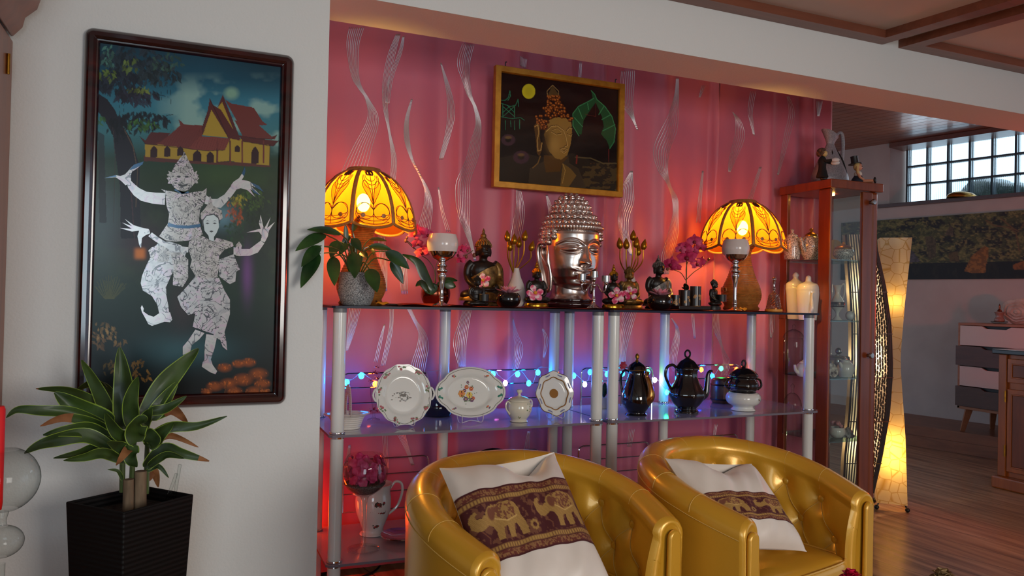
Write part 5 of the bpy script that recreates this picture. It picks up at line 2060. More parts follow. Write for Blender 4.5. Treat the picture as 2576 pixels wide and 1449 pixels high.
# --- three-armed candelabra
p, s = spot(1493, 2.555, ZR)
t = thing('candelabra', 'small silver three cup candelabra in front of the silver Buddha head', 'candle holder', p)
ob('stem', MB().lathe(sc(s, sp([(0, 0), (18, 0), (16, 3), (7, 9), (4, 18), (5, 22), (3, 28), (2.6, 50), (5, 54), (6, 58), (3, 62), (3, 66), (6, 72), (4, 76)], 3)), 20), CHROME, t)
for sx in (-1, 1):
    ob('arm', MB().tube([(sx*a*s, 0, b*s) for a, b in spline([(3, 58), (10, 60), (17, 50), (24, 42), (32, 44), (35, 54), (35, 62)], 5)], 1.7*s, 7), CHROME, t)
for x_, z_ in ((-35, 62), (35, 60), (0, 70)):
    c = ob('cup', MB().lathe(sc(s, sp([(0, 0), (3, 0), (3, 3), (5.5, 6), (6.5, 14), (3, 16)], 3)), 16, (x_*s, 0, (z_-4)*s)), CHROME, t)
    ob('tealight', MB().lathe(sc(s, [(0, 0), (11, 0), (11, 15), (10.4, 15), (10.2, 11), (0, 11)]), 24, (x_*s, 0, (z_+8)*s)), STEEL, c)

# --- brown blossom cups on a tray
p, s = spot(1730, 2.60, ZR)
tr = ob('tray', MB().box((.003*0, 0, 5*s), (96*s, 60*s, 10*s)), plain('dark_tray', (36, 22, 16), .35), loc=p, bev=.003)
tag(tr, 'long dark brown tray under the three blossom cups', 'tray')
BLOS = plain('blossom_print', (196, 142, 84), .5)
CUPM = plain('brown_glaze', (44, 30, 26), .3, coat=.3)
for (px, r, h, lab) in ((1699, 10.5, 26, 'shortest brown cup with gold blossoms at left end of the tray'), (1723, 12.5, 38, 'middle brown cup with gold blossoms on the dark tray'), (1749, 14, 49, 'tallest brown cup with gold blossoms at right end of the tray')):
    q, s2 = spot(px, 2.59, ZR + 10*s)
    c = thing('tealight_cup', lab, 'cup', q, 0, 'brown blossom cups')
    ob('cup', MB().lathe(sc(s2, [(0, 0), (r, 0), (r, h), (r-1.5, h), (r-1.6, h-6), (0, h-7)]), 28), CUPM, c)
    m = MB()
    for k in range(5):
        a = -pi/2 + rnd.uniform(-.9, .7)
        zc = rnd.uniform(.15, .6)*h
        for j in range(5):
            aa = a + .22*cos(j*2*pi/5)*10/r
            M = Matrix.Translation((cos(aa)*r*s2*1.003, sin(aa)*r*s2*1.003, (zc+2.4*sin(j*2*pi/5))*s2)) @ Vector((cos(aa), sin(aa), 0)).to_track_quat('Z', 'Y').to_matrix().to_4x4()
            m.lathe([(0, .0004), (1.5*s2, .0002), (1.5*s2, -.0003)], 8, M=M)
    ob('blossom_print', m, BLOS, c)

# --- crystal bell on a yellow candle disc, petals
p, s = spot(1946, 2.60, ZTOP)
d = ob('candle_disc', MB().lathe(sc(s, sp([(0, 0), (20, 0), (21, 4), (19, 8), (0, 8)], 3)), 24), plain('yellow_wax', (226, 160, 60), .5, sub=.3), loc=p)
tag(d, 'flat yellow wax disc under the crystal bell', 'candle')
bl = thing('crystal_bell', 'cut crystal hand bell standing at right end of the top shelf', 'bell', p + Vector((0, 0, 8.2*s)))
CUT = pane('cut_crystal', (214, 206, 204), .22, .8, .06)
ob('bell_body', MB().lathe(sc(s, sp([(19, 0), (17, 8), (14.5, 22), (12, 34), (5, 40), (0.1, 41)], 4)), 24, fn=lambda a, r, z, j: r*(1+.05*(-1)**(int(a*12/pi+.5)+j))), CUT, bl, smooth=False)
ob('handle', MB().lathe(sc(s, sp([(5, 41), (3, 46), (4.5, 50), (3.2, 54), (3, 62), (4.5, 70), (6, 74), (4, 79), (0, 81)], 3)), 12), CUT, bl)
for px, r, lab in ((961, 16, 'yellow candied petal lying beside the granite pot'), (1868, 11, 'orange petal lying at the foot of the right lamp')):
    p, s = spot(px, 2.56, ZTOP+.0045)
    m = MB().surf(lambda u, v: ((u-.5)*2.2*r*s, (v-.5)*r*1.3*s, (2+6*sin(pi*v)*sin(pi*u)**.5 + 2*sin(u*9))*s), 14, 8)
    m.surf(lambda u, v: ((u-.5)*2.2*r*s, (.5-v)*r*1.3*s, .3*s), 6, 4)
    tag(ob('petal', m, plain('orange_petal', (226, 150, 34), .5), loc=p), lab, 'petal')
p, s = spot(980, 2.62, ZTOP)
m = MB()
pts = spline([(0, .06, .02), (.01, .03, .012), (.03, .0, .006), (.055, -.02, .005), (.08, -.03, .005)], 8)
for i, q in enumerate(pts):
    m.ell((q[0]-.045, q[1], q[2]), .0042, 8, 6)
tag(ob('bead_string', m, plain('dark_bead', (52, 26, 18), .4), loc=p), 'string of dark wooden beads trailing beside the granite pot', 'beads')
# ------------------------------------------------------------------ things on the middle and low shelves
ZM, ZL = ZMID+.0008, ZLOW+.0008
WIRE = plain('white_wire', (214, 206, 196), .4)
ROSE = plain('rose_print', (170, 70, 78), .4)
LEAFP = plain('leaf_print', (96, 120, 74), .4)
GREYP = plain('grey_print', (110, 104, 96), .4)
GILT = plain('gilt_edge', (150, 104, 52), .3, .7)


def disc(mb, M, x, z, r, mi=0, y=-.0006, n=7, sq=1.0):
    """a small painted dab on a plate face, local plate axes x, z with the viewer at -y"""
    o = len(mb.v)
    mb.add([Vector((x + r*cos(2*pi*k/n), y, z + r*sq*sin(2*pi*k/n))) for k in range(n)], [tuple(range(n))], mi)
    mb.tf(M, o)


def plate(label, px, py, y, rx, rz, depth, wob, n, lobes, deco, stand, tilt=-.2, edge=None, rz_turn=0, cat='plate'):
    """upright plate: rx, rz half sizes in pixels as seen (x already foreshortened); deco(mbs, s, surf)"""
    c = aty(px, py, y)
    s = (c-CAMP).dot(_fw)/FOC
    t = thing('plate', label, cat, c, rz_turn, 'porcelain plates on wire stands')
    ry_ = rx*1.10
    T = Matrix.Rotation(tilt, 4, 'X')

    def R(a):
        k = 1 + wob*cos(n*a) + lobes(a)
        return ry_*k, rz*k

    def pt(a, f, back=0):
        A, B = R(a)
        g = f
        # dish profile: flat centre, rising wall, flaring rim
        if f < .62:
            h = 0
        elif f < .74:
            h = (f-.62)/.12*.6
        else:
            h = .6 + (f-.74)/.26*.4
        A2, B2 = (ry_, rz) if f < .7 else (A, B)
        q = f if f < .7 else f
        return T @ Vector((A2*q*cos(a)*s, (-h*depth + back)*s, B2*q*sin(a)*s))
    mb = MB()
    N = 96
    fs_ = [0.001, .3, .55, .62, .66, .70, .74, .82, .9, .97, 1.0]
    mb.surf(lambda u, v: pt(-2*pi*u, fs_[min(10, int(round(v*10)))]), N, 10, closeu=True)
    mb.surf(lambda u, v: pt(2*pi*u, fs_[min(10, int(round(v*10)))]*.995, 3.2), N, 10, closeu=True)
    ob('dish', mb, PORC, t, ang=50)
    if edge:
        ob('rim', MB().tube([pt(2*pi*k/N, 1.0, 1.2) for k in range(N)], edge[1]*s, 6, True), edge[0], t)
    deco(t, s, pt, T)
    if stand:
        w = stand
        zb_ = ZM - c.z
        m = MB()
        zz = -rz*s
        yb_ = -.024
        for sx in (-1, 1):
            x = sx*w*s
            m.tube(spline([(x, .03, zb_+.10), (x, .02, zb_+.03), (x, .0, zb_+.004), (x*.96, -.03, zb_+.003), (x*1.05, -.042, zb_+.012), (x*1.08, -.044, zb_+.034)], 5), .0014, 6)
        m.tube(spline([(-w*s, -.03, zb_+.003), (-w*s*.5, -.028, zb_+.008), (0, -.026, zb_+.011), (w*s*.5, -.028, zb_+.008), (w*s, -.03, zb_+.003)], 5), .0014, 6)
        m.tube([(-w*s, .026, zb_+.07), (w*s, .026, zb_+.07)], .0014, 6)
        ob('wire_stand', m, WIRE, t)
    return t, s


def deco_roses(t, s, pt, T):
    m = MB()
    rr = random.Random(3)
    for k in range(9):
        a = 2*pi*k/9 + .2
        for j in range(9):
            q = pt(a + rr.uniform(-.14, .14), .88 + rr.uniform(-.06, .06))
            disc(m, Matrix.Translation((q.x, q.y-.0012, q.z)), 0, 0, rr.uniform(1.6, 3.4)*s, 0 if j < 5 else 1)
    for k in range(70):
        a = rr.uniform(0, 2*pi)
        d = rr.gauss(0, .24)
        q = pt(a, min(.5, abs(d)))
        q.z *= .5
        q.z = max(-.02, min(.02, q.z))
        disc(m, Matrix.Translation((q.x, q.y-.0012, q.z)), 0, 0, rr.uniform(.8, 2.2)*s, 2)
    m.tube([pt(2*pi*k/72, .94 + .03*sin(11*2*pi*k/72)) + Vector((0, -.0006, 0)) for k in range(72)], .5*s, 4, True, 2)
    # arched dedication in tiny brown lettering
    for row, (n_, zz) in enumerate(((16, 7), (5, 1))):
        for k in range(n_):
            u = (k-(n_-1)/2)
            q = T @ Vector((u*1.9*s, -.0012, (zz - u*u*.05)*s))
            o = len(m.v)
            m.box(q, (1.0*s, .0004, 1.8*s), mi=2)
    ob('printed_roses', m, [ROSE, LEAFP, GREYP], t, smooth=False)
    for sx in (-1, 1):
        h = MB().tube([pt((0 if sx > 0 else pi) + .2*sin(q), 1.0 + .07*cos(q)) for q in [k*pi/8 for k in range(16)]], 2.6*s, 7, True)
        ob('handle', h, PORC, t)


def deco_bouquet(t, s, pt, T):
    m = MB()
    rr = random.Random(9)
    Y_, R_, V_ = 0, 1, 2
    for (x, z, r, mi) in ((-12, -2, 10, 4), (8, -6, 9, 0), (2, 14, 6, 1), (14, 10, 6, 1), (-2, -16, 7, 2), (14, -18, 6, 2), (18, -14, 5, 1), (6, 26, 4, 2), (-4, 6, 5, 2)):
        x -= 8
        for k in range(6):
            a = 2*pi*k/6
            q = T @ Vector(((x+r*.55*cos(a))*s, -.001, (z+r*.55*sin(a))*s))
            disc(m, Matrix.Translation(q), 0, 0, r*.42*s, mi)
        q = T @ Vector((x*s, -.0014, z*s))
        disc(m, Matrix.Translation(q), 0, 0, r*.3*s, 1 if mi in (0, 4) else 0)
    for k in range(40):
        a, d = rr.uniform(0, 2*pi), rr.uniform(14, 30)
        q = T @ Vector(((d*.8*cos(a)-4)*s, -.0008, d*sin(a)*s))
        disc(m, Matrix.Translation(q), 0, 0, rr.uniform(1, 2.2)*s, 3)
    for a in (.9, 2.2, 4.0, 5.4):
        for k in range(7):
            q = pt(a+rr.uniform(-.06, .06), .82+rr.uniform(-.05, .05))
            disc(m, Matrix.Translation((q.x, q.y-.001, q.z)), 0, 0, rr.uniform(1.2, 2.4)*s, (1, 2, 3)[k % 3])
    m.tube([pt(2*pi*k/80, .95) + Vector((0, -.0006, 0)) for k in range(80)], .6*s, 4, True, 5)
    for sx in (0, pi):
        for k in (-1, 1):
            m.tube([pt(sx + k*(.12+.13*j/6), .88 + .05*sin(j)) + Vector((0, -.0012, 0)) for j in range(7)], 2.2*s, 5, False, 6)
    ob('painted_bouquet', m, [plain('yellow_flower', (226, 196, 84), .4), plain('orange_flower', (206, 84, 34), .4), plain('violet_flower', (112, 62, 104), .4), LEAFP, plain('amber_flower', (216, 138, 50), .4), GREYP, plain('sea_green', (70, 140, 118), .3)], t, smooth=False)


def deco_gilt(t, s, pt, T):
    m = MB()
    m.tube([pt(2*pi*k/64, .73) + Vector((0, -.0008, 0)) for k in range(64)], 1.5*s, 5, True, 0)
    N = 32
    m.add([T @ Vector((11.5*s*cos(2*pi*k/N)*1.05, -.0014, 11.5*s*sin(2*pi*k/N))) for k in range(N)], [tuple(range(N))], 0)
    rr = random.Random(4)
    for k in range(8):
        a = 2*pi*(k+.5)/8
        for j in range(5):
            q = pt(a+(j-2)*.06, .9)
            disc(m, Matrix.Translation((q.x, q.y-.0012, q.z)), 0, 0, 1.7*s, 1)
    ob('gilt_decoration', m, [GILT, plain('blue_grey_print', (120, 122, 160), .4)], t, smooth=False)


plate('round white cake plate with rose rim and two pierced handles on a wire stand', 1014, 993, 2.60, 66, 76, 9, .012, 14, lambda a: 0, deco_roses, 22, -.22)
plate('oval white dish painted with a flower bouquet, sea green handles, on wire stand', 1180, 988, 2.605, 80, 62, 15, 0.0, 4, lambda a: .05*exp(-((((a+pi/2) % pi)-pi/2)/.42)**2) - .05*exp(-(((a % pi)-.62)/.16)**2) - .05*exp(-((((pi-a) % pi)-.62)/.16)**2), deco_bouquet, 26, -.24, (PORC, 1.5))
plate('small scalloped white plate with gilt centre disc and gilt rim on wire stand', 1393, 990, 2.605, 46, 54, 8, .04, 8, lambda a: 0, deco_gilt, 16, -.22, (GILT, 1.3))


# --- pots and bowls
def handle(mb, pts, r, s, seg=8):
    mb.tube([(a*s, 0, b*s) for a, b in spline(pts, 6)], r*s, seg)


FLO = [ROSE, LEAFP]


def sprig(mb, s, prof_r, zc, a0, spread, n, seed, big=2.2):
    """little printed flowers lying on a turned pot: prof_r(z) radius in px"""
    rr = random.Random(seed)
    for k in range(n):
        a = a0 + rr.gauss(0, spread)
        z = zc + rr.gauss(0, spread*18)
        r = prof_r(z)
        c = Vector((cos(a)*r*s, sin(a)*r*s, z*s))
        M = Matrix.Translation(c) @ Vector((cos(a), sin(a), 0)).to_track_quat('Z', 'Y').to_matrix().to_4x4()
        q = rr.uniform(.6, 1.1)*big*s
        mb.lathe([(0, .0008), (q, .0004), (q, -.0006)], 7, M=M, mi=0 if rr.random() < .62 else 1)


# sugar bowl
p, s = spot(1305, 2.575, ZM)
t = thing('sugar_bowl', 'cream sugar bowl with lid, two handles and red flower sprays between the plates', 'sugar bowl', p, radians(15))
CREAM = plain('cream_porcelain', (222, 214, 192), .14, coat=.4)
bp = sp([(0, 0), (21, 0), (22, 3), (20, 6), (27, 16), (32.5, 30), (31, 44), (26, 52)], 4)
ob('bowl', MB().lathe(sc(s, bp), 32), CREAM, t)
ob('lid', MB().lathe(sc(s, sp([(28, 51), (29, 54), (22, 59), (8, 63), (4, 66), (4, 70), (7, 74), (7, 79), (0, 81)], 4)), 28), CREAM, t)
for sx in (-1, 1):
    m = MB()
    handle(m, [(sx*27, 46), (sx*36, 52), (sx*42, 46), (sx*41, 34), (sx*33, 24), (sx*30, 20)], 2, s)
    ob('handle', m, CREAM, t)
m = MB()
sprig(m, s, lambda z: interp([(6, 20), (16, 27), (30, 32.5), (44, 31), (52, 26)], z), 36, -1.3, .22, 16, 5, 2)
sprig(m, s, lambda z: interp([(6, 20), (16, 27), (30, 32.5), (44, 31), (52, 26)], z), 14, -2.2, .06, 4, 6, 2)
ob('printed_flowers', m, FLO, t)

# basket
p, s = spot(872, 2.60, ZM)
t = thing('porcelain_basket', 'white woven porcelain basket with tall handle at left end of middle shelf', 'basket', p)
_m = Mat('white_basketwork', (226, 216, 204), .3)
x_, y_, z_ = _m.xyz()
_h = (z_*900).sin()*.5 + ((x_*260).sin()*.6)
_m.bump(_h, .5, .002)
ob('basket', MB().lathe(sc(s, sp([(0, 0), (32, 0), (34, 3), (44, 28), (56, 36), (58, 38), (55, 39)], 4) + [(42, 34), (30, 6), (0, 4)]), 40, M=Matrix.Diagonal((1, .7, 1, 1))), _m.m, t)
ob('handle', MB().tube([(2*s, a*s, b*s) for a, b in spline([(-30, 34), (-25, 74), (-10, 96), (10, 96), (25, 74), (30, 34)], 6)], 13*s, 10, flat=.22), _m.m, t)

# crystal vase with red flowers
p, s = spot(940, 2.74, ZM)
t = thing('crystal_flower_vase', 'slim crystal vase with red crystal flowers behind the round cake plate', 'vase', p)
REDG = plain('red_crystal', (200, 30, 40), .08, spec=.8, trans=.4)
ob('vase', MB().lathe(sc(s, sp([(16, 0), (14, 3), (4, 8), (4, 30), (9, 60), (11, 90), (12, 96)], 4)), 18), THICKGLASS, t)
for c, n, r in (((0, 118), 7, 15), ((8, 104), 6, 12), ((-9, 98), 5, 11), ((4, 132), 5, 11), ((0, 24), 5, 17)):
    for k in range(n):
        a = 2*pi*k/n + c[1]
        m = MB()
        b0 = Vector((c[0]*s, 0, c[1]*s))
        leaf(m, b0, b0 + Vector((cos(a)*r*s, sin(a)*r*.5*s - .01, (.35*r*sin(a)+3)*s)), r*.6*s, .1, .2, n=6)
        ob('petal', m, REDG, t)

# dark blue glass dish behind the plates
p, s = spot(1098, 2.79, ZM)
tag(ob('blue_dish', MB().lathe(sc(s, sp([(0, 0), (34, 0), (40, 10), (42, 30), (36, 54), (33, 60)], 4) + [(30, 60), (34, 30), (30, 8), (0, 4)]), 32), plain('midnight_glass', (10, 16, 34), .06, spec=.8), loc=p), 'midnight blue glass jar half hidden between the two large plates', 'jar')

# black coffee pot, gold spout
BLK = plain('black_porcelain', (9, 9, 11), .07, spec=.7, coat=.6)
p, s = spot(1600, 2.60, ZM)
t = thing('coffee_pot', 'black coffee pot with gold spout and gold acorn knob beside the white posts', 'coffee pot', p, radians(-62))
ob('body', MB().lathe(sc(s, sp([(0, 0), (26, 0), (27, 2), (24, 7), (34, 22), (38.5, 40), (33, 64), (22, 92), (19, 106), (22, 112)], 5)), 40), BLK, t)
ob('lid', MB().lathe(sc(s, sp([(24, 111), (24.5, 113), (19, 124), (8, 132), (3, 134)], 4)), 32), BLK, t)
ob('rim', MB().tube([(24.5*s*cos(k*pi/20), 24.5*s*sin(k*pi/20), 112*s) for k in range(40)], .9*s, 6, True), GOLD, t)
ob('knob', MB().lathe(sc(s, sp([(3, 133), (5, 135), (3, 138), (5.5, 143), (4, 150), (0, 154)], 3)), 16), GOLD, t)
ob('spout', MB().tube([(a*s, 0, b*s) for a, b in spline([(26, 36), (38, 46), (40, 62), (34, 84), (28, 98), (31, 110)], 6)], [q*s for q in [14]*3 + [13.5, 13, 12.5, 12, 11.5, 11, 10.5, 10, 9.5, 9, 8.6, 8.2, 7.8, 7.4, 7, 6.8, 6.6, 6.4, 6.2, 6, 5.8, 5.6, 5.5, 5.4, 5.4, 5.4, 5.4, 5.4][:28]], 12), plain('gold_spout', (172, 116, 60), .18, .9), t)
m = MB()
handle(m, [(-20, 104), (-36, 108), (-46, 90), (-44, 66), (-36, 46)], 3.4, s)
ob('handle', m, BLK, t)

p, s = spot(1727, 2.60, ZM)
t = thing('coffee_pot', 'all black pewter toned coffee pot with ring knob, its spout to the right', 'coffee pot', p, radians(-12))
BLK2 = plain('pewter_black', (30, 26, 27), .09, .35, spec=.8, coat=.6)
fl = lambda a, r, z, j: r*(1+.035*cos(8*a)*min(1, z/(30*s)))
ob('body', MB().lathe(sc(s, sp([(0, 0), (27, 0), (29, 4), (24, 10), (34, 22), (45, 42), (42, 56), (31, 76), (25, 94), (27, 106), (30, 110)], 5)), 64, fn=fl), BLK2, t)
ob('lid', MB().lathe(sc(s, sp([(31, 108), (31, 111), (26, 118), (18, 128), (8, 134), (4, 137)], 4)), 48, fn=lambda a, r, z, j: r*(1+.03*cos(8*a))), BLK2, t)
ob('knob', MB().tube([(7*s*cos(k*pi/8), 0, (146+9*sin(k*pi/8))*s) for k in range(16)], 2.6*s, 7, True), BLK2, t)
ob('spout', MB().tube([(a*s, 0, b*s) for a, b in spline([(32, 34), (50, 44), (54, 66), (56, 90), (60, 101), (68, 103)], 6)], [q*s for q in [11, 10.6, 10.2, 9.8, 9.4, 9, 8.6, 8.2, 7.9, 7.6, 7.3, 7, 6.8, 6.6, 6.4, 6.2, 6, 5.8, 5.6, 5.4, 5.2, 5, 4.8, 4.6, 4.4, 4.2, 4, 3.8, 3.6, 3.4, 3.2]], 12), BLK2, t)
m = MB()
handle(m, [(-24, 104), (-38, 118), (-54, 112), (-58, 92), (-48, 68), (-38, 52)], 3.8, s)
ob('handle', m, BLK2, t)

# wooden barrel
p, s = spot(1815, 2.80, ZM)
t = thing('wooden_barrel', 'small wooden barrel box with straw panels behind the white tureen', 'box', p)
ob('barrel', MB().lathe(sc(s, sp([(0, 0), (22, 0), (27, 16), (28, 32), (26, 50), (22, 62), (0, 63)], 5)), 32), wood('barrel_wood', (72, 38, 18), (122, 74, 36), 'z', 8, .4), t)
for z in (10, 46):
    ob('hoop', MB().lathe(sc(s, [(27.5 if z < 20 else 27.2, z-2), (28.4, z), (27.5 if z < 20 else 27, z+2)]), 32), BLACKM, t)
ob('straw_panel', MB().lathe(sc(s, sp([(23, 2), (27.6, 16), (28.6, 32), (26.6, 50), (22.6, 61)], 4)), 6, a0=-2.1, a1=-1.65), plain('straw', (196, 150, 84), .6), t)

# white tureen with a black sugar pot sitting on it
p, s = spot(1869, 2.585, ZM)
t = thing('white_tureen', 'round white porcelain bowl with small rose spray under the black sugar pot', 'bowl', p)
ob('bowl', MB().lathe(sc(s, sp([(0, 0), (28, 0), (29, 3), (25, 9), (38, 18), (43, 30), (40, 40), (34, 45)], 5) + [(31, 45), (36, 30), (0, 12)]), 48, fn=lambda a, r, z, j: r*(1+.008*cos(24*a))), PORC, t)
m = MB()
sprig(m, s, lambda z: interp([(9, 25), (18, 38), (30, 43), (40, 40)], z), 28, -1.15, .1, 10, 8, 2.4)
ob('printed_roses', m, FLO, t)
z1 = p.z + 45.5*s
t = thing('sugar_pot', 'black lidded sugar pot stacked on the white bowl at right of middle shelf', 'sugar bowl', (p.x, p.y, z1), radians(-20))
ob('body', MB().lathe(sc(s, sp([(0, -6), (26, -6), (30, 2), (37, 14), (36, 24), (30, 34), (34, 40)], 5)), 48, fn=lambda a, r, z, j: r*(1+.03*cos(8*a))), BLK2, t)
ob('lid', MB().lathe(sc(s, sp([(36, 39), (36, 42), (30, 50), (16, 58), (6, 61), (3, 64)], 4)), 48, fn=lambda a, r, z, j: r*(1+.03*cos(8*a))), BLK2, t)
ob('knob', MB().tube([(5*s*cos(k*pi/7), 0, (71+8*sin(k*pi/7))*s) for k in range(14)], 2.4*s, 7, True), BLK2, t)
for sx in (-1, 1):
    m = MB()
    handle(m, [(sx*30, 34), (sx*42, 30), (sx*46, 16), (sx*36, 6)], 2.8, s)
    ob('handle', m, BLK2, t)

# plant in white pot behind the posts, red blossom
p, s = spot(1518, 2.80, ZM)
t = thing('small_plant', 'little green plant in square white pot behind the two middle posts', 'potted plant', p)
ob('pot', MB().lathe(sc(s, [(0, 0), (24, 0), (26, 28), (23, 28), (22, 24), (0, 24)]), 4, M=Matrix.Rotation(.5, 4, 'Z')), plain('white_pot', (200, 200, 196), .3), t, smooth=False)
for k in range(7):
    m = MB()
    a = k*.9
    leaf(m, (0, 0, 24*s), (cos(a)*22*s, sin(a)*14*s, (50+8*(k % 3))*s), 12*s, .1, .2)
    ob('leaf', m, LEAFG, t)
c = aty(1566, 919, 2.82)
t = thing('red_blossom', 'red cloth blossom on a stem left of the gold spouted coffee pot', 'flower', c)
for k in range(6):
    a = k*pi/3
    m = MB()
    leaf(m, (0, 0, 0), (cos(a)*.02, -.006, sin(a)*.02), .015, .05, .2, view=(0, -1, 0))
    ob('petal', m, plain('crimson_cloth', (170, 36, 56), .6), t)
ob('stem', MB().tube([(0, .004, 0), (.004, .012, -.06), (.002, .01, ZM-c.z)], .0016, 6), STEMM, t)

# --- string of lights on the racks
CY, BL, PK, WH, GR, ORG = (6, 132, 255), (4, 64, 255), (255, 120, 235), (255, 240, 250), (30, 255, 110), (255, 84, 20)
LB = [(806, 962, BL), (872, 962, CY), (909, 945, CY), (944, 966, ORG), (1122, 938, BL), (1240, 941, CY), (1271, 964, PK), (1302, 941, CY), (1330, 964, CY), (1353, 937, CY), (1400, 936, ORG), (1443, 945, CY), (1471, 967, WH), (1484, 936, BL), (1527, 941, CY), (1566, 940, CY), (1630, 936, GR), (1647, 956, WH), (1677, 987, GR), (1696, 970, BL), (1712, 955, BL), (1764, 930, ORG), (1792, 946, BL), (1814, 927, GR), (1853, 930, ORG)]
t = thing('string_lights', 'string of small coloured ball lights hooked along the wire racks of the middle shelf', 'string lights', (1.5, YB, ZM))
o_ = Vector(t.location)
gm = {}
for c in (CY, BL, PK, WH, GR, ORG):
    gm[c] = glow('ball_light', c, 130 if c in (BL, CY) else 30)
wp = []
for i, (px, py, c) in enumerate(LB):
    y = YB - .008 if px not in (1677, 1696, 1712) else 2.80
    q = aty(px, py, y) - o_
    b = ob('bulb', MB().ell(q, (.0098, .0098, .0115), 10, 8), gm[c], t)
    lp = [Vector((q.x+.0105*cos(a), q.y, q.z+.0125*sin(a))) for a in [k*pi/8 for k in range(16)]]
    if i % 3 == 0 or True:
        ob('ball_cage', MB().tube(lp, .0009, 4, True).tube([Vector((q.x, q.y+.0105*cos(a), q.z+.0125*sin(a))) for a in [k*pi/8 for k in range(16)]], .0009, 4, True), WIRE, b)
    wp += [tuple(q + Vector((0, .004, .012))), tuple(q + Vector((.022, .006, .022 - .012*(i % 3))))]
ob('wire', MB().tube(spline(wp, 3), .0009, 5), plain('clear_wire', (150, 150, 150), .4), t)

# --- low shelf
p, s = spot(914, 2.60, ZL)
t = thing('petal_goblet', 'tall glass goblet of pink rose petals and grey gravel on the low shelf', 'goblet', p)
gl = sp([(40, 0), (38, 3), (10, 7), (6, 14), (5.5, 40), (6, 100), (10, 130), (24, 140), (44, 156), (55, 180), (56, 200), (50, 224), (42, 238)], 5)
ob('glass', MB().lathe(sc(s, gl), 44), GLASS, t)
gv = MB().lathe(sc(s, sp([(0, 137), (22, 141), (43, 157), (49, 168), (0, 166)], 4)), 32)
ob('gravel', gv, mottled('grey_gravel', (60, 58, 56), (130, 124, 118), 260, .8, bump=.6), t)['kind'] = 'stuff'
rr = random.Random(12)
m = MB()
for k in range(95):
    a, zz = rr.uniform(0, 2*pi), rr.uniform(170, 226)
    R_ = interp([(166, 46), (180, 50), (200, 51), (224, 46)], zz)*rr.uniform(.45, .97)
    c = Vector((cos(a)*R_*s, sin(a)*R_*s, zz*s))
    nrm = Vector((cos(a), sin(a), rr.uniform(-.4, .6))).normalized()
    M = Matrix.Translation(c) @ nrm.to_track_quat('Z', 'Y').to_matrix().to_4x4() @ Matrix.Rotation(rr.uniform(0, 6), 4, 'Z')
    m.surf(lambda u, v: M @ Vector(((u-.5)*26*s*sin(pi*(.15+.85*v)), (v-.5)*24*s, (2.5*((2*u-1)**2) + 2*v*v)*s)), 6, 5)
ob('petals', m, mottled('rose_petal', (196, 26, 92), (236, 84, 144), 60, .5), t, ang=180)['kind'] = 'stuff'

p, s = spot(937, 2.76, ZL)
t = thing('coffee_pitcher', 'white porcelain pitcher with red rose spray behind the petal goblet', 'pitcher', p)
ob('body', MB().lathe(sc(s, sp([(0, 0), (30, 0), (31, 4), (26, 10), (30, 24), (42, 56), (45, 84), (42, 106), (46, 122), (48, 126)], 5) + [(45, 126), (38, 100), (0, 90)]), 40, fn=lambda a, r, z, j: r + (10*s*max(0, cos(a-pi))**6 if z > 100*s else 0)), PORC, t)
m = MB()
handle(m, [(42, 110), (56, 126), (72, 120), (74, 96), (62, 64), (40, 46)], 3.4, s)
ob('handle', m, PORC, t)
m = MB()
for a, z_, n_ in ((-1.5, 82, 22), (-1.2, 62, 14), (-1.95, 70, 12), (-1.6, 26, 7)):
    sprig(m, s, lambda z: interp([(10, 26), (24, 30), (56, 42), (84, 45), (106, 42)], z), z_, a, .13, n_, int(z_), 3.6)
ob('printed_roses', m, [plain('red_rose_print', (150, 44, 40), .4), plain('dark_leaf_print', (66, 62, 50), .4)], t)
p, s = spot(1010, 2.66, ZL)
tag(ob('glass_plate', MB().lathe(sc(s, sp([(0, 0), (20, 0), (30, 3), (52, 12), (54, 13)], 4) + [(52, 15), (30, 6), (0, 3)]), 40), pane('dark_glass', (170, 150, 150), .25, .8), loc=p), 'round clear glass plate on the low shelf beside the left armchair', 'plate')
p, s = spot(1240, 2.78, ZL)
m = MB()
m.surf(lambda u, v: (84*s*cos(2*pi*u)*v, .03, (87 + 86*sin(2*pi*u)*v)*s), 40, 4, closeu=True)
m.surf(lambda u, v: (84*s*cos(-2*pi*u)*v, .018, (87 + 86*sin(-2*pi*u)*v)*s), 40, 4, closeu=True)
m.tube([(84*s*cos(k*pi/20), .022, (89+86*sin(k*pi/20)*.97)*s) for k in range(40)], .007, 8, True)
tag(ob('black_tray', m, plain('black_lacquer', (12, 10, 12), .2, coat=.4), loc=p), 'black round tray leaning on the low shelf behind the left armchair', 'tray')
# red lamp on the floor behind the white wall, cables
t = thing('red_lamp', 'red glowing lamp on the floor behind the corner of the white wall', 'lamp', (.372, 2.93, 0))
ob('base', MB().lathe([(0, 0), (.05, 0), (.05, .02), (.015, .03), (.015, .2), (0, .2)], 20), BLACKM, t)
ob('globe', MB().ell((0, 0, .27), .05, 20, 12), glow('red_globe', (255, 66, 12), 34), t)
m = MB().tube([tuple(atz(a, b, .004)) for a, b in spline([(962, 1405), (955, 1424), (938, 1440), (915, 1449), (890, 1462)], 6)], .004, 7)
tag(ob('cable', m, BLACKM), 'black cable lying on the floor under the low shelf', 'cable')
p = atz(812, 1440, .0)
m = MB().box((0, 0, .03), (.12, .05, .06), Matrix.Rotation(.9, 4, 'Z'))
tag(ob('power_strip', m, plain('dark_red_plastic', (46, 18, 18), .4), loc=p + Vector((0, 0, .0)), bev=.006), 'dark power strip on the floor at foot of the left shelf post', 'power strip')
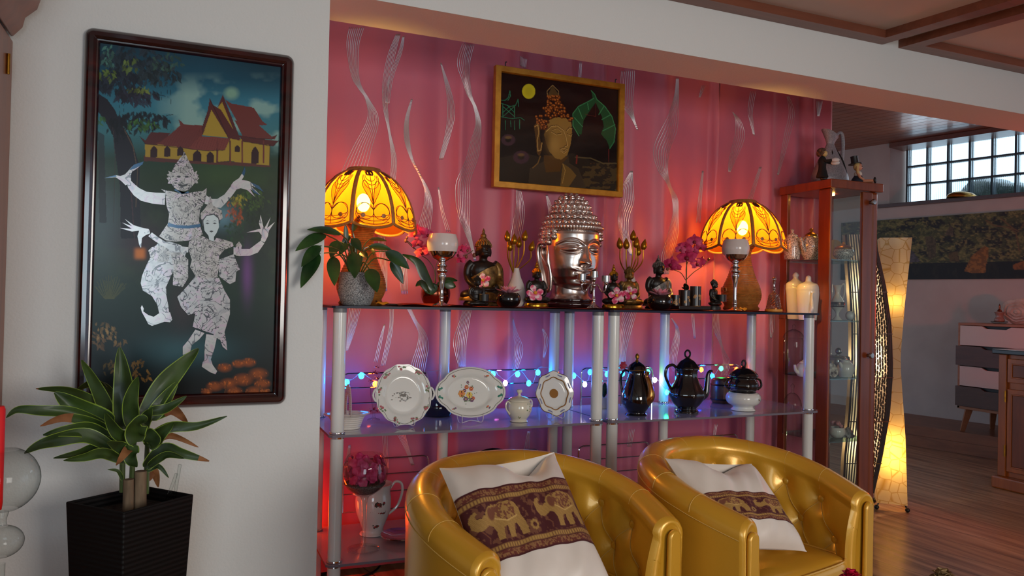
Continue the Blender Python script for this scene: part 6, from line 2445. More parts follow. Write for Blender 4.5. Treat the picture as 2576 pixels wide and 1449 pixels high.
m = MB().tube(spline([(.62*0+2.52, 2.94, .62), (2.53, 2.95, .5), (2.52, 2.95, .3), (2.47, 2.96, .1), (2.44, 2.97, .006)], 6), .0035, 6)
tag(ob('cable', m, BLACKM), 'black cable hanging down beside the glass cabinet behind the right shelf unit', 'cable')
# ------------------------------------------------------------------ glass display cabinet
CX, CYb, CZ = 2.718, 2.637, 1.6768
CXR, CYB = 3.020, 2.953
cab = thing('display_cabinet', 'tall cherry wood display cabinet with glass sides at right end of the shelves', 'display cabinet', ((CX+CXR)/2, (CYb+CYB)/2, 0))
o_ = Vector(cab.location)
CHW = wood('cherry_cabinet', (112, 48, 18), (142, 66, 26), 'z', 7, .34, .25)


def cbox(name, x0, x1, y0, y1, z0, z1, mat, par=None, bev=.002):
    return ob(name, MB().box(((x0+x1)/2-o_.x, (y0+y1)/2-o_.y, (z0+z1)/2), (x1-x0, y1-y0, z1-z0)), mat, par or cab, bev=bev, smooth=False)


ht = CZ-.040
cbox('top', CX-.012, CXR+.016, CYb-.014, CYB, ht, CZ, CHW, bev=.004)
cbox('plinth', CX, CXR, CYb+.01, CYB, 0, .09, CHW)
cbox('bottom', CX, CXR, CYb, CYB, .09, .12, CHW)
cbox('post', CX, CX+.014, CYb, CYb+.073, .12, ht, CHW, bev=.006)
cbox('post', CX, CX+.02, CYB-.045, CYB, .12, ht, CHW)
cbox('post', CXR-.042, CXR, CYb, CYb+.03, .12, ht, CHW, bev=.012)
cbox('post', CXR-.02, CXR, CYB-.045, CYB, .12, ht, CHW)
PANE = pane('cabinet_pane', (242, 246, 244), .008, .06)
cbox('side_pane', CX+.004, CX+.008, CYb+.07, CYB-.04, .12, ht, PANE, bev=0)
cbox('side_pane', CXR-.008, CXR-.004, CYb+.03, CYB-.04, .12, ht, PANE, bev=0)
dr = cbox('door', CXR-.104, CXR-.044, CYb-.004, CYb+.014, .13, ht-.004, CHW, bev=.003)
cbox('pane', CX+.006, CXR-.1, CYb, CYb+.004, .13, ht-.004, PANE, dr, 0)
for z in (1.585, .868):
    k = MB().lathe([(0, 0), (.007, 0), (.007, .012), (.0135, .015), (.0145, .021), (.011, .026), (0, .027)], 18, M=Matrix.Translation((CXR-.058-o_.x, CYb-.004-o_.y, z)) @ Matrix.Rotation(pi/2, 4, 'X'))
    ob('knob', k, STEEL, dr)
CSZ = (1.312, 1.028, .761, .472)
for z in CSZ:
    cbox('glass_shelf', CX+.01, CXR-.01, CYb+.012, CYB-.004, z-.006, z, pane('shelf_pane', (206, 228, 222), .05, .3), bev=0)
ob('added_puck_light', MB().lathe([(0, 0), (.028, 0), (.028, .006), (0, .006)], 20, (0, 0, ht-.0065)), glow('added_warm_glow', (255, 176, 84), 30), cab)  # glowing puck added to warm the cabinet interior


def inc(px, y, z):
    return base(px, y*.973, z+.0006)


SPOT = Mat('silver_flower_porcelain', (214, 204, 190), .16, coat=.4)
_n = SPOT.noise(240, detail=3)
SPOT.color(SPOT.ramp(_n, [(.42, (226, 218, 204)), (.55, (150, 140, 128)), (.66, (96, 90, 84))]))
SPOT = SPOT.m
MILK = plain('milky_porcelain', (220, 218, 210), .14, coat=.3)


def vessel(name, label, cat, px, y, z, body, lid=None, mat=None, lidmat=None, handle_=None, spout=None, rz=0, parts=()):
    p, s = inc(px, y, z)
    t = thing(name, label, cat, p, rz)
    ob('body', MB().lathe(sc(s, sp(body, 4)), 32), mat or MILK, t)
    if lid:
        ob('lid', MB().lathe(sc(s, sp(lid, 4)), 28), lidmat or mat or MILK, t)
    if handle_:
        m = MB()
        handle(m, handle_, 2.2, s)
        ob('handle', m, mat or MILK, t)
    if spout:
        pts = spline(spout, 5)
        m = MB().tube([(a*s, 0, b*s) for a, b in pts], [(5.5-2.6*i/(len(pts)-1))*s for i in range(len(pts))], 10)
        ob('spout', m, mat or MILK, t)
    return t


z = CSZ[0]
vessel('ginger_jar', 'silver flowered jar with gold knob at left rear post of the upper cabinet shelf', 'jar', 1992, 2.91, z, [(0, 0), (16, 0), (19, 4), (20, 30), (18, 52), (12, 58)], [(13, 57), (12, 62), (5, 66), (3, 70), (5, 75), (0, 78)], SPOT, SPOT)
vessel('teapot', 'silver flowered teapot with gold knob behind the front post of upper cabinet shelf', 'teapot', 2040, 2.86, z, [(0, 0), (16, 0), (18, 3), (26, 18), (29, 36), (24, 52), (14, 60)], [(15, 59), (14, 64), (6, 69), (3, 72), (5, 77), (0, 80)], SPOT, GOLD, [(24, 52), (36, 54), (40, 40), (34, 24), (27, 20)], [(-24, 22), (-34, 30), (-38, 44), (-44, 54)], radians(10))
vessel('tureen', 'low silver flowered tureen with gilt lid on the upper cabinet shelf behind door glass', 'tureen', 2122, 2.79, z, [(0, 0), (14, 0), (15, 3), (24, 12), (25, 22), (21, 29)], [(22, 28), (20, 33), (10, 38), (4, 40), (4, 44), (0, 47)], SPOT, GOLD)
p, s = inc(2098, 2.98, z)
m = MB().lathe(sc(s, [(0, 0), (14, .5), (26, 4), (29, 6), (28.6, 7.4), (14, 2), (0, 1.6)]), 36, M=Matrix.Translation((0, 0, 29*s)) @ Matrix.Rotation(radians(80), 4, 'X'))
tag(ob('yellow_plate', m, plain('honey_glaze', (224, 186, 96), .15), loc=p), 'honey yellow plate standing upright in the upper cabinet shelf', 'plate')
z = CSZ[1]
vessel('coffee_pot', 'white coffee pot with scrolled finial second shelf of the cabinet, at its left pane', 'coffee pot', 2000, 2.93, z, [(0, 0), (16, 0), (18, 4), (20, 30), (22, 62), (24, 76), (23, 82)], [(24, 81), (22, 90), (10, 98), (6, 104), (8, 110), (4, 116), (0, 118)])
vessel('coffee_pot', 'large white coffee pot with grey garland band second shelf of the cabinet', 'coffee pot', 2032, 2.82, z, [(0, 0), (19, 0), (22, 4), (26, 40), (28, 66), (27, 76)], [(28, 75), (24, 88), (10, 95), (7, 98), (6, 108), (0, 112)], None, None, None, [(-20, 14), (-32, 26), (-30, 50), (-34, 68)], radians(64))
p, s = inc(1971, 2.99, z)
tag(ob('glass_jar', MB().lathe(sc(s, sp([(0, 0), (10, 0), (11, 4), (12, 50), (11, 90), (9, 96)], 4)), 24), THICKGLASS, loc=p), 'tall clear glass jar second shelf of the cabinet, against its left rear post', 'jar')
t = vessel('ewer', 'white ewer with curled handle and brown belly band second shelf of the cabinet', 'ewer', 2106, 2.80, z, [(0, 0), (12, 0), (10, 3), (4, 12), (6, 22), (16, 34), (18, 42), (12, 54), (6, 66), (8, 80), (12, 88)], None, None, None, [(10, 84), (20, 92), (24, 78), (20, 60), (14, 50)])
p_, s_ = inc(2106, 2.80, z)
ob('belly_band', MB().lathe(sc(s_, [(16.4, 33), (18.6, 40), (17.4, 46)]), 28), plain('brown_lustre', (84, 56, 42), .2, .5), t)
p, s = inc(2139, 2.78, z)
tag(ob('egg', MB().ell((0, 0, 12*s), 12*s, 18, 12), MILK, loc=p), 'round white porcelain egg beside the ewer in the cabinet', 'egg')
z = CSZ[2]
p, s = inc(1995, 2.93, z)
t = thing('candy_jar', 'clear domed glass jar with ring knob third shelf of the cabinet', 'jar', p)
ob('jar', MB().lathe(sc(s, sp([(0, 0), (21, 0), (23, 5), (24, 40), (24, 80), (21, 92)], 4)), 30), THICKGLASS, t)
ob('lid', MB().lathe(sc(s, sp([(25, 91), (25, 95), (18, 106), (8, 112), (3, 115), (4, 122), (0, 128)], 4)), 30), THICKGLASS, t)
vessel('teapot', 'small white teapot with blue sprig in front of the domed glass jar', 'teapot', 2020, 2.84, z, [(0, 0), (11, 0), (17, 8), (19, 20), (15, 30), (9, 34)], [(10, 33), (8, 37), (3, 39), (0, 43)], None, None, None, [(-15, 10), (-24, 16), (-28, 30)])
t = vessel('tea_jar', 'silver lustre pot with square handle and ball knob third shelf of the cabinet', 'jar', 2106, 2.86, z, [(0, 0), (20, 0), (24, 6), (25, 24), (24, 42), (20, 46)], [(21, 45), (18, 48), (5, 50), (4, 52)], plain('lustre', (176, 168, 160), .12, .7), None, [(22, 44), (38, 44), (39, 30), (36, 18), (24, 16)])
p_, s_ = inc(2106, 2.86, z)
ob('ball_knob', MB().ell((4*s_, 0, 60*s_), 8.5*s_, 16, 10), STEEL, t)
vessel('creamer', 'round white creamer with grey flower at the front of third cabinet shelf', 'jug', 2127, 2.78, z, [(0, 0), (14, 0), (16, 3), (21, 16), (19, 30), (12, 38), (13, 42)], None, None, None, [(14, 36), (26, 38), (27, 24), (19, 14)], [(-15, 22), (-22, 32), (-26, 38)], radians(10))
p, s = inc(2090, 2.76, z)
tag(ob('swirl_dish', MB().lathe(sc(s, [(0, 0), (12, 1), (18, 4), (18, 5.5), (10, 2.4), (0, 1.6)]), 28, M=Matrix.Translation((0, .0, 18*s)) @ Matrix.Rotation(radians(74), 4, 'X')), mottled('brown_swirl', (70, 44, 36), (220, 208, 190), 60, .2), loc=p), 'small dish with dark brown swirl beside the front cabinet post', 'dish')
z = CSZ[3]
p, s = inc(1992, 2.92, z)
t = thing('glass_cloche', 'clear glass bell cloche on the lowest cabinet shelf', 'cloche', p)
ob('dome', MB().lathe(sc(s, sp([(23, 0), (23, 60), (21, 84), (13, 100), (5, 106)], 4)), 30), THICKGLASS, t)
ob('knob', MB().lathe(sc(s, sp([(4, 105), (3.5, 116), (5, 124), (0, 130)], 3)), 14), THICKGLASS, t)
t = vessel('flower_bowl', 'white bowl of pink porcelain flowers on the lowest cabinet shelf', 'bowl', 2106, 2.80, z, [(0, 0), (10, 0), (18, 8), (19, 18), (16, 26)])
p_, s_ = inc(2106, 2.80, z)
for k in range(9):
    ob('flower', MB().ell(((rnd.uniform(-12, 12))*s_, rnd.uniform(-10, 10)*s_, (30+rnd.uniform(-2, 7))*s_), 5*s_, 8, 6), plain('pink_porcelain', (196, 140, 140), .3), t)
p, s = inc(2133, 2.79, z)
tag(ob('lace_figure', MB().lathe(sc(s, sp([(0, 0), (12, 0), (13, 6), (9, 16), (4, 24), (0, 26)], 4)), 20, fn=lambda a, r, z, j: r*(1+.2*sin(7*a+j))), plain('grey_lace', (150, 144, 140), .4), loc=p), 'small grey frilled porcelain figure right of the flower bowl', 'figurine')

# --- on top of the cabinet: jug and two dolls
p, s = base(2087, 2.80, CZ+.0005)
t = thing('jug', 'grey speckled studio pottery jug with slit body on top of the glass cabinet', 'jug', p)
_m = Mat('grey_speckle', (128, 122, 128), .4)
_n = _m.noise(190, detail=3)
_m.color(_m.ramp(_n, [(.36, (120, 115, 121)), (.55, (138, 132, 138)), (.7, (152, 147, 152))]))
JUG = _m.m
prof = sp([(40, 0), (48, 6), (51, 18), (46, 36), (34, 62), (20, 86), (12, 102), (11, 108), (16, 120), (22, 132)], 5)


def jugfn(a, r, z, j):
    zz = z
    if z > 106*s:
        k = (z/s-106)/26
        zz = z + (-cos(a))*10*s*k
        r = r*(1+.15*k*max(0, -cos(a)))
    return (r, zz)


ob('body', MB().lathe([(0, 0)] + sc(s, prof), 48, fn=jugfn, M=Matrix.Diagonal((1, .72, 1, 1))), JUG, t)
m = MB()
m.tube([(a*s, 0, b*s) for a, b in spline([(17, 124), (28, 137), (38, 134), (42, 112), (41, 84), (38, 58)], 6)], [q*s for q in [4]*10 + [5]*10 + [4.5]*12][:31], 10)
ob('handle', m, JUG, t)
for x0, z0, x1, z1, w in ((12, 96, 29, 30, 6), (-7, 88, -10, 74, 3)):
    pts = []
    for k in range(9):
        f = k/8
        zz = z0+(z1-z0)*f
        xx = x0+(x1-x0)*f
        R_ = interp([(b, a) for a, b in sorted(prof, key=lambda q: q[1])], zz)
        yy = -sqrt(max(1, R_*R_-xx*xx))*.72 - .3
        pts.append((xx*s, yy*s, zz*s))
    ob('slit', MB().tube(pts, [w*.5*s*max(.1, sin(pi*k/8)) for k in range(9)], 8), BLACKM, t)
SKIN = plain('doll_skin', (204, 140, 110), .5)
p, s = base(2068, 2.70, CZ+.0005)
t = thing('witch_doll', 'small doll in black dress with bushy brown hair beside the grey jug', 'doll', p, radians(40))
ob('dress', MB().lathe(sc(s, sp([(0, 8), (14, 8), (13, 16), (9, 34), (10, 50), (7, 58), (3, 62), (0, 62)], 4)), 18), plain('black_cloth', (14, 13, 15), .9), t)
ob('face', MB().ell((0, -5*s, 68*s), (7*s, 7*s, 8*s), 12, 8), plain('pale_face', (206, 172, 110), .5), t)
h = MB()
for k in range(70):
    a, b = rnd.uniform(0, 2*pi), rnd.uniform(-.5, 1.5)
    d = Vector((cos(a)*cos(b), sin(a)*cos(b), sin(b)))
    if d.y < -.5 and d.z < .6:
        continue
    h.ell(Vector((0, 2*s, 70*s)) + d*9*s, 4.6*s, 6, 4)
ob('hair', h, mottled('brown_wool', (70, 48, 34), (104, 76, 54), 90, .9), t)
for sx, zz in ((-1, 50), (1, 44)):
    ob('arm', MB().tube([(sx*7*s, 0, 54*s), (sx*9*s, -10*s, 48*s), (sx*5*s, -22*s, zz*s)], [4*s, 3.6*s, 3.4*s], 8), plain('black_cloth', (14, 13, 15), .9), t)
    ob('hand', MB().ell((sx*4*s, -30*s, zz*s), (5*s, 11*s, 5.5*s), 10, 8), plain('white_mitten', (206, 206, 206), .6), t)
    ob('boot', MB().ell((sx*6*s, -4*s, 4.5*s), (4.5*s, 9*s, 4.5*s), 10, 6), BLACKM, t)
p, s = base(2158, 2.682, CZ+.0005)
t = thing('hat_doll', 'sitting blonde doll in black top hat with dangling legs on cabinet corner', 'doll', p, radians(38))
ob('bodice', MB().lathe(sc(s, sp([(0, 0), (15, 0), (16, 8), (10, 18), (7, 24), (4, 32), (0, 33)], 4)), 18), plain('navy_bodice', (24, 28, 44), .8), t)
ob('blouse', MB().ell((0, 0, 24*s), (13*s, 9.5*s, 9*s), 12, 8), plain('cream_blouse', (214, 206, 190), .7), t)
ob('head', MB().ell((0, -1*s, 42*s), (9*s, 9*s, 10*s), 14, 10), SKIN, t)
for sx in (-1, 1):
    ob('eye', MB().ell((sx*3.5*s, -9.4*s, 43*s), 1.3*s, 8, 6), BLACKM, t)
    ob('arm', MB().tube([(sx*11*s, 0, 26*s), (sx*15*s, -6*s, 14*s), (sx*10*s, -14*s, 8*s)], [3.6*s, 3.2*s, 2.8*s], 8), SKIN, t)
    ob('leg', MB().tube([(sx*6*s, -6*s, 5*s), (sx*7*s, -24*s, 5*s), (sx*8*s, -36*s, 5*s)], [4.6*s, 4*s, 3*s], 8), SKIN, t)
    ob('shoe', MB().ell((sx*8*s, -39*s, 7*s), (3.6*s, 3.4*s, 7*s), 10, 8), BLACKM, t)
ob('mouth', MB().ell((0, -9.8*s, 37.5*s), (2*s, 1*s, .9*s), 8, 6), plain('red_lip', (170, 50, 50), .5), t)
h = MB().ell((0, 2*s, 43*s), (10.5*s, 9.5*s, 11*s), 14, 10)
h.tube(spline([(-9*s, 1*s, 42*s), (-13*s, 0, 30*s), (-11*s, -3*s, 18*s)], 4), 3.2*s, 7)
h.tube(spline([(9*s, 1*s, 42*s), (13*s, 0, 30*s), (11*s, -3*s, 18*s)], 4), 3.2*s, 7)
ob('hair', h, plain('blonde_hair', (206, 170, 110), .6), t)
ob('hat', MB().lathe(sc(s, [(0, 52), (16, 50), (16.5, 51.5), (9, 53), (8.6, 66), (9.4, 70), (0, 70)]), 24, M=Matrix.Rotation(radians(-8), 4, 'X')), BLACKM, t)

# ------------------------------------------------------------------ two floor lamps beside the cabinet
lx, ly = 3.44, 3.02
q, s = base(2240, 3.03, .0)
t = thing('capiz_floor_lamp', 'tall waisted floor lamp of round capiz shells glowing beside the cabinet', 'floor lamp', q, radians(-44))
ZT = aty(2243, 600, q.y).z
Z0 = .035
_m, _d, _t, _p = veil('capiz_shell', (236, 220, 180), .0, .62)
nt = _m.node_tree
tc = nt.nodes.new('ShaderNodeTexCoord')
v1 = nt.nodes.new('ShaderNodeTexVoronoi')
v1.feature = 'DISTANCE_TO_EDGE'
v1.inputs['Scale'].default_value = 17
v1.inputs['Randomness'].default_value = .55
nt.links.new(tc.outputs['Object'], v1.inputs['Vector'])
rp = nt.nodes.new('ShaderNodeValToRGB')
for e_, (pz, c) in zip(rp.color_ramp.elements, ((.0, (206, 172, 104)), (.045, (238, 224, 190)))):
    e_.position, e_.color = pz, lin(c)
nt.links.new(v1.outputs['Distance'], rp.inputs[0])
for n_ in (_d, _t):
    nt.links.new(rp.outputs[0], n_.inputs[0])


def hw(f):
    return (interp([(0, 40), (.25, 33), (.5, 20), (.56, 19), (.75, 27), (1, 42)], f))*s*.86


mb = MB()


def capiz(u, v):
    a = u*4
    k = int(a) % 4
    f = a-int(a)
    cs = [(-1, -1), (1, -1), (1, 1), (-1, 1), (-1, -1)]
    (xa, ya), (xb, yb) = cs[k], cs[k+1]
    w = hw(v)
    return ((xa+(xb-xa)*f)*w, (ya+(yb-ya)*f)*w, Z0+(ZT-Z0)*v)


mb.surf(capiz, 24, 40, closeu=True)
ob('shade', mb, _m, t, ang=30)
fr = MB()
for sx, sy in ((-1, -1), (1, -1), (1, 1), (-1, 1)):
    w = hw(0)
    fo = MB().tube([(sx*w*.8, sy*w*.8, Z0+.01), (sx*w, sy*w, .012)], .004, 6)
    fo.ell((sx*w*1.0, sy*w*1.0, .0125), .0125, 12, 8)
    ob('foot', fo, BLACKM, t)
for f, pw in ((.16, 300), (.22, 300), (.76, 130)):
    ob('bulb', MB().ell((0, 0, Z0+(ZT-Z0)*f), .021, 14, 10), glow('capiz_bulb', (255, 190, 84), pw*.24), t)

q, s = base(2180, 2.86, .0)
t = thing('rattan_floor_lamp', 'arched dark rattan floor lamp with white glowing panels right behind the cabinet', 'floor lamp', q)
rig = [(-612, 2205), (-560, 2212), (-660, 2205)]
HT = [(1240, 2120, 2160, 2194), (1150, 2124, 2172, 2215), (1040, 2135, 2184, 2234), (930, 2142, 2190, 2242), (820, 2142, 2190, 2238), (720, 2136, 2184, 2224), (640, 2130, 2176, 2206), (590, 2126, 2170, 2194)]


def col(py, k):
    r_ = HT[::-1]
    for a, b in zip(r_, r_[1:]):
        if py <= b[0]:
            f = max(0, (py-a[0])/(b[0]-a[0]))
            return a[k]+(b[k]-a[k])*f
    return r_[-1][k]


def pat(py, side, f):
    """side 0 = left panel (f 0 outer..1 centre), 1 = right panel (0 centre..1 outer)"""
    yl, yc = q.y+.03, q.y-.05
    if side == 0:
        px = col(py, 1)*(1-f)+col(py, 2)*f
        y = yl*(1-f)+yc*f
    else:
        px = col(py, 2)*(1-f)+col(py, 3)*f
        y = yc*(1-f)+(q.y+.05)*f
    return aty(px, py, y)-q


WP = veil('white_lamp_paper', (250, 240, 222), .0, .8)[0]
ob('paper_panel', MB().surf(lambda u, v: pat(1240-650*v, 0, u), 6, 24), WP, t)
rp_ = ob('paper_panel', MB().surf(lambda u, v: pat(1240-650*v, 1, u), 6, 24), WP, t)
BK = MB().surf(lambda u, v: pat(1240-650*v, 0, 0)*(1-u) + pat(1240-650*v, 1, 1)*u + Vector((0, .05*sin(pi*u)+.02, 0)), 8, 24)
ob('back_panel', BK, plain('lamp_back', (120, 96, 70), .7), t)
DKR = plain('dark_rattan', (40, 24, 14), .5)
for k in range(7):
    f = .12 + .86*k/6
    ob('stick', MB().tube([pat(1240-650*j/20, 0, f) + Vector((0, -.006, 0)) for j in range(21)], .0035, 6), DKR, t)
for side, f in ((0, 0.0), (1, .0), (1, .84), (1, .92), (1, 1.0)):
    ob('edge_pole', MB().tube([pat(1240-650*j/20, side, f) + Vector((0, -.006, 0)) for j in range(21)], .0055, 7), DKR, t)
# ringed lattice on the right panel
lat = MB()
rr = random.Random(2)
for row in range(60):
    for c in range(7):
        f = .05 + .125*c + .02*rr.uniform(-1, 1)
        py = 1232 - 10.2*row - (5 if c % 2 else 0) + rr.uniform(-2, 2)
        if py < 640:
            continue
        c0 = pat(py, 1, f) + Vector((0, -.006, 0))
        ex = (pat(py, 1, f+.05)-pat(py, 1, f)).normalized()
        a0 = rr.uniform(.75, 1.1)
        lat.tube([c0 + ex*(.0078*a0*cos(k*pi/4)) + Vector((0, 0, .0104*a0*sin(k*pi/4))) for k in range(8)], .0027, 4, True)
ob('ring_lattice', lat, DKR, t)
for py in (735, 840, 950, 1060, 1165):
    ob('binding', MB().tube([pat(py, 0, f) + Vector((0, -.012, 0)) for f in (0, .5, 1)] + [pat(py, 1, f) + Vector((0, -.012, 0)) for f in (.5, 1.03)], .0025, 6), DKR, t)
for py, pw in ((1120, 60), (900, 90), (730, 70)):
    c = (pat(py, 0, .7)+pat(py, 1, .5))/2 + Vector((0, .045, 0))
    ob('bulb', MB().ell(c, .014, 12, 8), glow('white_bulb', (255, 226, 180), pw*3), t)
b0 = pat(1240, 0, .9)
ob('base', MB().lathe([(0, 0), (.06, 0), (.06, .015), (.012, .02), (.012, b0.z), (0, b0.z)], 20, (b0.x, .03, 0)), DKR, t)

# ------------------------------------------------------------------ far right: chest of drawers, sideboard, panorama picture
ZP = .16
D0 = atz(2407, 1083, ZP)
t = thing('chest_of_drawers', 'retro chest of drawers with alternating pale and brown fronts by the far wall', 'chest of drawers', D0)
OAK = wood('oak_frame', (146, 92, 62), (170, 112, 78), 'y', 7, .5)
WHT = plain('pale_front', (206, 192, 186), .5)
BRN = wood('brown_front', (70, 46, 40), (88, 60, 52), 'y', 7, .5)
LW, DP = 1.15, .38
sD = (D0-CAMP).dot(_fw)/FOC
zt_ = .826
z_leg = .175


def dbox(name, x0, x1, y0, y1, z0, z1, mat, par=None, bev=.002):
    return ob(name, MB().box(((x0+x1)/2, (y0+y1)/2, (z0+z1)/2), (x1-x0, y1-y0, z1-z0)), mat, par or t, bev=bev, smooth=False)


dbox('top', .0, DP, -LW, .0, zt_-.018, zt_, OAK)
dbox('side_panel', .0, DP, -.018, 0, z_leg, zt_-.018, OAK)
dbox('side_panel', .0, DP, -LW, -LW+.018, z_leg, zt_-.018, OAK)
dbox('bottom', .0, DP, -LW, 0, z_leg-.004, z_leg+.018, OAK)
dbox('back', DP-.02, DP-.005, -LW+.01, -.01, z_leg, zt_-.01, OAK)
hh = (zt_-.018-z_leg-.018)/4
for k in range(4):
    za = z_leg+.018+hh*k
    br = k % 2 == 0
    y0, y1 = (-LW-.004, .006) if br else (-LW+.02, -.02)
    x0 = -.016 if br else -.004
    c = -.30
    pl = [(y1, za+.003), (y0, za+.003), (y0, za+hh-.003)]
    pl += [(c-.11, za+hh-.003), (c-.075, za+hh-.022), (c+.075, za+hh-.022), (c+.11, za+hh-.003)]
    pl += [(y1, za+hh-.003)]
    M = Matrix(((0, 0, 1, 0), (1, 0, 0, 0), (0, 1, 0, 0), (0, 0, 0, 1)))
    d = ob('drawer', MB().prism(pl, x0, x0+.018, M), BRN if br else WHT, t, smooth=False)
    d['label'] = 'brown drawer front' if br else 'pale drawer front'
    ob('grip_recess', MB().box((x0+.03, c, za+hh-.016), (.006, .24, .03)), BLACKM, d, smooth=False)
for yy in (-.06, -LW+.06):
    for xx in (.05, DP-.05):
        ob('leg', MB().tube([(xx, yy, z_leg-.004), (xx-.03*(1 if xx < .1 else -1), yy+(.03 if yy > -.5 else -.03), 0)], [.032, .02], 4), OAK, t, smooth=False)
p = D0 + Vector((.1, -.33, zt_+.0006))
p2, s2 = base(2514, p.y, p.z)
p = Vector((max(D0.x+.06, min(D0.x+.3, p2.x)), p.y, p.z))
for yy in [D0.y-.02*k for k in range(2, 40)]:
    p2, s2 = base(2514, yy, D0.z+zt_+.0006)
    if p2.x < D0.x+.16:
        p = p2
        break
t2 = thing('incense_burner', 'small glass incense burner with pointed top on the chest of drawers', 'incense burner', p)
ob('saucer', MB().lathe(sc(s2, sp([(0, 0), (12, 0), (18, 4), (19, 6), (12, 4), (0, 3)], 3)), 24), THICKGLASS, t2)
ob('body', MB().lathe(sc(s2, sp([(10, 4), (12, 10), (8, 18), (10, 26), (11, 29), (0, 30)], 3)), 20), plain('smoky_glass', (150, 120, 110), .15, spec=.8), t2)
ob('finial', MB().lathe(sc(s2, sp([(6, 29), (5, 33), (2, 38), (2.4, 44), (0, 51)], 3)), 14), plain('copper', (140, 80, 60), .25, .8), t2)
for yy in [D0.y-.02*k for k in range(2, 50)]:
    p2, s2 = base(2562, yy, D0.z+zt_+.0006)
    if p2.x < D0.x+.22:
        p = p2
        break
m = MB().lathe(sc(s2, sp([(0, 9), (20, 8), (38, 4), (46, 0), (38, -4), (20, -8), (0, -9)], 4)), 48, fn=lambda a, r, z, j: (r*(1+.04*sin(a*6)+.02*sin(a*17)), z*(1+.2*sin(r/s2*.6))), M=Matrix.Translation((0, 0, 32*s2)) @ Matrix.Rotation(radians(80), 4, 'Y') @ Matrix.Diagonal((.72, 1, 1, 1)))
tag(ob('shell', m, mottled('fossil_shell', (176, 156, 142), (206, 188, 174), 20, .5, bump=.5), loc=p), 'large pale ribbed shell standing on the chest of drawers', 'shell')

SB = atz(2508, 1226, 0)
t = thing('sideboard', 'orange brown wooden sideboard with panel doors and dark top at right edge', 'sideboard', SB)
RW = wood('honey_pine', (128, 62, 20), (160, 86, 32), 'z', 6, .35, .2)
DW = wood('dark_panel', (86, 38, 14), (110, 52, 20), 'z', 6, .4)
SL, SD = 1.2, .45
zt_ = aty(2508, 878, SB.y).z
dbox('plinth', -.03, SD, -SL, .02, 0, .075, RW, bev=.01)
dbox('carcass', 0.02, SD, -SL, 0, .075, zt_-.03, RW)
dbox('corner_post', -.0, .03, -.05, 0, .075, zt_-.03, RW, bev=.004)
dbox('top', -.03, SD+.01, -SL-.02, .025, zt_-.03, zt_, plain('black_stone_top', (26, 26, 30), .15, coat=.4), bev=.006)


def panel(name, y0, y1, z0, z1):
    d = dbox(name, 0, .02, y0, y1, z0, z1, RW, bev=.003)
    w = .035
    dbox('panel', -.004, .004, y0+w, y1-w, z0+w, z1-w, DW, d, .003)
    dbox('moulding', -.008, .001, y0+w-.008, y0+w, z0+w-.008, z1-w+.008, RW, d, .002)
    dbox('moulding', -.008, .001, y1-w, y1-w+.008, z0+w-.008, z1-w+.008, RW, d, .002)
    dbox('moulding', -.008, .001, y0+w, y1-w, z1-w, z1-w+.008, RW, d, .002)
    dbox('moulding', -.008, .001, y0+w, y1-w, z0+w-.008, z0+w, RW, d, .002)
    return d


for k in range(2):
    ya, yb = -.055-.55*k-.5, -.055-.55*k
    panel('drawer', ya, yb, zt_-.20, zt_-.055)
    d = panel('door', ya, yb, .11, zt_-.24)
    if k == 0:
        for zz in (.2, zt_-.32):
            ob('hinge', MB().lathe([(0, 0), (.006, 0), (.006, .07), (0, .07)], 10, (-.006, yb+.006, zz)), GOLD, d)

# panorama of a night garden pond on the far wall
x1, zt1 = farz(2300, 549)
zb1 = farz(2300, 703)[1]
xl, xr = farz(2120, 600)[0], -1.9
pn = thing('panorama_picture', 'wide frameless picture of a dark garden pond with rocks on the far wall', 'picture', FP + FDIR*xl, 0)
nx, ny = 300, 120
PXX, PZZ = np.meshgrid(np.linspace(0, 1, nx), np.linspace(1, 0, ny))
W3 = lambda a: np.array(FDIR)*1
wx = FP.x + FDIR.x*(xl+(xr-xl)*PXX) + FN.x*.03
wy = FP.y + FDIR.y*(xl+(xr-xl)*PXX) + FN.y*.03
wz = zb1 + (zt1-zb1)*PZZ
v = np.stack([wx, wy, wz-CAMZ], -1)
dep = v @ np.array(_fw)
cv = Canvas(0, 1, 0, 1, nx, ny)
cv.x = (IW/2 + FOC*(v @ np.array(_rt))/dep - 2240)*3.449
cv.y = (1-PZZ)*590 + 820
cv.put(np.ones(cv.x.shape), (26, 24, 24))
for sc_, c, th, aa in ((.012, (74, 80, 46), .44, .85), (.022, (112, 112, 62), .52, .8), (.05, (140, 130, 76), .57, .7), (.09, (44, 46, 30), .6, .8)):
    cv.put(np.clip((fbm(cv.x+c[0]*9, cv.y*1.3, sc_, 4)-th)*9, 0, 1)*(cv.y < 1260), c, aa)
cv.put(np.clip((cv.y-1255)/14, 0, 1), (12, 11, 12), .96)
cv.put(np.clip((fbm(cv.x, cv.y*.4, .03, 3)-.55)*6, 0, 1)*(cv.y > 1270), (44, 40, 30), .5)
